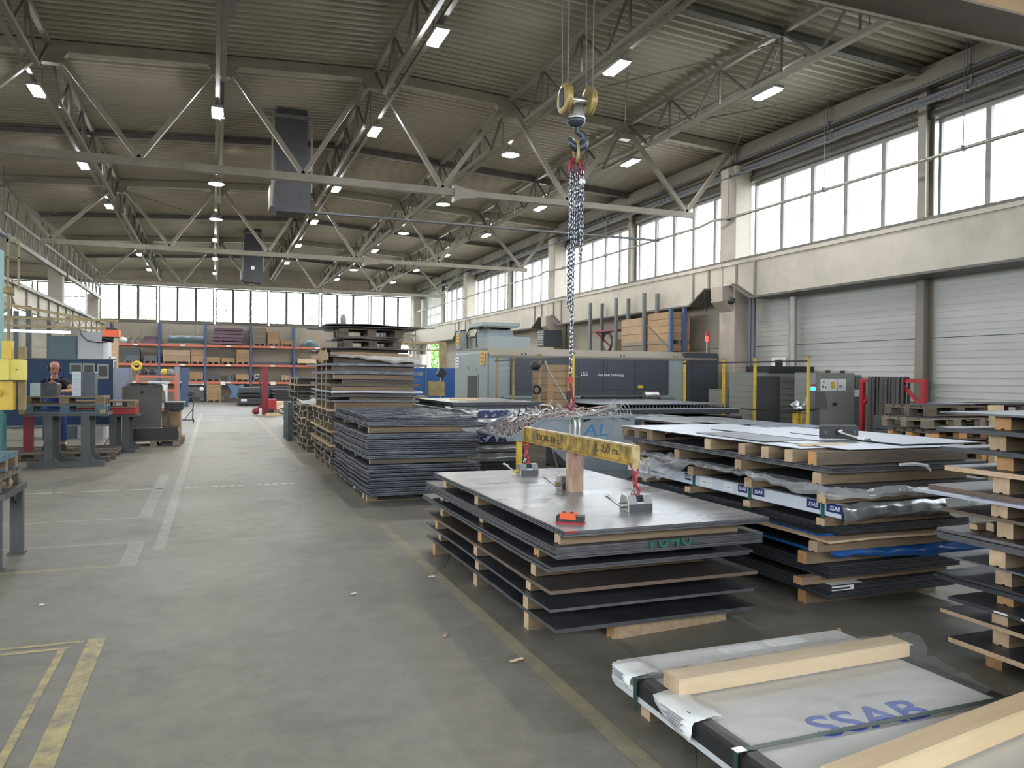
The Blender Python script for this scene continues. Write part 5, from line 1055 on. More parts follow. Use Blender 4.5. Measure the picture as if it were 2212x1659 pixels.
# ---- laser cutting machine
L_ = T('laser_machine', 'long pale green and slate laser cutting machine with a chimney box', 'machine', (8.5, 17, 0))
P(L_, 'body', MB().prism([(16.0,.5),(16.0,2.08),(16.12,2.22),(18.4,2.26),(18.4,.5)], 'x', 5.60, 10.55), M['mach'])
P(L_, 'top_cover', MB().prism([(15.97,2.08),(15.97,2.12),(16.10,2.27),(18.45,2.30),(18.45,2.26),(16.12,2.23)], 'x', 5.60, 11.5), M['steel_paint'])
P(L_, 'end_cabinet', MB().prism([(10.55,.6),(11.5,.6),(11.55,.7),(11.55,2.2),(11.5,2.25),(10.55,2.25)], 'y', 15.98, 18.3), M['mach_dk'])
P(L_, 'side_cover', MB().prism([(5.55,.5),(5.6,.5),(5.6,2.20),(5.55,2.15)], 'y', 16.02, 18.4), M['mach'])
P(L_, 'plinth', MB().box(5.7, 11.4, 16.1, 18.3, 0, .5), M['cab_dk'])
for xa, xb in ((6.10,6.85),(6.87,7.62),(7.64,8.36),(8.38,9.2),(9.22,10.12)):
    P(L_, 'sliding_panel', MB().box(xa, xb, 15.955, 16.0, 1.24, 2.06), M['mach_dk']); P(L_, 'window_panel', MB().box(xa+.1, xb-.06, 15.948, 15.955, 1.36, 1.95), M['mach_dk'])
P(L_, 'skirt', MB().box(6.0, 10.2, 15.95, 16.0, 1.0, 1.20), M['mach']); P(L_, 'ledge', MB().box(5.9, 10.3, 15.88, 16.0, 1.18, 1.215), M['mach'])
for x in (6.37, 6.46, 8.84, 8.93, 10.28, 10.37): P(L_, 'vent_hole', MB().cyl((x,15.985,2.145-.0), (x,16.03,2.145), .022, 12), M['ink'])
P(L_, 'seam', MB().box(10.78, 11.42, 15.972, 15.98, 1.40, 1.405).box(10.78, 10.785, 15.972, 15.98, .9, 2.1).box(10.78, 11.42, 15.972, 15.98, 2.095, 2.1), M['ink'])
lettering(L_, 'LS5', .13, M['white_print'], MT(7.88, 15.944, 1.72, rx=PI/2), 'model_lettering'); lettering(L_, 'Fiber Laser Technology', .085, M['white_print'], MT(8.56, 15.944, 1.70, rx=PI/2, sc=(.85,1,1)), 'white_lettering')
P(L_, 'thin_line', MB().box(7.5, 7.74, 15.943, 15.947, 1.665, 1.669), M['white_print'])
for x in (9.28, 6.9): P(L_, 'warning_sticker', MB().box(x, x+.13, 15.94, 15.947, 1.40, 1.46), M['yellow'])
# left side details: face at x=5.55
P(L_, 'vent_frame', MB().box(5.535, 5.55, 16.55, 17.35, 1.02, 1.70), M['mach']); P(L_, 'vent_mesh', MB().box(5.528, 5.536, 16.6, 17.3, 1.05, 1.66), M['mesh_dk'])
def sign(parent, y, z, w_, h_, lines):
    s = P(parent, 'warning_sign', MB().box(5.53, 5.545, y-w_/2, y+w_/2, z, z+h_), M['sign_yellow']); s['label'] = 'orange yellow warning sign with three lines of print'
    for k in range(lines): P(s, 'printed_line', MB().box(5.5255, 5.53, y-w_*.34, y+w_*.34, z+h_*(.15+.3*k), z+h_*(.15+.3*k)+h_*.13), M['yellow_dull'])
sign(L_, 16.25, 1.90, .28, .30, 3)
s = P(L_, 'white_notice', MB().box(5.53, 5.545, 18.0, 18.28, 1.85, 2.1), M['label'])
for q in range(3): P(s, 'printed_line', MB().box(5.525, 5.53, 18.07, 18.21, 1.88+.075*q, 1.905+.075*q), M['blue_print'])
lettering(L_, 'LS5', .09, M['grey_ink'], MT(5.545, 16.72, 1.80, rx=PI/2, rz=-PI/2), 'grey_lettering'); P(L_, 'grey_emblem', MB().torus((5.545, 17.3, 1.83), .03, .005, 'x', 14, 4, ell=1.5), M['grey_ink'])
P(L_, 'top_box', MB().box(5.84, 6.86, 16.7, 17.9, 2.27, 2.56), M['mach']); P(L_, 'rear_box', MB().box(5.55, 5.75, 18.0, 18.3, 2.3, 2.72), M['mach']); sign(L_, 18.15, 2.40, .25, .26, 3)
P(L_, 'chimney', MB().prism([(5.84,2.56),(6.54,2.56),(6.48,2.72),(5.90,2.72)], 'y', 16.9, 17.7), M['bin']); P(L_, 'chimney_cap', MB().box(5.70, 6.62, 16.75, 17.85, 2.80, 2.88).prism([(5.70,2.80),(6.62,2.80),(6.56,2.77),(5.76,2.77)], 'y', 16.78, 17.8), M['mach'])
for xx in (5.92, 6.42): P(L_, 'cap_post', MB().box(xx, xx+.04, 16.95, 17.65, 2.72, 2.78), M['steel_dark'])
for k, yy in enumerate((18.25, 17.6, 16.9)): P(L_, 'black_cable', MB().tube([(5.62,yy,2.3),(5.60,yy,2.6),(5.66,yy+.02,2.75),(5.8,yy+.05,2.78)], .02, 6), M['black'])
t = T('beacon', 'red signal beacon glowing on a thin white rod behind the machine end', 'beacon', (11.57, 16.5, 2.25))
P(t, 'rod', MB().cyl((11.57,16.5,2.24), (11.57,16.5,2.56), .012, 8), M['label']); P(t, 'red_lens', MB().cyl((11.57,16.5,2.56), (11.57,16.5,2.70), .045, 14), M['beacon_red']); P(t, 'red_cap', MB().cyl((11.57,16.5,2.71), (11.57,16.5,2.80), .045, 14), M['red'])
# shuttle table
t = T('shuttle_table', 'black steel shuttle table with a toothed slat bed in front of the laser machine', 'table', (7.8, 13.8, 0))
P(t, 'sheet', MB().box(6.4, 9.15, 12.35, 15.3, 1.155, 1.17), M['galv']); P(t, 'front_rail', MB().box(6.36, 9.3, 12.2, 12.34, 1.0, 1.075), M['ms']); P(t, 'bright_edge', MB().box(6.36, 9.3, 12.18, 12.34, 1.076, 1.09), M['bright'])
P(t, 'bed', MB().box(6.38, 9.25, 12.36, 15.35, .98, 1.10), M['black']); P(t, 'lower_frame', MB().box(6.36, 9.4, 12.25, 15.4, .78, .93), M['black']); P(t, 'foot', MB().box(6.5, 9.2, 12.5, 15.2, 0, .78), M['mach_dk'])
th_ = MB().prism([(-.02,0),(.02,0),(.0,.05)], 'y', -.01, .01).mesh('slat_tooth', M['magnet_dk'])
for k in range(38): o = P(t, 'slat_tooth', None, None, me=th_); o.location = (6.42+k*.073-7.8, 12.36-13.8+.0, 1.10)
P(t, 'back_rail', MB().box(7.6, 9.55, 15.4, 15.55, 1.12, 1.22), M['black']); P(t, 'motor', MB().cyl((9.0,15.2,1.24), (9.35,15.2,1.24), .09, 16), M['chrome'])
for k in range(2): P(t, 'small_label', MB().box(8.05+k*.16, 8.18+k*.16, 12.24, 12.25, .83, .88), M['label'])
# safety fences
FY = [('third nearest pole of the left machine fence',5.5,14.25,'yellow_dull'),('pale yellow pole of the left machine fence by the dark disc',5.5,12.95,'yellow_dull'),('bright yellow fence pole rising directly behind the skip',5.5,11.55,'yellow'),('farthest pole of the left machine fence',5.5,15.2,'yellow_dull'),
      ('tallest yellow fence pole beside the grey cabinet',9.8,10.94,'yellow'),('yellow fence pole beside the black mesh door',9.8,12.39,'yellow'),('yellow fence pole past the end of the machine',9.85,13.45,'yellow'),('far thin yellow pole in front of the slate machine end',9.8,14.8,'yellow')]
for lb, x, y, mt in FY:
    t = T('fence_pole', lb, 'pole', (x, y, 0)); P(t, 'pole', MB().box(x-.022, x+.022, y-.022, y+.022, .01, 2.03), M[mt]); P(t, 'cap', MB().box(x-.034, x+.034, y-.034, y+.034, 2.03, 2.06), M['yellow_dull']); P(t, 'foot_plate', MB().box(x-.07, x+.07, y-.07, y+.07, 0, .01), M['yellow_dull'])
for k, (x, ya, yb) in enumerate(((5.46,11.55,15.2),(9.76,10.94,14.8))):
    t = T('fence_mesh', ['black wire mesh fence between the poles left of the machine', 'black wire mesh fence between the yellow poles by the cabinets'][k], 'fence', (x, ya, .1))
    P(t, 'top_rail', MB().bar((x,ya,1.97),(x,yb,1.97),.02,.03), M['black']); P(t, 'middle_rail', MB().bar((x,ya,1.05),(x,yb,1.05),.012,.02), M['black']); mb = MB()
    for q in range(1, 16): mb.bar((x,ya,.1+q*.118),(x,yb,.1+q*.118),.003,.003)
    mb.bar((x,ya,.12),(x,yb,.12),.02,.02)
    P(t, 'wires', mb, M['black'], kind='stuff')
mb = MB().lathe([(.001,-.03),(.09,-.03),(.09,.03),(.001,.03)], (5.42,12.95,1.85), 18, 'y'); one('dark_disc', mb, M['black'], 'round dark disc fixed near the top of a left fence pole', 'disc')
mb = MB().torus((5.43,12.9,1.42), .07, .025, 'y', 14); one('cable_coil', mb, M['black'], 'black cable coil hanging halfway up the left fence pole', 'coil')
mb = MB().tube([(5.5,12.7,1.93),(5.55,12.65,1.75),(5.72,12.5,1.4),(5.88,12.4,1.08)], .018, 6); one('hose', mb, M['pipe_grey'], 'grey hose curving down from the left fence in front of the plank panel', 'hose')
t = T('plank_crate', 'tall crate of orange brown planks behind the hanging chain', 'crate', (6.0, 13.2, 0))
for q in range(14): P(t, 'plank', MB().box(5.76, 6.30, 13.2, 13.9, .06+q*.13, .06+q*.13+.124), M['crate'])
P(t, 'corner_batten', MB().box(6.16, 6.30, 13.17, 13.2, .06, 1.87), M['crate']); P(t, 'corner_batten', MB().box(5.76, 5.88, 13.17, 13.2, .06, 1.87), M['crate']); P(t, 'skid', MB().box(5.76, 6.30, 13.2, 13.9, 0, .06), M['wood_old'])
t = T('rubber_tube', 'dark upright rubber tube piece behind the red chain hook', 'tube', (6.05, 12.9, .9)); P(t, 'tube', MB().cyl((6.05,12.9,1.0), (6.08,12.92,1.40), .035, 10), M['black']); P(t, 'base', MB().box(5.98,6.14,12.82,12.98,0,1.0), M['cab_dk'])

# ---- electrical cabinets by the right wall
t = T('control_cabinet', 'grey electrical cabinet with three paper notices on its door', 'cabinet', (11.7, 12.6, 0))
P(t, 'body', MB().box(11.20, 12.20, 12.3, 12.9, .08, 1.78), M['cab']); P(t, 'plinth', MB().box(11.22, 12.18, 12.32, 12.88, 0, .08), M['cab_dk'])
d = P(t, 'door', MB().box(11.27, 12.12, 12.28, 12.3, .12, 1.74), M['cab']); P(d, 'lock', MB().box(11.62, 11.72, 12.265, 12.28, 1.12, 1.18), M['ink']); P(t, 'side_panel', MB().box(12.2, 12.42, 12.35, 12.9, .1, 1.74), M['cab_dk'])
for q in range(3):
    n_ = P(d, 'paper_notice', MB().box(11.31+q*.22, 11.515+q*.22, 12.276, 12.28, 1.42, 1.66), M['label'])
P(d, 'yellow_print', MB().box(11.565, 11.67, 12.2745, 12.276, 1.46, 1.60), M['yellow']); P(d, 'dark_print', MB().box(11.78, 11.87, 12.2745, 12.276, 1.48, 1.54), M['grey_ink'])
for q in ((11.35,1.48),(11.42,1.47),(11.37,1.58)): P(d, 'black_print', MB().box(q[0], q[0]+.03, 12.2745, 12.276, q[1], q[1]+.04), M['ink'])
for x in (11.72, 12.1): P(t, 'lifting_lug', MB().box(x, x+.04, 12.5, 12.6, 1.78, 1.83), M['black'])
P(t, 'switch_box', MB().box(12.22, 12.40, 12.29, 12.35, 1.5, 1.7), M['cab_dk']); P(t, 'hazard_label', MB().box(12.24, 12.38, 12.33, 12.345, 1.30, 1.44), M['label'])
t = T('chiller_cabinet', 'grey green cabinet with black mesh door behind the fence', 'cabinet', (11.5, 13.9, 0))
P(t, 'body', MB().box(10.70, 12.1, 13.62, 14.4, 0, 1.78), M['cab']); P(t, 'mesh_door', MB().box(10.76, 11.42, 13.60, 13.62, .1, 1.70), M['mesh_dk'])
for q in range(13): P(t, 'panel_seam', MB().box(11.46, 12.18, 13.612, 13.62, .15+q*.13, .154+q*.13), M['cab_dk'])
P(t, 'tray', MB().box(11.1, 12.3, 13.55, 13.6, 1.80, 1.92).box(11.1, 12.3, 14.3, 14.35, 1.80, 1.92).box(11.1, 11.15, 13.6, 14.3, 1.80, 1.92).box(12.25,12.3,13.6,14.3,1.8,1.92).box(11.1,12.3,13.55,14.35,1.78,1.80), M['black'])
t = T('control_console', 'dark grey slanted control console on a post with a blue beacon', 'console', (10.5, 11.6, 0))
P(t, 'post', MB().box(10.46, 10.62, 11.55, 11.7, .02, 1.12), M['cab_dk']); P(t, 'head', MB().prism([(10.42,1.10),(10.72,1.10),(10.66,1.42),(10.42,1.42)], 'y', 11.45, 11.7), M['cab_dk']); P(t, 'foot', MB().box(10.4,10.7,11.45,11.8,0,.02), M['black'])
P(t, 'beacon_base', MB().cyl((10.49,11.58,1.42),(10.49,11.58,1.44),.045), M['black']); P(t, 'blue_lens', MB().cyl((10.49,11.58,1.44),(10.49,11.58,1.51),.04,14), M['beacon_blue']); P(t, 'red_lens', MB().cyl((10.49,11.58,1.515),(10.49,11.58,1.56),.04,14), M['red'])
t = T('parts_stand', 'small table on yellow legs heaped with silver parts by the tall fence pole', 'stand', (9.95, 11.3, 0))
P(t, 'top', MB().box(9.72, 10.2, 11.2, 11.5, 1.08, 1.10), M['black']); P(t, 'leg', MB().box(9.86, 9.91, 11.3, 11.4, 0, 1.08), M['yellow']); P(t, 'leg', MB().box(9.96, 10.0, 11.3, 11.4, 0, 1.08), M['yellow'])
crumple('silver_parts', 'crumpled silver parts and bags heaped on the small yellow legged table', 'parts', [[(9.75,11.22,1.12),(9.95,11.22,1.18),(10.18,11.22,1.14)],[(9.74,11.3,1.2),(9.95,11.3,1.22),(10.2,11.3,1.32)],[(9.75,11.45,1.12),(9.95,11.45,1.16),(10.18,11.45,1.14)]], 'foil', 18, 12, .09, 6, fq=11)
one('grey_bin_box', MB().box(10.65, 11.25, 14.55, 15.1, .5, 1.40).box(10.7,11.2,14.6,15.05,0,.5), M['cab'], 'low grey box behind the fence next to the machine end', 'box')
t = T('notice_column', 'white board with a column of black notices by the concrete column', 'notice', (12.5, 15.0, .9)); P(t, 'board', MB().box(12.50, 12.53, 14.72, 15.2, .9, 2.15), M['label'])
for q in range(4): P(t, 'black_notice', MB().box(12.485, 12.50, 14.8, 15.05, 1.0+q*.3, 1.0+q*.3+(.2 if q == 3 else .09)), M['ink'])
# red frame with slings
t = T('sling_rack', 'dark red steel frame rack by the white wall holding slings', 'rack', (11.6, 10.8, 0))
for y in (10.12, 11.5): P(t, 'upright', MB().box(11.57, 11.65, y-.04, y+.04, .03, 1.60), M['red'])
for y in (10.12, 11.5): P(t, 'foot', MB().box(11.3, 11.9, y-.04, y+.04, 0, .03), M['red'])
P(t, 'top_bar', MB().box(11.57, 11.65, 10.08, 11.54, 1.60, 1.67), M['red']); P(t, 'brace', MB().bar((11.61,10.16,1.2),(11.61,10.62,1.60),.05,.05), M['red']); P(t, 'brace', MB().bar((11.61,11.46,1.2),(11.61,11.1,1.60),.05,.05), M['red'])
for k in range(9):
    y = 10.52+k*.092; z0 = (.30,.45,.25,.2,.5,.3,.22,.4,.35)[k]; mb = MB(); w_ = .022+.012*(k % 3)
    mb.prism([(11.52,z0+.1),(11.545,z0),(11.565,1.64),(11.56,1.685),(11.66,1.685),(11.69,1.62),(11.66,z0+.05),(11.69,z0),(11.705,z0+.1),(11.71,1.66),(11.67,1.71),(11.55,1.71),(11.53,1.66)], 'y', y-w_, y+w_); one('lifting_sling', mb, M['cloth'], 'dark textile sling on the red rack, %s from its near end' % WORDS[k], 'sling', 'slings on the red rack')
mb = MB()
for q in range(14): mb.torus((11.56, 10.17+.03*(q % 2), .72+q*.035), .028, .011, 'x' if q % 2 else 'y', 10, 5, ell=1.3)
one('hanging_chain', mb, M['black'], 'bunched black chain hanging at the near end of the red rack', 'chain')
# stencilled crates and pallet stack at the right
for k in range(2):
    t = T('stencilled_crate', '%s of two dark green crates with white stencil, below the slings' % ['lower','upper'][k], 'crate', (11.1, 10.1, .55+k*.2))
    z0 = .57+k*.235; P(t, 'box', MB().box(10.75, 11.5, 9.8, 10.4, z0, z0+.225), M['green_box'])
    lettering(t, 'V-EMB', .13, M['white_print'], MT(11.06, 9.797, z0+.12, rx=PI/2, sc=(1.1,1,1)), 'stencil_lettering')
one('crate_base', MB().box(10.7, 11.55, 9.78, 10.45, 0, .565), M['wood_old'], 'dark timber base below the stencilled crates', 'base')
pz = 0
for k in range(8):
    pallet('pallet %s from the floor in the pallet stack below the white wall' % WORDS[k], 9.46+.05*((k*7) % 3), 8.2, pz, 1.2, .8, R.uniform(-.05,.05), 'wood_old' if k % 2 else 'wood_grey', 'wood_end_o' if k in (3, 5) else None)
    pz += .146
    if k in (2, 4, 5, 6, 7):
        for q in range(3 if k > 4 else 1):
            plate('cut steel piece %s lying on pallet %s of the pallet stack' % (WORDS[q], WORDS[k]), 9.55+.3*q, 10.2+.3*q, 8.25+.02*q, 8.8, pz+.0005+.008*q, pz+.008+.008*q, ('bright','galv','ms')[(q+k) % 3], 'ms_edge', rot=R.uniform(-6,6), name='cut_sheet', cat='sheet')
        pz += .03
pz = 0
for k in range(8):
    pallet('pallet %s from the floor in the second pallet stack at the right picture edge' % WORDS[k], 10.85, 8.15+.04*(k % 2), pz, 1.2, .8, 0, 'wood_old' if k % 2 else 'wood_grey'); pz += .165
    if k % 2: plate('dark sheet on pallet %s of the second pallet stack' % WORDS[k], 10.8, 12.0, 8.1, 8.9, pz-.0195, pz-.006, 'ms', 'ms_edge', name='cut_sheet', cat='sheet')
one('timber_block', MB().box(10.55, 10.75, 8.0, 8.1, 1.2, 1.3).box(10.6,10.72,8.02,8.12,0,1.2), M['wood_new'], 'pale timber block between the two pallet stacks', 'timber')
# stack K behind the right stack and parcels
z = 0
for k in range(7):
    studs('level %s of the low stack behind the right stack' % WORDS[k], 5.95, 7.4, (7.9, 9.0, 10.1), z+.001, z+.12, mat='wood_old'); plate('dark sheet %s from the floor in the low stack behind the right stack' % WORDS[k], 5.92, 7.45, 7.7, 10.5, z+.121, z+.148, 'ms', 'ms_edge'); z += .149
for k, (xa, xb, ya, yb) in enumerate(((5.95,6.9,7.75,8.5),(6.5,7.3,7.7,8.3),(6.2,7.0,8.3,9.2))): plate('slate coloured cut sheet %s on the low stack behind the right stack' % WORDS[k], xa, xb, ya, yb, z+.001+k*.009, z+.008+k*.009, 'parcel', 'bright', rot=R.uniform(-5,5), name='cut_sheet', cat='sheet')
t = T('parcel_table', 'low dark table holding bluish wrapped parcels behind the skip', 'table', (6.5, 10.9, 0)); P(t, 'top', MB().box(5.6, 7.2, 10.65, 11.5, .80, .88), M['wood_old'])
for x in (5.65, 7.1): P(t, 'leg', MB().box(x, x+.06, 10.7, 11.4, 0, .80), M['frame_grey'])
for k in range(8): x = 5.75+.36*(k % 4); y = 10.72+.38*(k//4); one('wrapped_parcel', MB().prism([(x,.881),(x+.30,.881),(x+.32,.90),(x+.31,1.02),(x+.28,1.035),(x+.02,1.035),(x-.01,1.01)], 'y', y, y+.33), M['parcel'], 'bluish wrapped parcel behind the skip, %s row, %s from the left' % (['front','rear'][k//4], WORDS[k % 4]), 'parcel', 'wrapped parcels behind the skip')
# rack by the right wall behind the machine
t = T('wall_rack', 'tall dark blue rack frame by the right wall above the machine', 'rack', (11.4, 20, 0))
for y in (22.46, 20.75, 19.11, 17.74):
    for x in (11.30, 11.72): P(t, 'upright', MB().box(x-.04, x+.04, y-.05, y+.05, 0, 4.02 if y > 18 else 3.5), M['rack_blue'] if y < 19 else M['cab_dk'])
for z in (1.3, 2.35): 
    for x in (11.27, 11.75): P(t, 'beam', MB().box(x-.02, x+.02, 17.74, 22.46, z-.1, z), M['cab_dk'])
P(t, 'brace', MB().bar((11.34,17.8,2.4),(11.34,19.0,3.1),.03,.03), M['cab_dk'])
def crate(label, x0, x1, y0, y1, z0, z1, mat='crate', group=None, legs=True, boards=3):
    t = T('wooden_crate', label, 'crate', ((x0+x1)/2, (y0+y1)/2, z0), 0, group); zb = z0+(.10 if legs else 0); H_ = (z1-zb)/boards
    for q in range(boards): P(t, 'board', MB().box(x0, x1, y0, y1, zb+q*H_, zb+(q+1)*H_-.008), M[mat])
    for xx in (x0, x1-.06): P(t, 'corner_post', MB().box(xx, xx+.06, y0-.02, y0, zb, z1), M[mat])
    if legs:
        for xx in (x0, (x0+x1)/2-.05, x1-.1): P(t, 'foot', MB().box(xx, xx+.1, y0, y1, z0, z0+.10), M['wood_grey'])
    return t
crate('large orange brown crate high on the wall rack', 11.35, 11.95, 17.85, 19.0, 2.56, 3.42, 'crate', None, True, 4); crate('pale brown crate beside the large crate on the wall rack', 11.35, 11.95, 19.2, 20.5, 2.56, 3.35, 'card', None, True, 3)
crate('low crate underneath the large crate on the wall rack', 11.35, 11.95, 17.85, 19.0, 2.352, 2.555, 'crate', None, False, 1); crate('low grey crate underneath the pale one on the wall rack', 11.35, 11.95, 19.2, 20.5, 2.352, 2.555, 'wood_grey', None, False, 1)
mb = MB()
for q in range(6): mb.torus((11.35, 21.4, 2.72), .26+.018*q, .014, 'x', 26, 5)
one('hose_coil', mb, M['black'], 'thick black hose coil standing on the wall rack', 'coil')
mb = MB(); mb.box(11.3, 11.7, 20.85, 22.3, 3.05, 3.10); mb.bar((11.4,20.9,2.4),(11.4,22.2,3.05),.04,.04); one('red_bracket', mb, M['red_dark'], 'dull red bracket lying high on the wall rack above the hose coil', 'bracket')
one('cardboard_box', MB().box(11.35, 11.75, 20.8, 21.1, 2.352, 2.8), M['card'], 'brown cardboard box next to the hose coil on the wall rack', 'box')
# heater and floodlight on columns
t = T('fan_heater', 'dark grey fan heater high on the second concrete column', 'heater', (11.6, 26.5, 2.9)); P(t, 'case', MB().box(11.3, 12.0, 26.2, 26.8, 2.75, 3.35), M['mach_dk']); P(t, 'bracket', MB().box(11.6, 12.3, 26.8, 26.9, 2.9, 2.95), M['black'])
for q in range(6): P(t, 'louvre', MB().box(11.28, 11.30, 26.25, 26.75, 2.8+q*.09, 2.86+q*.09), M['cab'])
t = T('floodlight', 'small black floodlight under the near column corbel', 'floodlight', (11.75, 15.9, 3.55)); P(t, 'bracket', MB().bar((11.95,15.98,3.6),(11.70,15.8,3.55),.03,.03), M['black']); P(t, 'head', MB().lathe([(.03,0),(.07,.04),(.09,.12),(.09,.14)], (11.66,15.55,3.52), 14, 'y'), M['black'])
mb = MB()
for a in ((-.28,-.1),(.25,-.18),(-.05,.2),(.1,-.3)): mb.bar((11.5,16.5,3.6),(11.5+a[0]*.5,16.5,3.6+a[1]),.015,.015)
mb.bar((11.5,16.5,3.6),(11.98,16.5,3.65),.02,.02); one('antenna', mb, M['black'], 'spiky black aerial beside the near column corbel', 'aerial')
# blue partition and column crane behind the machine
t = T('partition', 'bright blue partition wall left of the laser machine', 'partition', (6.5, 24, 0))
for k in range(3): P(t, 'panel', MB().box(5.3+k*1.0, 6.29+k*1.0, 24, 24.05, .1, 1.88), M['blue_panel2'])
for k in range(4): P(t, 'post', MB().box(5.26+k*1.0, 5.30+k*1.0, 23.98, 24.07, 0, 1.92), M['cab_dk'])
t = T('jib_crane', 'yellow lattice jib crane in front of the open gate', 'crane', (7.4, 26, 0)); P(t, 'mast', MB().box(7.3, 7.5, 25.9, 26.1, 0, 2.8), M['yellow_dull']); P(t, 'arm', MB().box(4.6, 7.4, 25.96, 26.04, 2.74, 2.80).box(4.6, 7.4, 25.96, 26.04, 2.50, 2.53), M['yellow_dull'])
for q in range(12): P(t, 'web_bar', MB().bar((4.7+q*.22,26,2.53),(4.81+q*.22,26,2.74),.015,.015).bar((4.81+q*.22,26,2.74),(4.92+q*.22,26,2.53),.015,.015), M['yellow_dull'])
t = T('work_lamp', 'black work lamp on a stand in front of the blue partition', 'lamp', (6.2, 22, 0)); P(t, 'stand', MB().cyl((6.2,22,0),(6.2,22,1.6),.02,8), M['chrome']); P(t, 'head', MB().prism([(6.05,1.68),(6.25,1.55),(6.38,1.72),(6.2,1.9)], 'y', 21.9, 22.05), M['black'])
P(t, 'yellow_plate', MB().box(5.82, 6.32, 21.95, 21.97, 1.05, 1.48), M['yellow_dull'])
crate('brown crate at the foot of the blue partition', 5.0, 5.9, 22.3, 22.9, 0, 1.05, 'card')
for k in range(2): one('big_fan_column', MB().cyl((11.0+.9*k-1.6*0, 46.5, 0),(11.0+.9*k,46.5,2.9),.32,18), M['wall_beige'], 'pale round column %s by the open corner gate' % ['left','right'][k], 'column')
one('blue_hose_frame', MB().box(10.0,11.8,47.5,47.6,3.2,3.26).box(10.0,11.8,47.5,47.6,4.1,4.16).box(10.0,10.06,47.5,47.6,0,4.16).box(11.74,11.8,47.5,47.6,0,4.16).bar((10,47.55,3.2),(11.8,47.55,4.1),.05,.05), M['cab'], 'grey steel frame near the open corner gate', 'frame')
# ================================================================== LEFT SIDE AND BACK
def bench(label, x0, x1, y0, y1, h, mat='frame_grey', top=None, ins=.24):
    t = T('work_trestle', label, 'trestle', ((x0+x1)/2, (y0+y1)/2, 0))
    for y in (y0, y1-.1):
        P(t, 'foot_rail', MB().box(x0, x1, y, y+.1, 0, .09), M[mat])
        for x in (x0+ins, x1-ins-.13):
            P(t, 'post', MB().box(x, x+.13, y, y+.1, .09, h-.05), M[mat])
            for s in (-1, 1): xx = x+.065+s*.065; P(t, 'gusset', MB().prism([(xx,.09),(xx+s*.1,.09),(xx,.19)], 'y', y+.03, y+.06), M[mat])
    P(t, 'top_frame', MB().box(x0-.05, x1+.05, y0, y0+.08, h-.05, h).box(x0-.05, x1+.05, y1-.08, y1, h-.05, h).box(x0-.05, x0+.05, y0+.08, y1-.08, h-.05, h).box(x1-.05, x1+.05, y0+.08, y1-.08, h-.05, h), M[top or mat]); return t
bench('grey steel trestle carrying two pallets in front of the worker', -2.98, -1.80, 15.45, 16.25, .94)
pallet('lower pallet with blue painted blocks on the grey trestle', -3.05, 15.47, .941, 1.25, .8, 0, 'pallet_blue', None); pallet('upper bare pallet on the grey trestle before the worker', -3.07, 15.47, 1.087, 1.27, .8, 0, 'wood', None)
for x in (-3.1, -1.87): one('corner_clip', MB().box(x, x+.09, 15.40, 15.46, .93, 1.0), M['yellow_dull'], 'small yellow corner clip at the %s of the lower pallet' % ('left' if x < -2.5 else 'right'), 'clip')
def parcel(label, x0, x1, y0, y1, z0, z1, n):
    t = T('foil_parcel', label, 'parcel', ((x0+x1)/2, (y0+y1)/2, z0)); xm = x0+(x1-x0)*.38
    P(t, 'light_side', MB().prism([(x0,z0),(xm,z0),(xm,z1),(x0+.01,z1),(x0,z1-.01)], 'y', y0, y1), M['tape_white']); P(t, 'dark_side', MB().prism([(xm,z0),(x1,z0),(x1,z1-.02),(x1-.02,z1),(xm,z1)], 'y', y0+.01, y1), M['parcel_shade'])  # lit and shaded faces of one foil wrapping put into two colours
    for k in range(n): P(t, 'band', MB().box(x0+.02, xm-.02, y0-.003, y0, z0+.03+k*(z1-z0-.05)/n, z0+.036+k*(z1-z0-.05)/n), M['grey_ink'])
parcel('low foil wrapped parcel on the upper pallet, left of the worker', -2.97, -2.56, 15.6, 15.95, 1.232, 1.46, 4); parcel('tall foil wrapped parcel on the upper pallet, right of the worker', -2.33, -1.97, 15.6, 15.95, 1.232, 1.67, 9)
# platform of pallets
for k in range(3): pallet('dark old pallet of the low platform the worker stands on, %s from the left' % WORDS[k], -4.3+k*.86, 16.55, 0, .84, 1.6, 0, 'wood_old', None)
# worker
def skin(name, chains, mat, parent, levels=2):
    """one continuous surface grown from joint chains [(pos, radius), ...]; the first vertex is the root"""
    vs = []; es = []; rd = []; idx = {}
    def vid(p, r_):
        k = tuple(round(c, 4) for c in p)
        if k not in idx: idx[k] = len(vs); vs.append(p); rd.append(r_)
        return idx[k]
    for ch in chains:
        ids = [vid(p, r_) for p, r_ in ch]; es += [(a, b) for a, b in zip(ids, ids[1:])]
    me = bpy.data.meshes.new(name); me.from_pydata(vs, es, []); o = bpy.data.objects.new(name, me); COL.objects.link(o)
    s = o.modifiers.new('skin', 'SKIN'); s.use_smooth_shade = True
    for i, r_ in enumerate(rd): me.skin_vertices[0].data[i].radius = r_ if isinstance(r_, tuple) else (r_, r_)
    me.skin_vertices[0].data[0].use_root = True
    b = o.modifiers.new('sub', 'SUBSURF'); b.levels = levels; b.render_levels = levels
    bpy.context.view_layer.update(); dg = bpy.context.evaluated_depsgraph_get(); m2 = bpy.data.meshes.new_from_object(o.evaluated_get(dg)); o.modifiers.clear(); o.data = m2
    m2.materials.clear(); m2.materials.append(mat)
    for p in m2.polygons: p.use_smooth = True
    if parent: o.parent = parent
    return o
W = T('person', 'bald worker with black ear defenders, black shirt and blue overalls leaning over the pallet', 'person', (-2.86, 17.2, .146))
hip = (0, .05, .90); ch = (.0, -.10, 1.22); nk = (.02, -.16, 1.43); hd = (.03, -.20, 1.50)
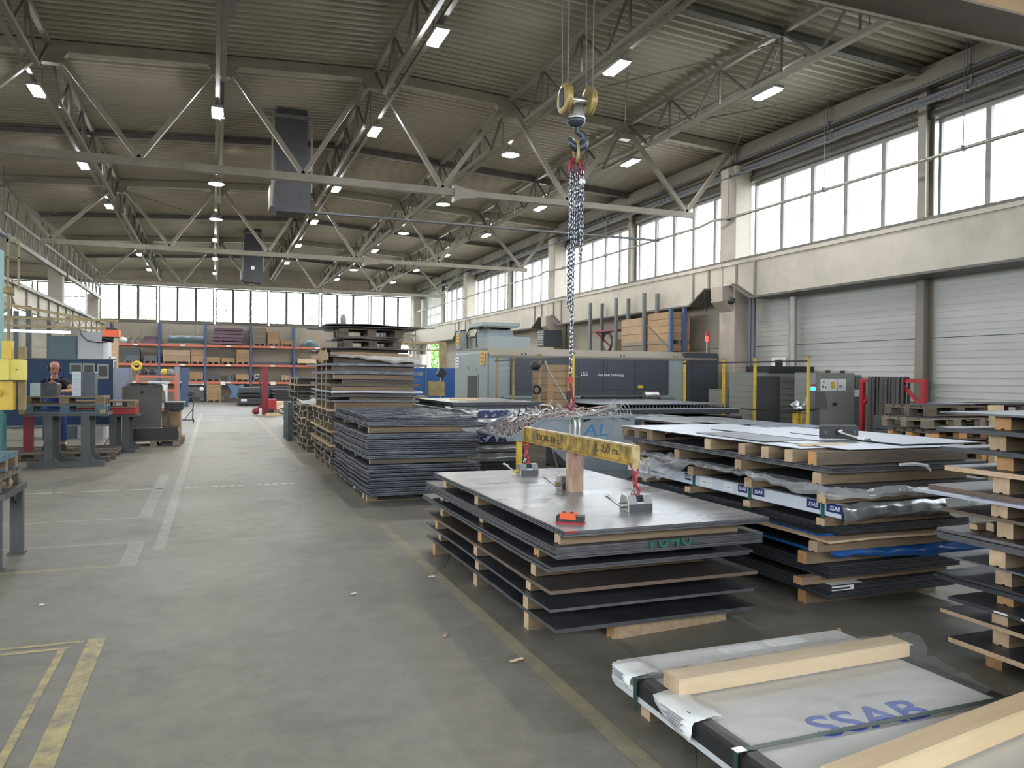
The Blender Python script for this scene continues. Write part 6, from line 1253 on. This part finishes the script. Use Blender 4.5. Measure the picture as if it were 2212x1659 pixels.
Ls = (-.19, -.10, 1.34); Rs = (.21, -.12, 1.33); Le = (-.26, -.38, 1.13); Re = (.36, -.36, 1.15); Lw = (-.02, -.62, 1.14); Rw = (.13, -.64, 1.15)
body = skin('body', [[(hip,(.13,.09)),((0,0,1.05),(.12,.085)),(ch,(.17,.11)),(nk,.058),(hd,.06)], [(ch,(.17,.11)),(Ls,.065),(Le,.045),(Lw,.032)], [(ch,(.17,.11)),(Rs,.065),(Re,.045),(Rw,.032)],
    [(hip,(.15,.11)),((-.10,.06,.80),.09),((-.13,.0,.47),.065),((-.15,.08,.09),.045)], [(hip,(.15,.11)),((.10,.06,.80),.09),((.13,-.02,.47),.065),((.14,.06,.09),.045)]], M['skin'], W)
skin('shirt', [[((0,0,1.00),(.155,.115)),(ch,(.185,.125)),((.01,-.14,1.37),(.10,.085))], [(ch,(.185,.125)),(Ls,.083),((-.24,-.27,1.21),.068)], [(ch,(.185,.125)),(Rs,.083),((.30,-.26,1.22),.068)]], M['shirt'], W)
skin('overalls', [[(hip,(.17,.13)),((0,.0,1.04),(.168,.128)),((0,-.03,1.12),(.17,.125))], [(hip,(.17,.13)),((-.10,.06,.80),.108),((-.13,.0,.47),.083),((-.15,.08,.16),.075)], [(hip,(.17,.13)),((.10,.06,.80),.108),((.13,-.02,.47),.083),((.14,.06,.16),.075)]], M['overall'], W)
for s in (-1, 1): P(W, 'shoulder_strap', MB().tube([(s*.07,-.13,1.05),(s*.09,-.225,1.2),(s*.10,-.22,1.34),(s*.09,-.12,1.42)], .018, 6), M['overall'], local=True)
def hand(o_, dirn, side):
    c = Vector(o_); d = Vector(dirn).normalized(); sd = d.cross(Vector((0,0,1))).normalized()*side
    chs = [[(tuple(c),.032),(tuple(c+d*.05),(.040,.022)),(tuple(c+d*.09),(.042,.02))]]
    for k, ln in enumerate((.062,.075,.070,.052)):
        b = c+d*.09+sd*(-.03+.02*k); chs.append([(tuple(c+d*.09),(.042,.02)),(tuple(b+d*.012),.011),(tuple(b+d*ln*.6+Vector((0,0,-.008))),.010),(tuple(b+d*ln+Vector((0,0,-.026))),.008)])
    chs.append([(tuple(c+d*.05),(.040,.022)),(tuple(c+d*.06-sd*.045),.012),(tuple(c+d*.10-sd*.06),.010)])
    o = skin('glove', chs, M['black'], W, 1); o['label'] = 'black work glove'
hand((-.02,-.62,1.14), (.55,-.75,-.12), -1); hand((.13,-.64,1.15), (-.5,-.8,-.12), 1)
# head, facing the pallet, tilted down
hm = MB(); prof = [(.001,-.122),(.045,-.118),(.062,-.10),(.071,-.07),(.076,-.035),(.080,0),(.083,.035),(.080,.07),(.066,.10),(.042,.12),(.001,.128)]
st_ = 0; hm.lathe(prof, (0,0,0), 20)
for i, v in enumerate(hm.v):
    x, y, z = v; y *= 1.18
    if y < 0 and z < -.04: y *= .93; x *= .92
    if y < 0 and -.02 < z < .03: y *= .97
    hm.v[i] = (x, y, z)
HM = Matrix.Translation((.03,-.225,1.585)) @ Matrix.Rotation(.28, 4, 'X') @ Matrix.Rotation(.12, 4, 'Y') @ Matrix.Rotation(.25, 4, 'Z')
def hp(name, mb, mt, par=None): return P(par or W, name, mb.xf(HM), M[mt], local=True)
head = hp('head', hm, 'skin')
hp('nose', MB().prism([(-.089,.012),(-.118,-.028),(-.088,-.034)], 'x', -.012, .012), 'skin', None)
for s in (-1, 1):
    hp('ear', MB().torus((s*.080,.005,-.015), .022, .008, 'x', 12, 5, ell=1.4), 'skin'); hp('eye', MB().lathe([(.001,-.006),(.009,-.004),(.011,.002),(.001,.004)], (s*.030,-.086,.008), 10, 'y'), 'ink'); hp('eyebrow', MB().bar((s*.018,-.095,.026),(s*.046,-.086,.024),.006,.006), 'card')
    hp('ear_defender', MB().lathe([(.001,-.0),(.042,.0),(.046,.012),(.038,.03),(.001,.034)] if s > 0 else [(.001,0),(.042,0),(.046,-.012),(.038,-.03),(.001,-.034)], (s*.082,.0,-.01), 16, 'x'), 'black')
hp('mouth', MB().bar((-.022,-.087,-.066),(.022,-.087,-.066),.006,.005), 'red_dark')
hp('head_band', MB().tube([(.10*math.sin(a),.045,-.0+.125*math.cos(a)) for a in [math.radians(-95+k*19) for k in range(11)]], .006, 6), 'black'); hp('ear_defender_mark', MB().box(.113,.116,-.01,.01,-.02,0), 'label')
for x in (-.15, .14):
    P(W, 'shoe', MB().prism([(-.14,0),(.13,0),(.13,.06),(.08,.10),(.02,.11),(-.06,.07),(-.14,.05)], 'x', x-.045, x+.045), M['shoe'], local=True); P(W, 'sock', MB().cyl((x,.07,.08),(x,.07,.16),.05,10), M['label'], local=True)
# blue partition behind worker
t = T('partition', 'dark blue partition panel behind the worker with three small frames', 'partition', (-3, 19.0, .0)); P(t, 'panel', MB().box(-4.2, -3.0, 19.0, 19.04, .52, 1.92), M['blue_panel']); P(t, 'panel', MB().box(-2.995, -2.05, 19.0, 19.04, .52, 1.92), M['blue_panel'])
P(t, 'top_rail', MB().box(-4.2, -2.0, 18.99, 19.05, 1.92, 1.95), M['frame_grey']); P(t, 'bottom_rail', MB().box(-4.2, -2.0, 18.99, 19.05, .49, .52), M['cab'])
for x in (-4.2, -3.0, -2.05): P(t, 'leg', MB().box(x, x+.05, 18.99, 19.05, 0, .49), M['cab_dk'])
for x0, x1, z0, z1 in ((-2.88,-2.64,1.62,1.85),(-2.63,-2.40,1.62,1.85),(-2.36,-2.13,1.52,1.84)):
    f_ = P(t, 'picture_frame', MB().box(x0, x1, 18.975, 19.0, z0, z1), M['cab']); P(f_, 'picture', MB().box(x0+.03, x1-.03, 18.97, 18.975, z0+.05, z1-.04), M['mesh_dk'])
one('red_post', MB().box(-3.34, -3.19, 16.95, 17.1, .147, .94), M['red_dark'], 'dark red square post behind the left trestle post', 'post')
for k, (x0, x1, z0, z1, mt, lb) in enumerate(((-3.83,-3.18,0,2.55,'slate_cab','slate blue tall cabinet rising behind the blue partition'),(-3.17,-2.60,0,2.66,'grey_cab','light grey tall cabinet rising behind the blue partition'))):
    t = T('tall_cabinet', lb, 'cabinet', ((x0+x1)/2, 22.3, 0)); P(t, 'body', MB().box(x0, x1, 22, 22.8, z0, z1), M[mt]); P(t, 'door', MB().box(x0+.03, x1-.03, 21.98, 22, .1, z1-.05), M[mt]); 
    if k: P(t, 'side_trim', MB().box(x1, x1+.1, 22.02, 22.8, 0, z1-.02), M['wrap_white'])
mb = MB().tube([(-3.1,21.98,2.68),(-3.1,21.95,2.62),(-2.95,21.95,2.45),(-2.7,21.96,2.40),(-2.5,21.975,2.42)], .012, 6); one('cable', mb, M['black'], 'black cable looping across the light grey cabinet', 'cable')
t = T('jib_crane', 'brownish yellow lattice jib arm over the left workplace', 'crane', (-5.2, 20, 0)); P(t, 'mast', MB().box(-5.3, -5.1, 19.9, 20.1, 0, 2.95), M['yellow_dull'])
for dz in (2.68, 2.86): P(t, 'arm_chord', MB().bar((-5.2,20,dz),(-2.05,20,dz-.02),.05,.05), M['yellow_dull'])
for q in range(12): P(t, 'web_bar', MB().bar((-5.1+q*.25,20,2.68),(-4.98+q*.25,20,2.86),.015,.015).bar((-4.98+q*.25,20,2.86),(-4.85+q*.25,20,2.68),.015,.015), M['yellow_dull'])
P(t, 'diagonal_brace', MB().bar((-5.2,20.0,3.3),(-2.6,20.0,2.85),.04,.06), M['yellow_dull'])
t = T('chain_hoist', 'orange chain hoist on the end of the left jib arm', 'hoist', (-2.2, 20, 2.4)); P(t, 'body', MB().box(-2.36, -2.02, 19.85, 20.15, 2.47, 2.63), M['orange']); P(t, 'motor', MB().cyl((-2.38,20,2.45),(-2.15,20,2.42),.08,12), M['black']); P(t, 'trolley', MB().box(-2.3,-2.08,19.9,20.1,2.63,2.68), M['black'])
one('globe_lamp', MB().lathe([(.001,-.08),(.08,-.05),(.11,0),(.08,.05),(.001,.07)], (-1.98,20.1,2.42), 14), M['label'], 'white oval globe lamp next to the orange hoist', 'lamp')
t = T('tube_lamp', 'long bluish fluorescent tube above the left workplace', 'lamp', (-3.5, 19.3, 2.53)); P(t, 'tube', MB().cyl((-4.3,19.3,2.53),(-2.92,19.3,2.52),.03,10), mk('cool tube', (.7,.85,.9), .4, emit=(.7,.92,1), estr=1.2)); P(t, 'hanger', MB().cyl((-3.9,19.3,2.56),(-3.9,19.98,2.68),.006,5).cyl((-3.1,19.3,2.56),(-3.1,19.98,2.68),.006,5), M['black'])
# press at the left edge
t = T('press_machine', 'yellow and teal press cut by the left picture edge', 'machine', (-3.2, 14.5, 0))
P(t, 'teal_column', MB().box(-4.2, -3.36, 14.3, 15.6, 0, 3.72), M['teal']); P(t, 'teal_base', MB().box(-4.2, -3.30, 14.2, 15.5, 0, .95), M['teal']); P(t, 'yellow_head', MB().box(-3.6, -2.95, 14.0, 14.4, 1.53, 1.85), M['yellow_light']); P(t, 'yellow_cover', MB().box(-2.95, -2.78, 14.05, 14.4, 1.53, 1.85), M['yellow_light'])
P(t, 'ram', MB().box(-3.25, -2.93, 14.15, 14.4, 1.06, 1.52), M['yellow']); P(t, 'guide', MB().box(-2.90, -2.80, 14.35, 14.45, 1.05, 1.53), M['yellow_dull']); P(t, 'upper_guide', MB().box(-2.90, -2.80, 14.35, 14.45, 1.86, 2.06), M['yellow_dull'])
P(t, 'upper_ram', MB().box(-3.09, -2.96, 14.2, 14.4, 1.86, 2.14), M['yellow']); P(t, 'rod', MB().box(-3.04, -3.0, 14.3, 14.34, 2.1, 2.9), M['yellow_dull']); P(t, 'knob', MB().lathe([(.001,-.06),(.07,-.04),(.08,.02),(.05,.07),(.001,.08)], (-3.01,14.25,2.92), 12), M['yellow_dull'])
P(t, 'guard_frame', MB().box(-3.05,-3.02,14.3,14.33,2.95,3.75).box(-2.90,-2.87,14.3,14.33,2.95,3.70).box(-3.05,-2.87,14.3,14.33,3.70,3.75).box(-3.05,-2.87,14.3,14.33,3.45,3.47), M['yellow_dull']); P(t, 'round_cap', MB().lathe([(.001,-.02),(.06,-.02),(.07,.0),(.001,.03)], (-3.14,14.1,1.33), 14, 'y'), M['yellow'])
P(t, 'bolt', MB().cyl((-2.86,14.03,1.69),(-2.86,14.05,1.69),.012), M['ink'])
# near left trestle with pallets
t = T('work_trestle', 'dark trestle cut by the left picture edge, nearest to the camera', 'trestle', (-2.2, 7.9, 0))
for x, y in ((-1.72,8.2),(-1.74,7.5),(-3.0,8.2),(-3.0,7.5)): P(t, 'leg', MB().box(x, x+.1, y, y+.08, .015, .60), M['frame_grey']); P(t, 'foot_plate', MB().box(x-.02, x+.12, y-.02, y+.1, 0, .015), M['frame_grey']); P(t, 'gusset', MB().prism([(y+.02,.6),(y+.3 if y < 8 else y-.22,.6),(y+.02,.45)], 'x', x+.04, x+.06), M['frame_grey'])
P(t, 'top_frame', MB().box(-3.05, -1.6, 8.2, 8.3, .60, .65).box(-3.05, -1.6, 7.45, 7.55, .60, .65).box(-1.72,-1.6,7.55,8.2,.60,.65), M['frame_grey'])
pallet('dark pallet on the near left trestle, lower one', -2.85, 7.5, .651, 1.2, .78, 0, 'wood_old'); pallet('blue edged pallet on the near left trestle, upper one', -2.87, 7.46, .797, 1.2, .8, 0, 'pallet_blue', 'wood')
one('tan_object', MB().lathe([(.001,0),(.06,.01),(.07,.05),(.04,.1),(.001,.11)], (-1.70,7.9,.652), 14), M['card'], 'tan rounded piece beside the near left pallets', 'piece')
# second trestle with red tray
bench('smaller grey trestle with a red tray behind the grey one', -2.1, -1.50, 17.75, 18.7, .80, ins=.12)
t = T('red_tray', 'red steel tray on the smaller grey trestle', 'tray', (-1.8, 18, .8)); P(t, 'tray', MB().box(-2.6, -1.5, 17.75, 17.78, .80, .93).box(-2.6, -1.5, 18.6, 18.63, .80, .93).box(-1.53,-1.5,17.78,18.6,.8,.93).box(-2.6,-1.5,17.75,18.63,.795,.80), M['red'])
pallet('bare pallet on the red tray beside the trestle', -2.65, 17.72, .935, 1.15, .8, 0, 'wood')
t = T('partition', 'lilac partition panel behind the dark plates', 'partition', (-2.2, 22, 0)); P(t, 'panel', MB().box(-2.36, -1.93, 21.4, 21.43, .9, 1.77), M['lilac']); P(t, 'frame', MB().box(-2.40, -2.36, 21.38, 21.45, 0, 2.05).box(-1.93, -1.90, 21.38, 21.45, 0, 1.78), M['cab']); P(t, 'green_note', MB().box(-2.34, -2.27, 21.37, 21.385, 1.35, 1.7), M['leaf'])
t = T('coat_stand', 'grey tripod stand under the lilac partition', 'stand', (-2.28, 18.95, 0)); P(t, 'pole', MB().cyl((-2.0,18.9,.4),(-2.0,18.9,1.9),.025,8), M['cab'])
for a in (-.25, .25): P(t, 'leg', MB().bar((-2.0,18.9,.42),(-2.0+a,18.8,0),.03,.03), M['cab'])
one('pink_wall_post', MB().box(-3.37, -3.10, 30, 30.3, 0, 2.82), M['wood_end'], 'pale pinkish post beyond the grey cabinet, with posters', 'post')
one('poster', MB().box(-3.36, -3.16, 29.97, 29.999, 1.75, 2.2), M['beacon_red'] if False else M['label'], 'white and red poster on the pinkish post', 'poster')
# dark plate box and pallets
pallet('dark pallet under the big brown steel plate, left side', -1.80, 19.0, 0, 1.1, .8, 0, 'wood_grey')
one('dark_goods', MB().prism([(-1.84,.145),(-.74,.145),(-.72,.3),(-.74,.42),(-1.82,.42)], 'y', 19.05, 19.75), M['black_gloss'], 'black wrapped goods low on the pallet, below the brown plate', 'goods')
t = T('steel_plate_box', 'big dark brown steel plate standing upright with a round hole', 'plate', (-1.45, 19.1, .42)); P(t, 'plate', MB().prism([(-1.80,.43),(-1.09,.43),(-1.07,1.36),(-1.83,1.36),(-1.88,1.30)], 'y', 19.1, 19.14), M['dark_box']); P(t, 'side', MB().box(-1.88, -1.84, 19.14, 19.7, .43, 1.34), M['dark_box']); P(t, 'hole', MB().lathe([(.001,-.004),(.035,-.004),(.035,0),(.001,0)], (-1.48,19.098,1.23), 16, 'y'), M['ink'])
for k in range(2): plate('black sheet %s lying on top of the upright brown plate' % WORDS[k], -1.80, -1.06, 19.02, 19.75, 1.37+k*.04, 1.385+k*.04, 'black', 'ms', rot=4*k-2, name='steel_sheet', cat='sheet', ny=4, wav=.01)
for k in range(4): one('steel_profile', MB().box(-1.06, -.66+.01*k, 19.6, 20.6, .80+k*.045-.0, .84+k*.045), M['black'], 'black steel profile right of the brown plate, %s from below' % WORDS[k], 'profile', 'black profiles right of the brown plate')
one('cardboard_box', MB().box(-1.12, -.72, 19.8, 20.6, .146, .78), M['card'], 'brown cardboard box below the black profiles', 'box'); pallet('pallet under the brown cardboard box', -1.15, 19.85, 0, .5, .8, 0, 'wood_grey')
one('black_post', MB().box(-.98, -.92, 19.3, 19.36, .1, .80).box(-1.1,-.8,19.25,19.4,0,.1), M['frame_grey'], 'thin dark post in front of the cardboard box', 'post')
crumple('white_rag', 'white rag hanging at the right of the upright brown plate', 'rag', [[(-1.06,19.0,1.40),(-.95,19.0,1.41)],[(-1.04,18.98,1.28),(-.97,18.98,1.28)],[(-1.0,18.99,1.14),(-.96,18.99,1.13)]], 'label', 8, 10, .03, 2, fq=14)
t = T('orange_rack', 'short orange steel rack frame behind the dark plates', 'rack', (-1.6, 26, 0))
for x in (-2.19, -1.12): P(t, 'upright', MB().box(x, x+.09, 26, 26.1, 0, 1.62), M['rack_orange'])
for z in (1.5, 1.08, .5): P(t, 'beam', MB().box(-2.1, -1.12, 26.02, 26.08, z, z+.08), M['rack_orange'])
P(t, 'shelf', MB().box(-2.15, -1.08, 26.0, 26.7, 1.585, 1.60), M['frame_grey'])
for k, (x, mt) in enumerate(((-2.0,'black'),(-1.75,'black'),(-1.42,'yellow'),(-1.25,'cab'))): one('shelf_item', MB().lathe([(.10,0),(.11,.02),(.10,.14),(.07,.17),(.001,.18)], (x,26.3,1.601), 12), M[mt], '%s on top of the orange rack, %s from the left' % (['dark tin','dark tin','yellow tin','grey tin'][k], WORDS[k]), 'tin')
one('blue_sheet_pack', MB().box(-1.85, -1.25, 25.7, 25.95, 1.33, 1.39).box(-1.8,-1.75,25.75,25.9,0,1.33).box(-1.35,-1.3,25.75,25.9,0,1.33), M['tape_white'], 'light blue tabletop in front of the orange rack', 'table')
one('upright_screen', MB().box(-1.72, -1.5, 40, 40.1, 0, 1.95), M['lilac'], 'narrow grey upright panel right of the orange rack', 'panel'); one('upright_screen', MB().box(-1.46, -1.14, 41, 41.1, 0, 1.9), M['rack_blue'], 'narrow blue upright panel right of the orange rack', 'panel')
one('tape_roll', MB().torus((-2.5,30,1.88), .13, .055, 'y', 18, 8), M['yellow'], 'round yellow ring hanging before the back shelves', 'ring'); one('ring_post', MB().box(-2.52,-2.48,30.06,30.1,0,1.8), M['frame_grey'], 'thin post carrying the yellow ring', 'post')
t = T('tube_trolley', 'thin framed steel trolley standing at the left aisle edge', 'trolley', (-.9, 28, 0))
P(t, 'frame', MB().tube([(-1.1,28,.08),(-.65,28,.08),(-.62,28,.9),(-.75,28,.98),(-.95,28,.95)], .018, 6).tube([(-1.1,28.4,.08),(-.65,28.4,.08),(-.62,28.4,.9)], .018, 6).cyl((-.65,28,.08),(-.65,28.4,.08),.018,6).cyl((-.62,28,.9),(-.62,28.4,.9),.018,6).cyl((-.64,28,.45),(-.9,28,.1),.015,6), M['frame_grey'])
P(t, 'wheel', MB().torus((-.62,28,.06), .04, .02, 'x', 12, 5), M['black']); P(t, 'wheel', MB().torus((-.62,28.4,.06), .04, .02, 'x', 12, 5), M['black']); P(t, 'rear_foot', MB().box(-1.14,-1.06,27.98,28.42,0,.08), M['black'])
# pallet stacker in the aisle
t = T('pallet_stacker', 'dark red pallet stacker with tall mast at the far end of the aisle', 'stacker', (1.95, 32.5, 0))
P(t, 'mast', MB().box(1.80, 2.03, 32.4, 32.6, .04, 1.92), M['red_dark']); P(t, 'body', MB().box(2.05, 2.35, 32.3, 32.7, .2, .64), M['red']); P(t, 'wheel', MB().cyl((2.15,32.25,.14),(2.15,32.35,.14),.12,16), M['black'])
P(t, 'drive_unit', MB().lathe([(.001,-.14),(.12,-.10),(.15,0),(.12,.10),(.001,.13)], (1.58,32.5,.16), 14), M['red_dark']); P(t, 'drive_arm', MB().bar((1.62,32.5,.22),(1.85,32.5,.40),.1,.12), M['red_dark']); P(t, 'white_box', MB().box(1.70,1.80,32.4,32.5,.08,.28), M['label'])
P(t, 'tiller', MB().tube([(1.78,32.45,.5),(1.72,32.4,1.3),(1.62,32.35,1.55)], .02, 6), M['black']); P(t, 'handle', MB().torus((1.60,32.35,1.55), .08, .014, 'y', 14, 5), M['chrome']); P(t, 'support_wheel', MB().cyl((1.88,32.42,.04),(1.88,32.58,.04),.04,10), M['black'])
crumple('film_heap', 'white film crumpled on a pallet right of the red stacker', 'film', [[(2.45,32.4,.22),(2.9,32.4,.40),(3.4,32.4,.3)],[(2.4,32.7,.3),(2.9,32.7,.52),(3.5,32.7,.4)],[(2.45,33.0,.2),(2.9,33.0,.3),(3.4,33,.22)]], 'label', 16, 10, .12, 2, fq=5)
pallet('pallet with crumpled white film by the red stacker', 2.35, 32.3, .0, 1.2, .8, 0, 'wood'); stud('pale long timber on the floor in front of the stacker pallet', 1.95, 3.7, 31.9, 0, .11, wd=.12, mat='wood_new', rot=0)
for k in range(2): crate('pale low crate beyond the film pallet, %s one' % ['left','right'][k], 2.5+.9*k, 3.3+.9*k, 35, 35.8, 0, .45, 'wood_new')
# black packs on the floor before the rack
for k, (x0, x1, y, z0, z1) in enumerate(((1.15,2.75,42,.08,.42),(1.2,2.75,42,.46,.62),(1.25,2.7,42,.66,.92),(2.85,4.3,41,.12,.86),(2.0,4.0,44,.05,.95))):
    t = T('profile_pack', ['lowest long black profile pack before the back rack','middle black profile pack before the back rack','top black profile pack before the back rack','block of black packs right of the stacker mast','black pack behind the stacker mast'][k], 'pack', ((x0+x1)/2, y, z0))
    n = max(1, int((z1-z0)/.14))
    for q in range(n): h = (z1-z0)/n; P(t, 'profile', MB().prism([(x0+.05*(q % 2),z0+q*h),(x1,z0+q*h),(x1,z0+(q+1)*h-.01),(x0+.05*(q % 2),z0+(q+1)*h-.01),(x0-.03,z0+(q+.5)*h)], 'y', y, y+2.2), M['black' if k % 2 else 'ms'])
    if z0 < .2: P(t, 'skid', MB().box(x0+.1, x1-.1, y+.2, y+.3, 0, z0).box(x0+.1, x1-.1, y+1.8, y+1.9, 0, z0), M['wood_old'])
    else: P(t, 'skid', MB().box(x0+.1, x1-.1, y+.2, y+.3, z0-.04, z0), M['wood_old'])
    if k == 0: P(t, 'tag', MB().box(1.32, 1.6, 41.985, 41.999, .22, .34), M['label'])
# back racks
t = T('pallet_rack', 'long pallet rack with blue uprights and orange beams at the back wall', 'rack', (1, 48.7, 0)); XU = [-8.0,-5.36,-2.9,-.44,2.07,4.55,7.3,10.0]
for x in XU:
    for y in (48.7, 49.6): P(t, 'upright', MB().box(x-.06, x+.06, y-.05, y+.05, 0, 4.5), M['rack_blue'])
for a, b in zip(XU, XU[1:]):
    for z in (1.16, 2.18, 3.30):
        for y in (48.68, 49.62): P(t, 'beam', MB().box(a+.06, b-.06, y-.03, y+.03, z-.13, z), M['rack_orange'])
        P(t, 'shelf_rail', MB().box(a+.06, b-.06, 48.75, 49.5, z-.02, z), M['wood_grey'])
        P(t, 'load_sign', MB().box((a+b)/2-.13, (a+b)/2+.13, 48.63, 48.65, z-.11, z-.02), M['label'])
for x0 in (.38, 3.2): P(t, 'big_sign', MB().box(x0, x0+.28, 48.60, 48.62, .96, 1.16), M['label'])
crs = [(-3.71,-3.01,2.20,2.61,'dusty','dark low box on the middle shelf, left bay'),(-2.7,-1.26,2.20,2.97,'card','stack of wide brown cartons on the middle shelf'),(-1.21,-.51,2.2,3.0,'crate','tall pale crate next to the brown cartons, middle shelf'),(-.38,.35,2.2,2.59,'crate','low crate, left of three in the middle shelf centre bay'),(.45,1.17,2.2,2.55,'crate','low pale crate, middle of three in the middle shelf centre bay'),(1.27,1.99,2.2,3.05,'crate','tall four board crate, right of three in the centre bay'),
 (4.76,5.9,2.2,2.56,'wood_new','long low pale crate at the right of the middle shelf'),(-1.28,-.56,1.18,1.72,'crate','square crate on the lowest shelf, left'),(-.38,.38,1.18,1.56,'dusty','dusty low crate on the lowest shelf centre bay'),(1.22,1.97,1.18,1.60,'crate','flat pale crate on the lowest shelf centre bay'),(2.18,2.9,1.18,1.50,'dusty','grey crate with red goods, lowest shelf right bay'),(3.82,4.34,1.18,1.57,'card','small brown carton pile, lowest shelf right bay'),
 (2.17,2.93,3.32,4.39,'wood_grey','tall grey wrapped crate on the top shelf'),(3.01,3.71,3.32,4.15,'crate','tall pale crate on the top shelf'),(3.76,4.46,3.32,3.66,'crate','low pale crate on the top shelf'),(-4.7,-3.9,2.2,2.95,'dusty','dark upright goods on the middle shelf, far left')]
for x0, x1, z0, z1, mt, lb in crs: crate(lb, x0, x1, 48.72, 49.5, z0, z1, mt, 'crates on the back rack', True, max(1, int((z1-z0)/.28)))
for q in range(3): one('yellow_green_item', MB().box(.72+.14*q, .84+.14*q, 48.75, 49.2, 1.162, 1.5+.04*q), M['dusty'], 'small mixed goods on the lowest shelf, piece %s' % WORDS[q], 'goods')
for k in range(5): one('purple_beam', MB().box(-.10+.03*k, 1.62-.05*(k % 2), 48.72, 49.4, 3.36+k*.2, 3.36+k*.2+.14).box(.3,.45,48.8,49.3,3.302+k*.2,3.36+k*.2), M['purple'], 'dull purple beam in the big top shelf bundle, %s from below' % WORDS[k], 'beam', 'purple beams on the top shelf')
for k in range(4): one('purple_part', MB().box(-3.85+.05*k, -3.0, 48.75, 49.4, 3.302+k*.11, 3.39+k*.11), M['purple'], 'small purple part in the left top shelf pile, %s from below' % WORDS[k], 'part', 'purple parts on the top shelf')
crumple('blue_tarpaulin', 'dark blue tarpaulin roll on the top shelf of the back rack', 'tarpaulin', [[(-2.45,48.8,3.36),(-1.5,48.8,3.36),(-.5,48.8,3.36)],[(-2.45,48.7,3.6),(-1.5,48.7,3.62),(-.5,48.7,3.6)],[(-2.4,49.0,3.84),(-1.5,49.0,3.84),(-.55,49.0,3.82)],[(-2.4,49.3,3.6),(-1.5,49.3,3.6),(-.55,49.3,3.6)]], 'slate_cab', 20, 10, .05, 2, fq=3)
one('tarpaulin_pallet', MB().box(-2.3,-.7,48.75,49.4,3.302,3.37), M['wood_grey'], 'pallet below the blue tarpaulin roll', 'pallet')
one('dome_cover', MB().lathe([(.55,0),(.52,.12),(.36,.3),(.15,.42),(.001,.45)], (5.5,49.15,3.302), 18), M['slate_cab'], 'dark domed cover on the top shelf at the right', 'cover')
for k in range(3): one('spiky_part', MB().bar((-4.9+k*.35,49,3.302),(-4.7+k*.35,49,3.7),.04,.04).bar((-4.9+k*.35,49,3.5),(-4.6+k*.35,49,3.62),.03,.03).box(-4.95+k*.35,-4.7+k*.35,48.9,49.1,3.3,3.34), M['dusty'], 'spiky dark part on the far left top shelf, %s from the left' % WORDS[k], 'part', 'spiky parts on the top shelf')
for k in range(2): one('long_beam', MB().box(2.2+.2*k, 4.4+1.9*k, 48.8+.2*k, 48.95+.2*k, 2.182, 2.34), M['dusty'], 'long dark beam on the middle shelf right bay, %s' % ['front','rear'][k], 'beam')
crate('bigger pale plywood crate on the floor under the back rack', -.35, .42, 47.6, 48.4, 0, 1.02, 'crate', None, True, 5)
t = T('blue_machine_part', 'light blue cast machine part on a pallet under the back rack', 'machine part', (1.2, 48, .1)); P(t, 'casting', MB().prism([(.75,1.0),(1.0,.55),(.85,.25),(1.6,.25),(1.75,.6),(1.6,1.02),(1.3,.9),(1.05,1.02)], 'y', 47.8, 48.3), mk('light blue cast', (.10,.19,.32), .5)); P(t, 'skid', MB().box(.6, 1.8, 47.7, 48.4, 0, .25), M['wood_old'])
t = T('dark_engine', 'dark engine like machine with a round wheel by the back rack', 'machine', (-1, 47.5, 0)); P(t, 'block', MB().box(-1.4, -.55, 47.6, 48.3, .25, .85).box(-1.3, -.7, 47.7, 48.2, 0, .25), M['dusty']); P(t, 'wheel', MB().torus((-1.25,47.5,.3), .22, .07, 'y', 18, 8), M['black']); P(t, 'disc', MB().lathe([(.001,-.02),(.12,-.02),(.12,.02),(.001,.02)], (-.62,47.55,.75), 16, 'y'), M['label']); P(t, 'top_tube', MB().cyl((-1.6,47.8,1.0),(-.5,47.8,1.0),.06,10), M['chrome'])
P(t, 'tube_stand', MB().box(-1.5,-1.45,47.75,47.85,0,.95).box(-.65,-.6,47.75,47.85,.85,.95), M['dusty'])
# grey mesh cage uprights behind left partition
for k, (x, y) in enumerate(((-4.6,24),(-5.3,26),(-4.9,28.5))): one('steel_upright', MB().box(x-.06, x+.06, y-.06, y+.06, 0, 3.4), M['frame_grey'], 'dark upright post behind the left jib arm, %s one' % ['near','middle','far'][k], 'post')
for k, (x0, x1, y0, y1, z1, mt, lb) in enumerate(((-6.0,-4.6,26.5,27.5,1.9,'dusty','dark machine cabinet behind the blue partition, far left'),(-9,-7.2,30,32,2.4,'cab','grey machine body in the left aisle'),(-8.5,-7,20,22,2.1,'wall_beige','pale storage box in the left aisle'))): one('machine_body', MB().box(x0, x1, y0, y1, .08, z1).box(x0+.1, x1-.1, y0+.1, y1-.1, 0, .08).box(x0+.2, x1-.2, y0-.03, y0, .3, z1-.3), M[mt], lb, 'machine')
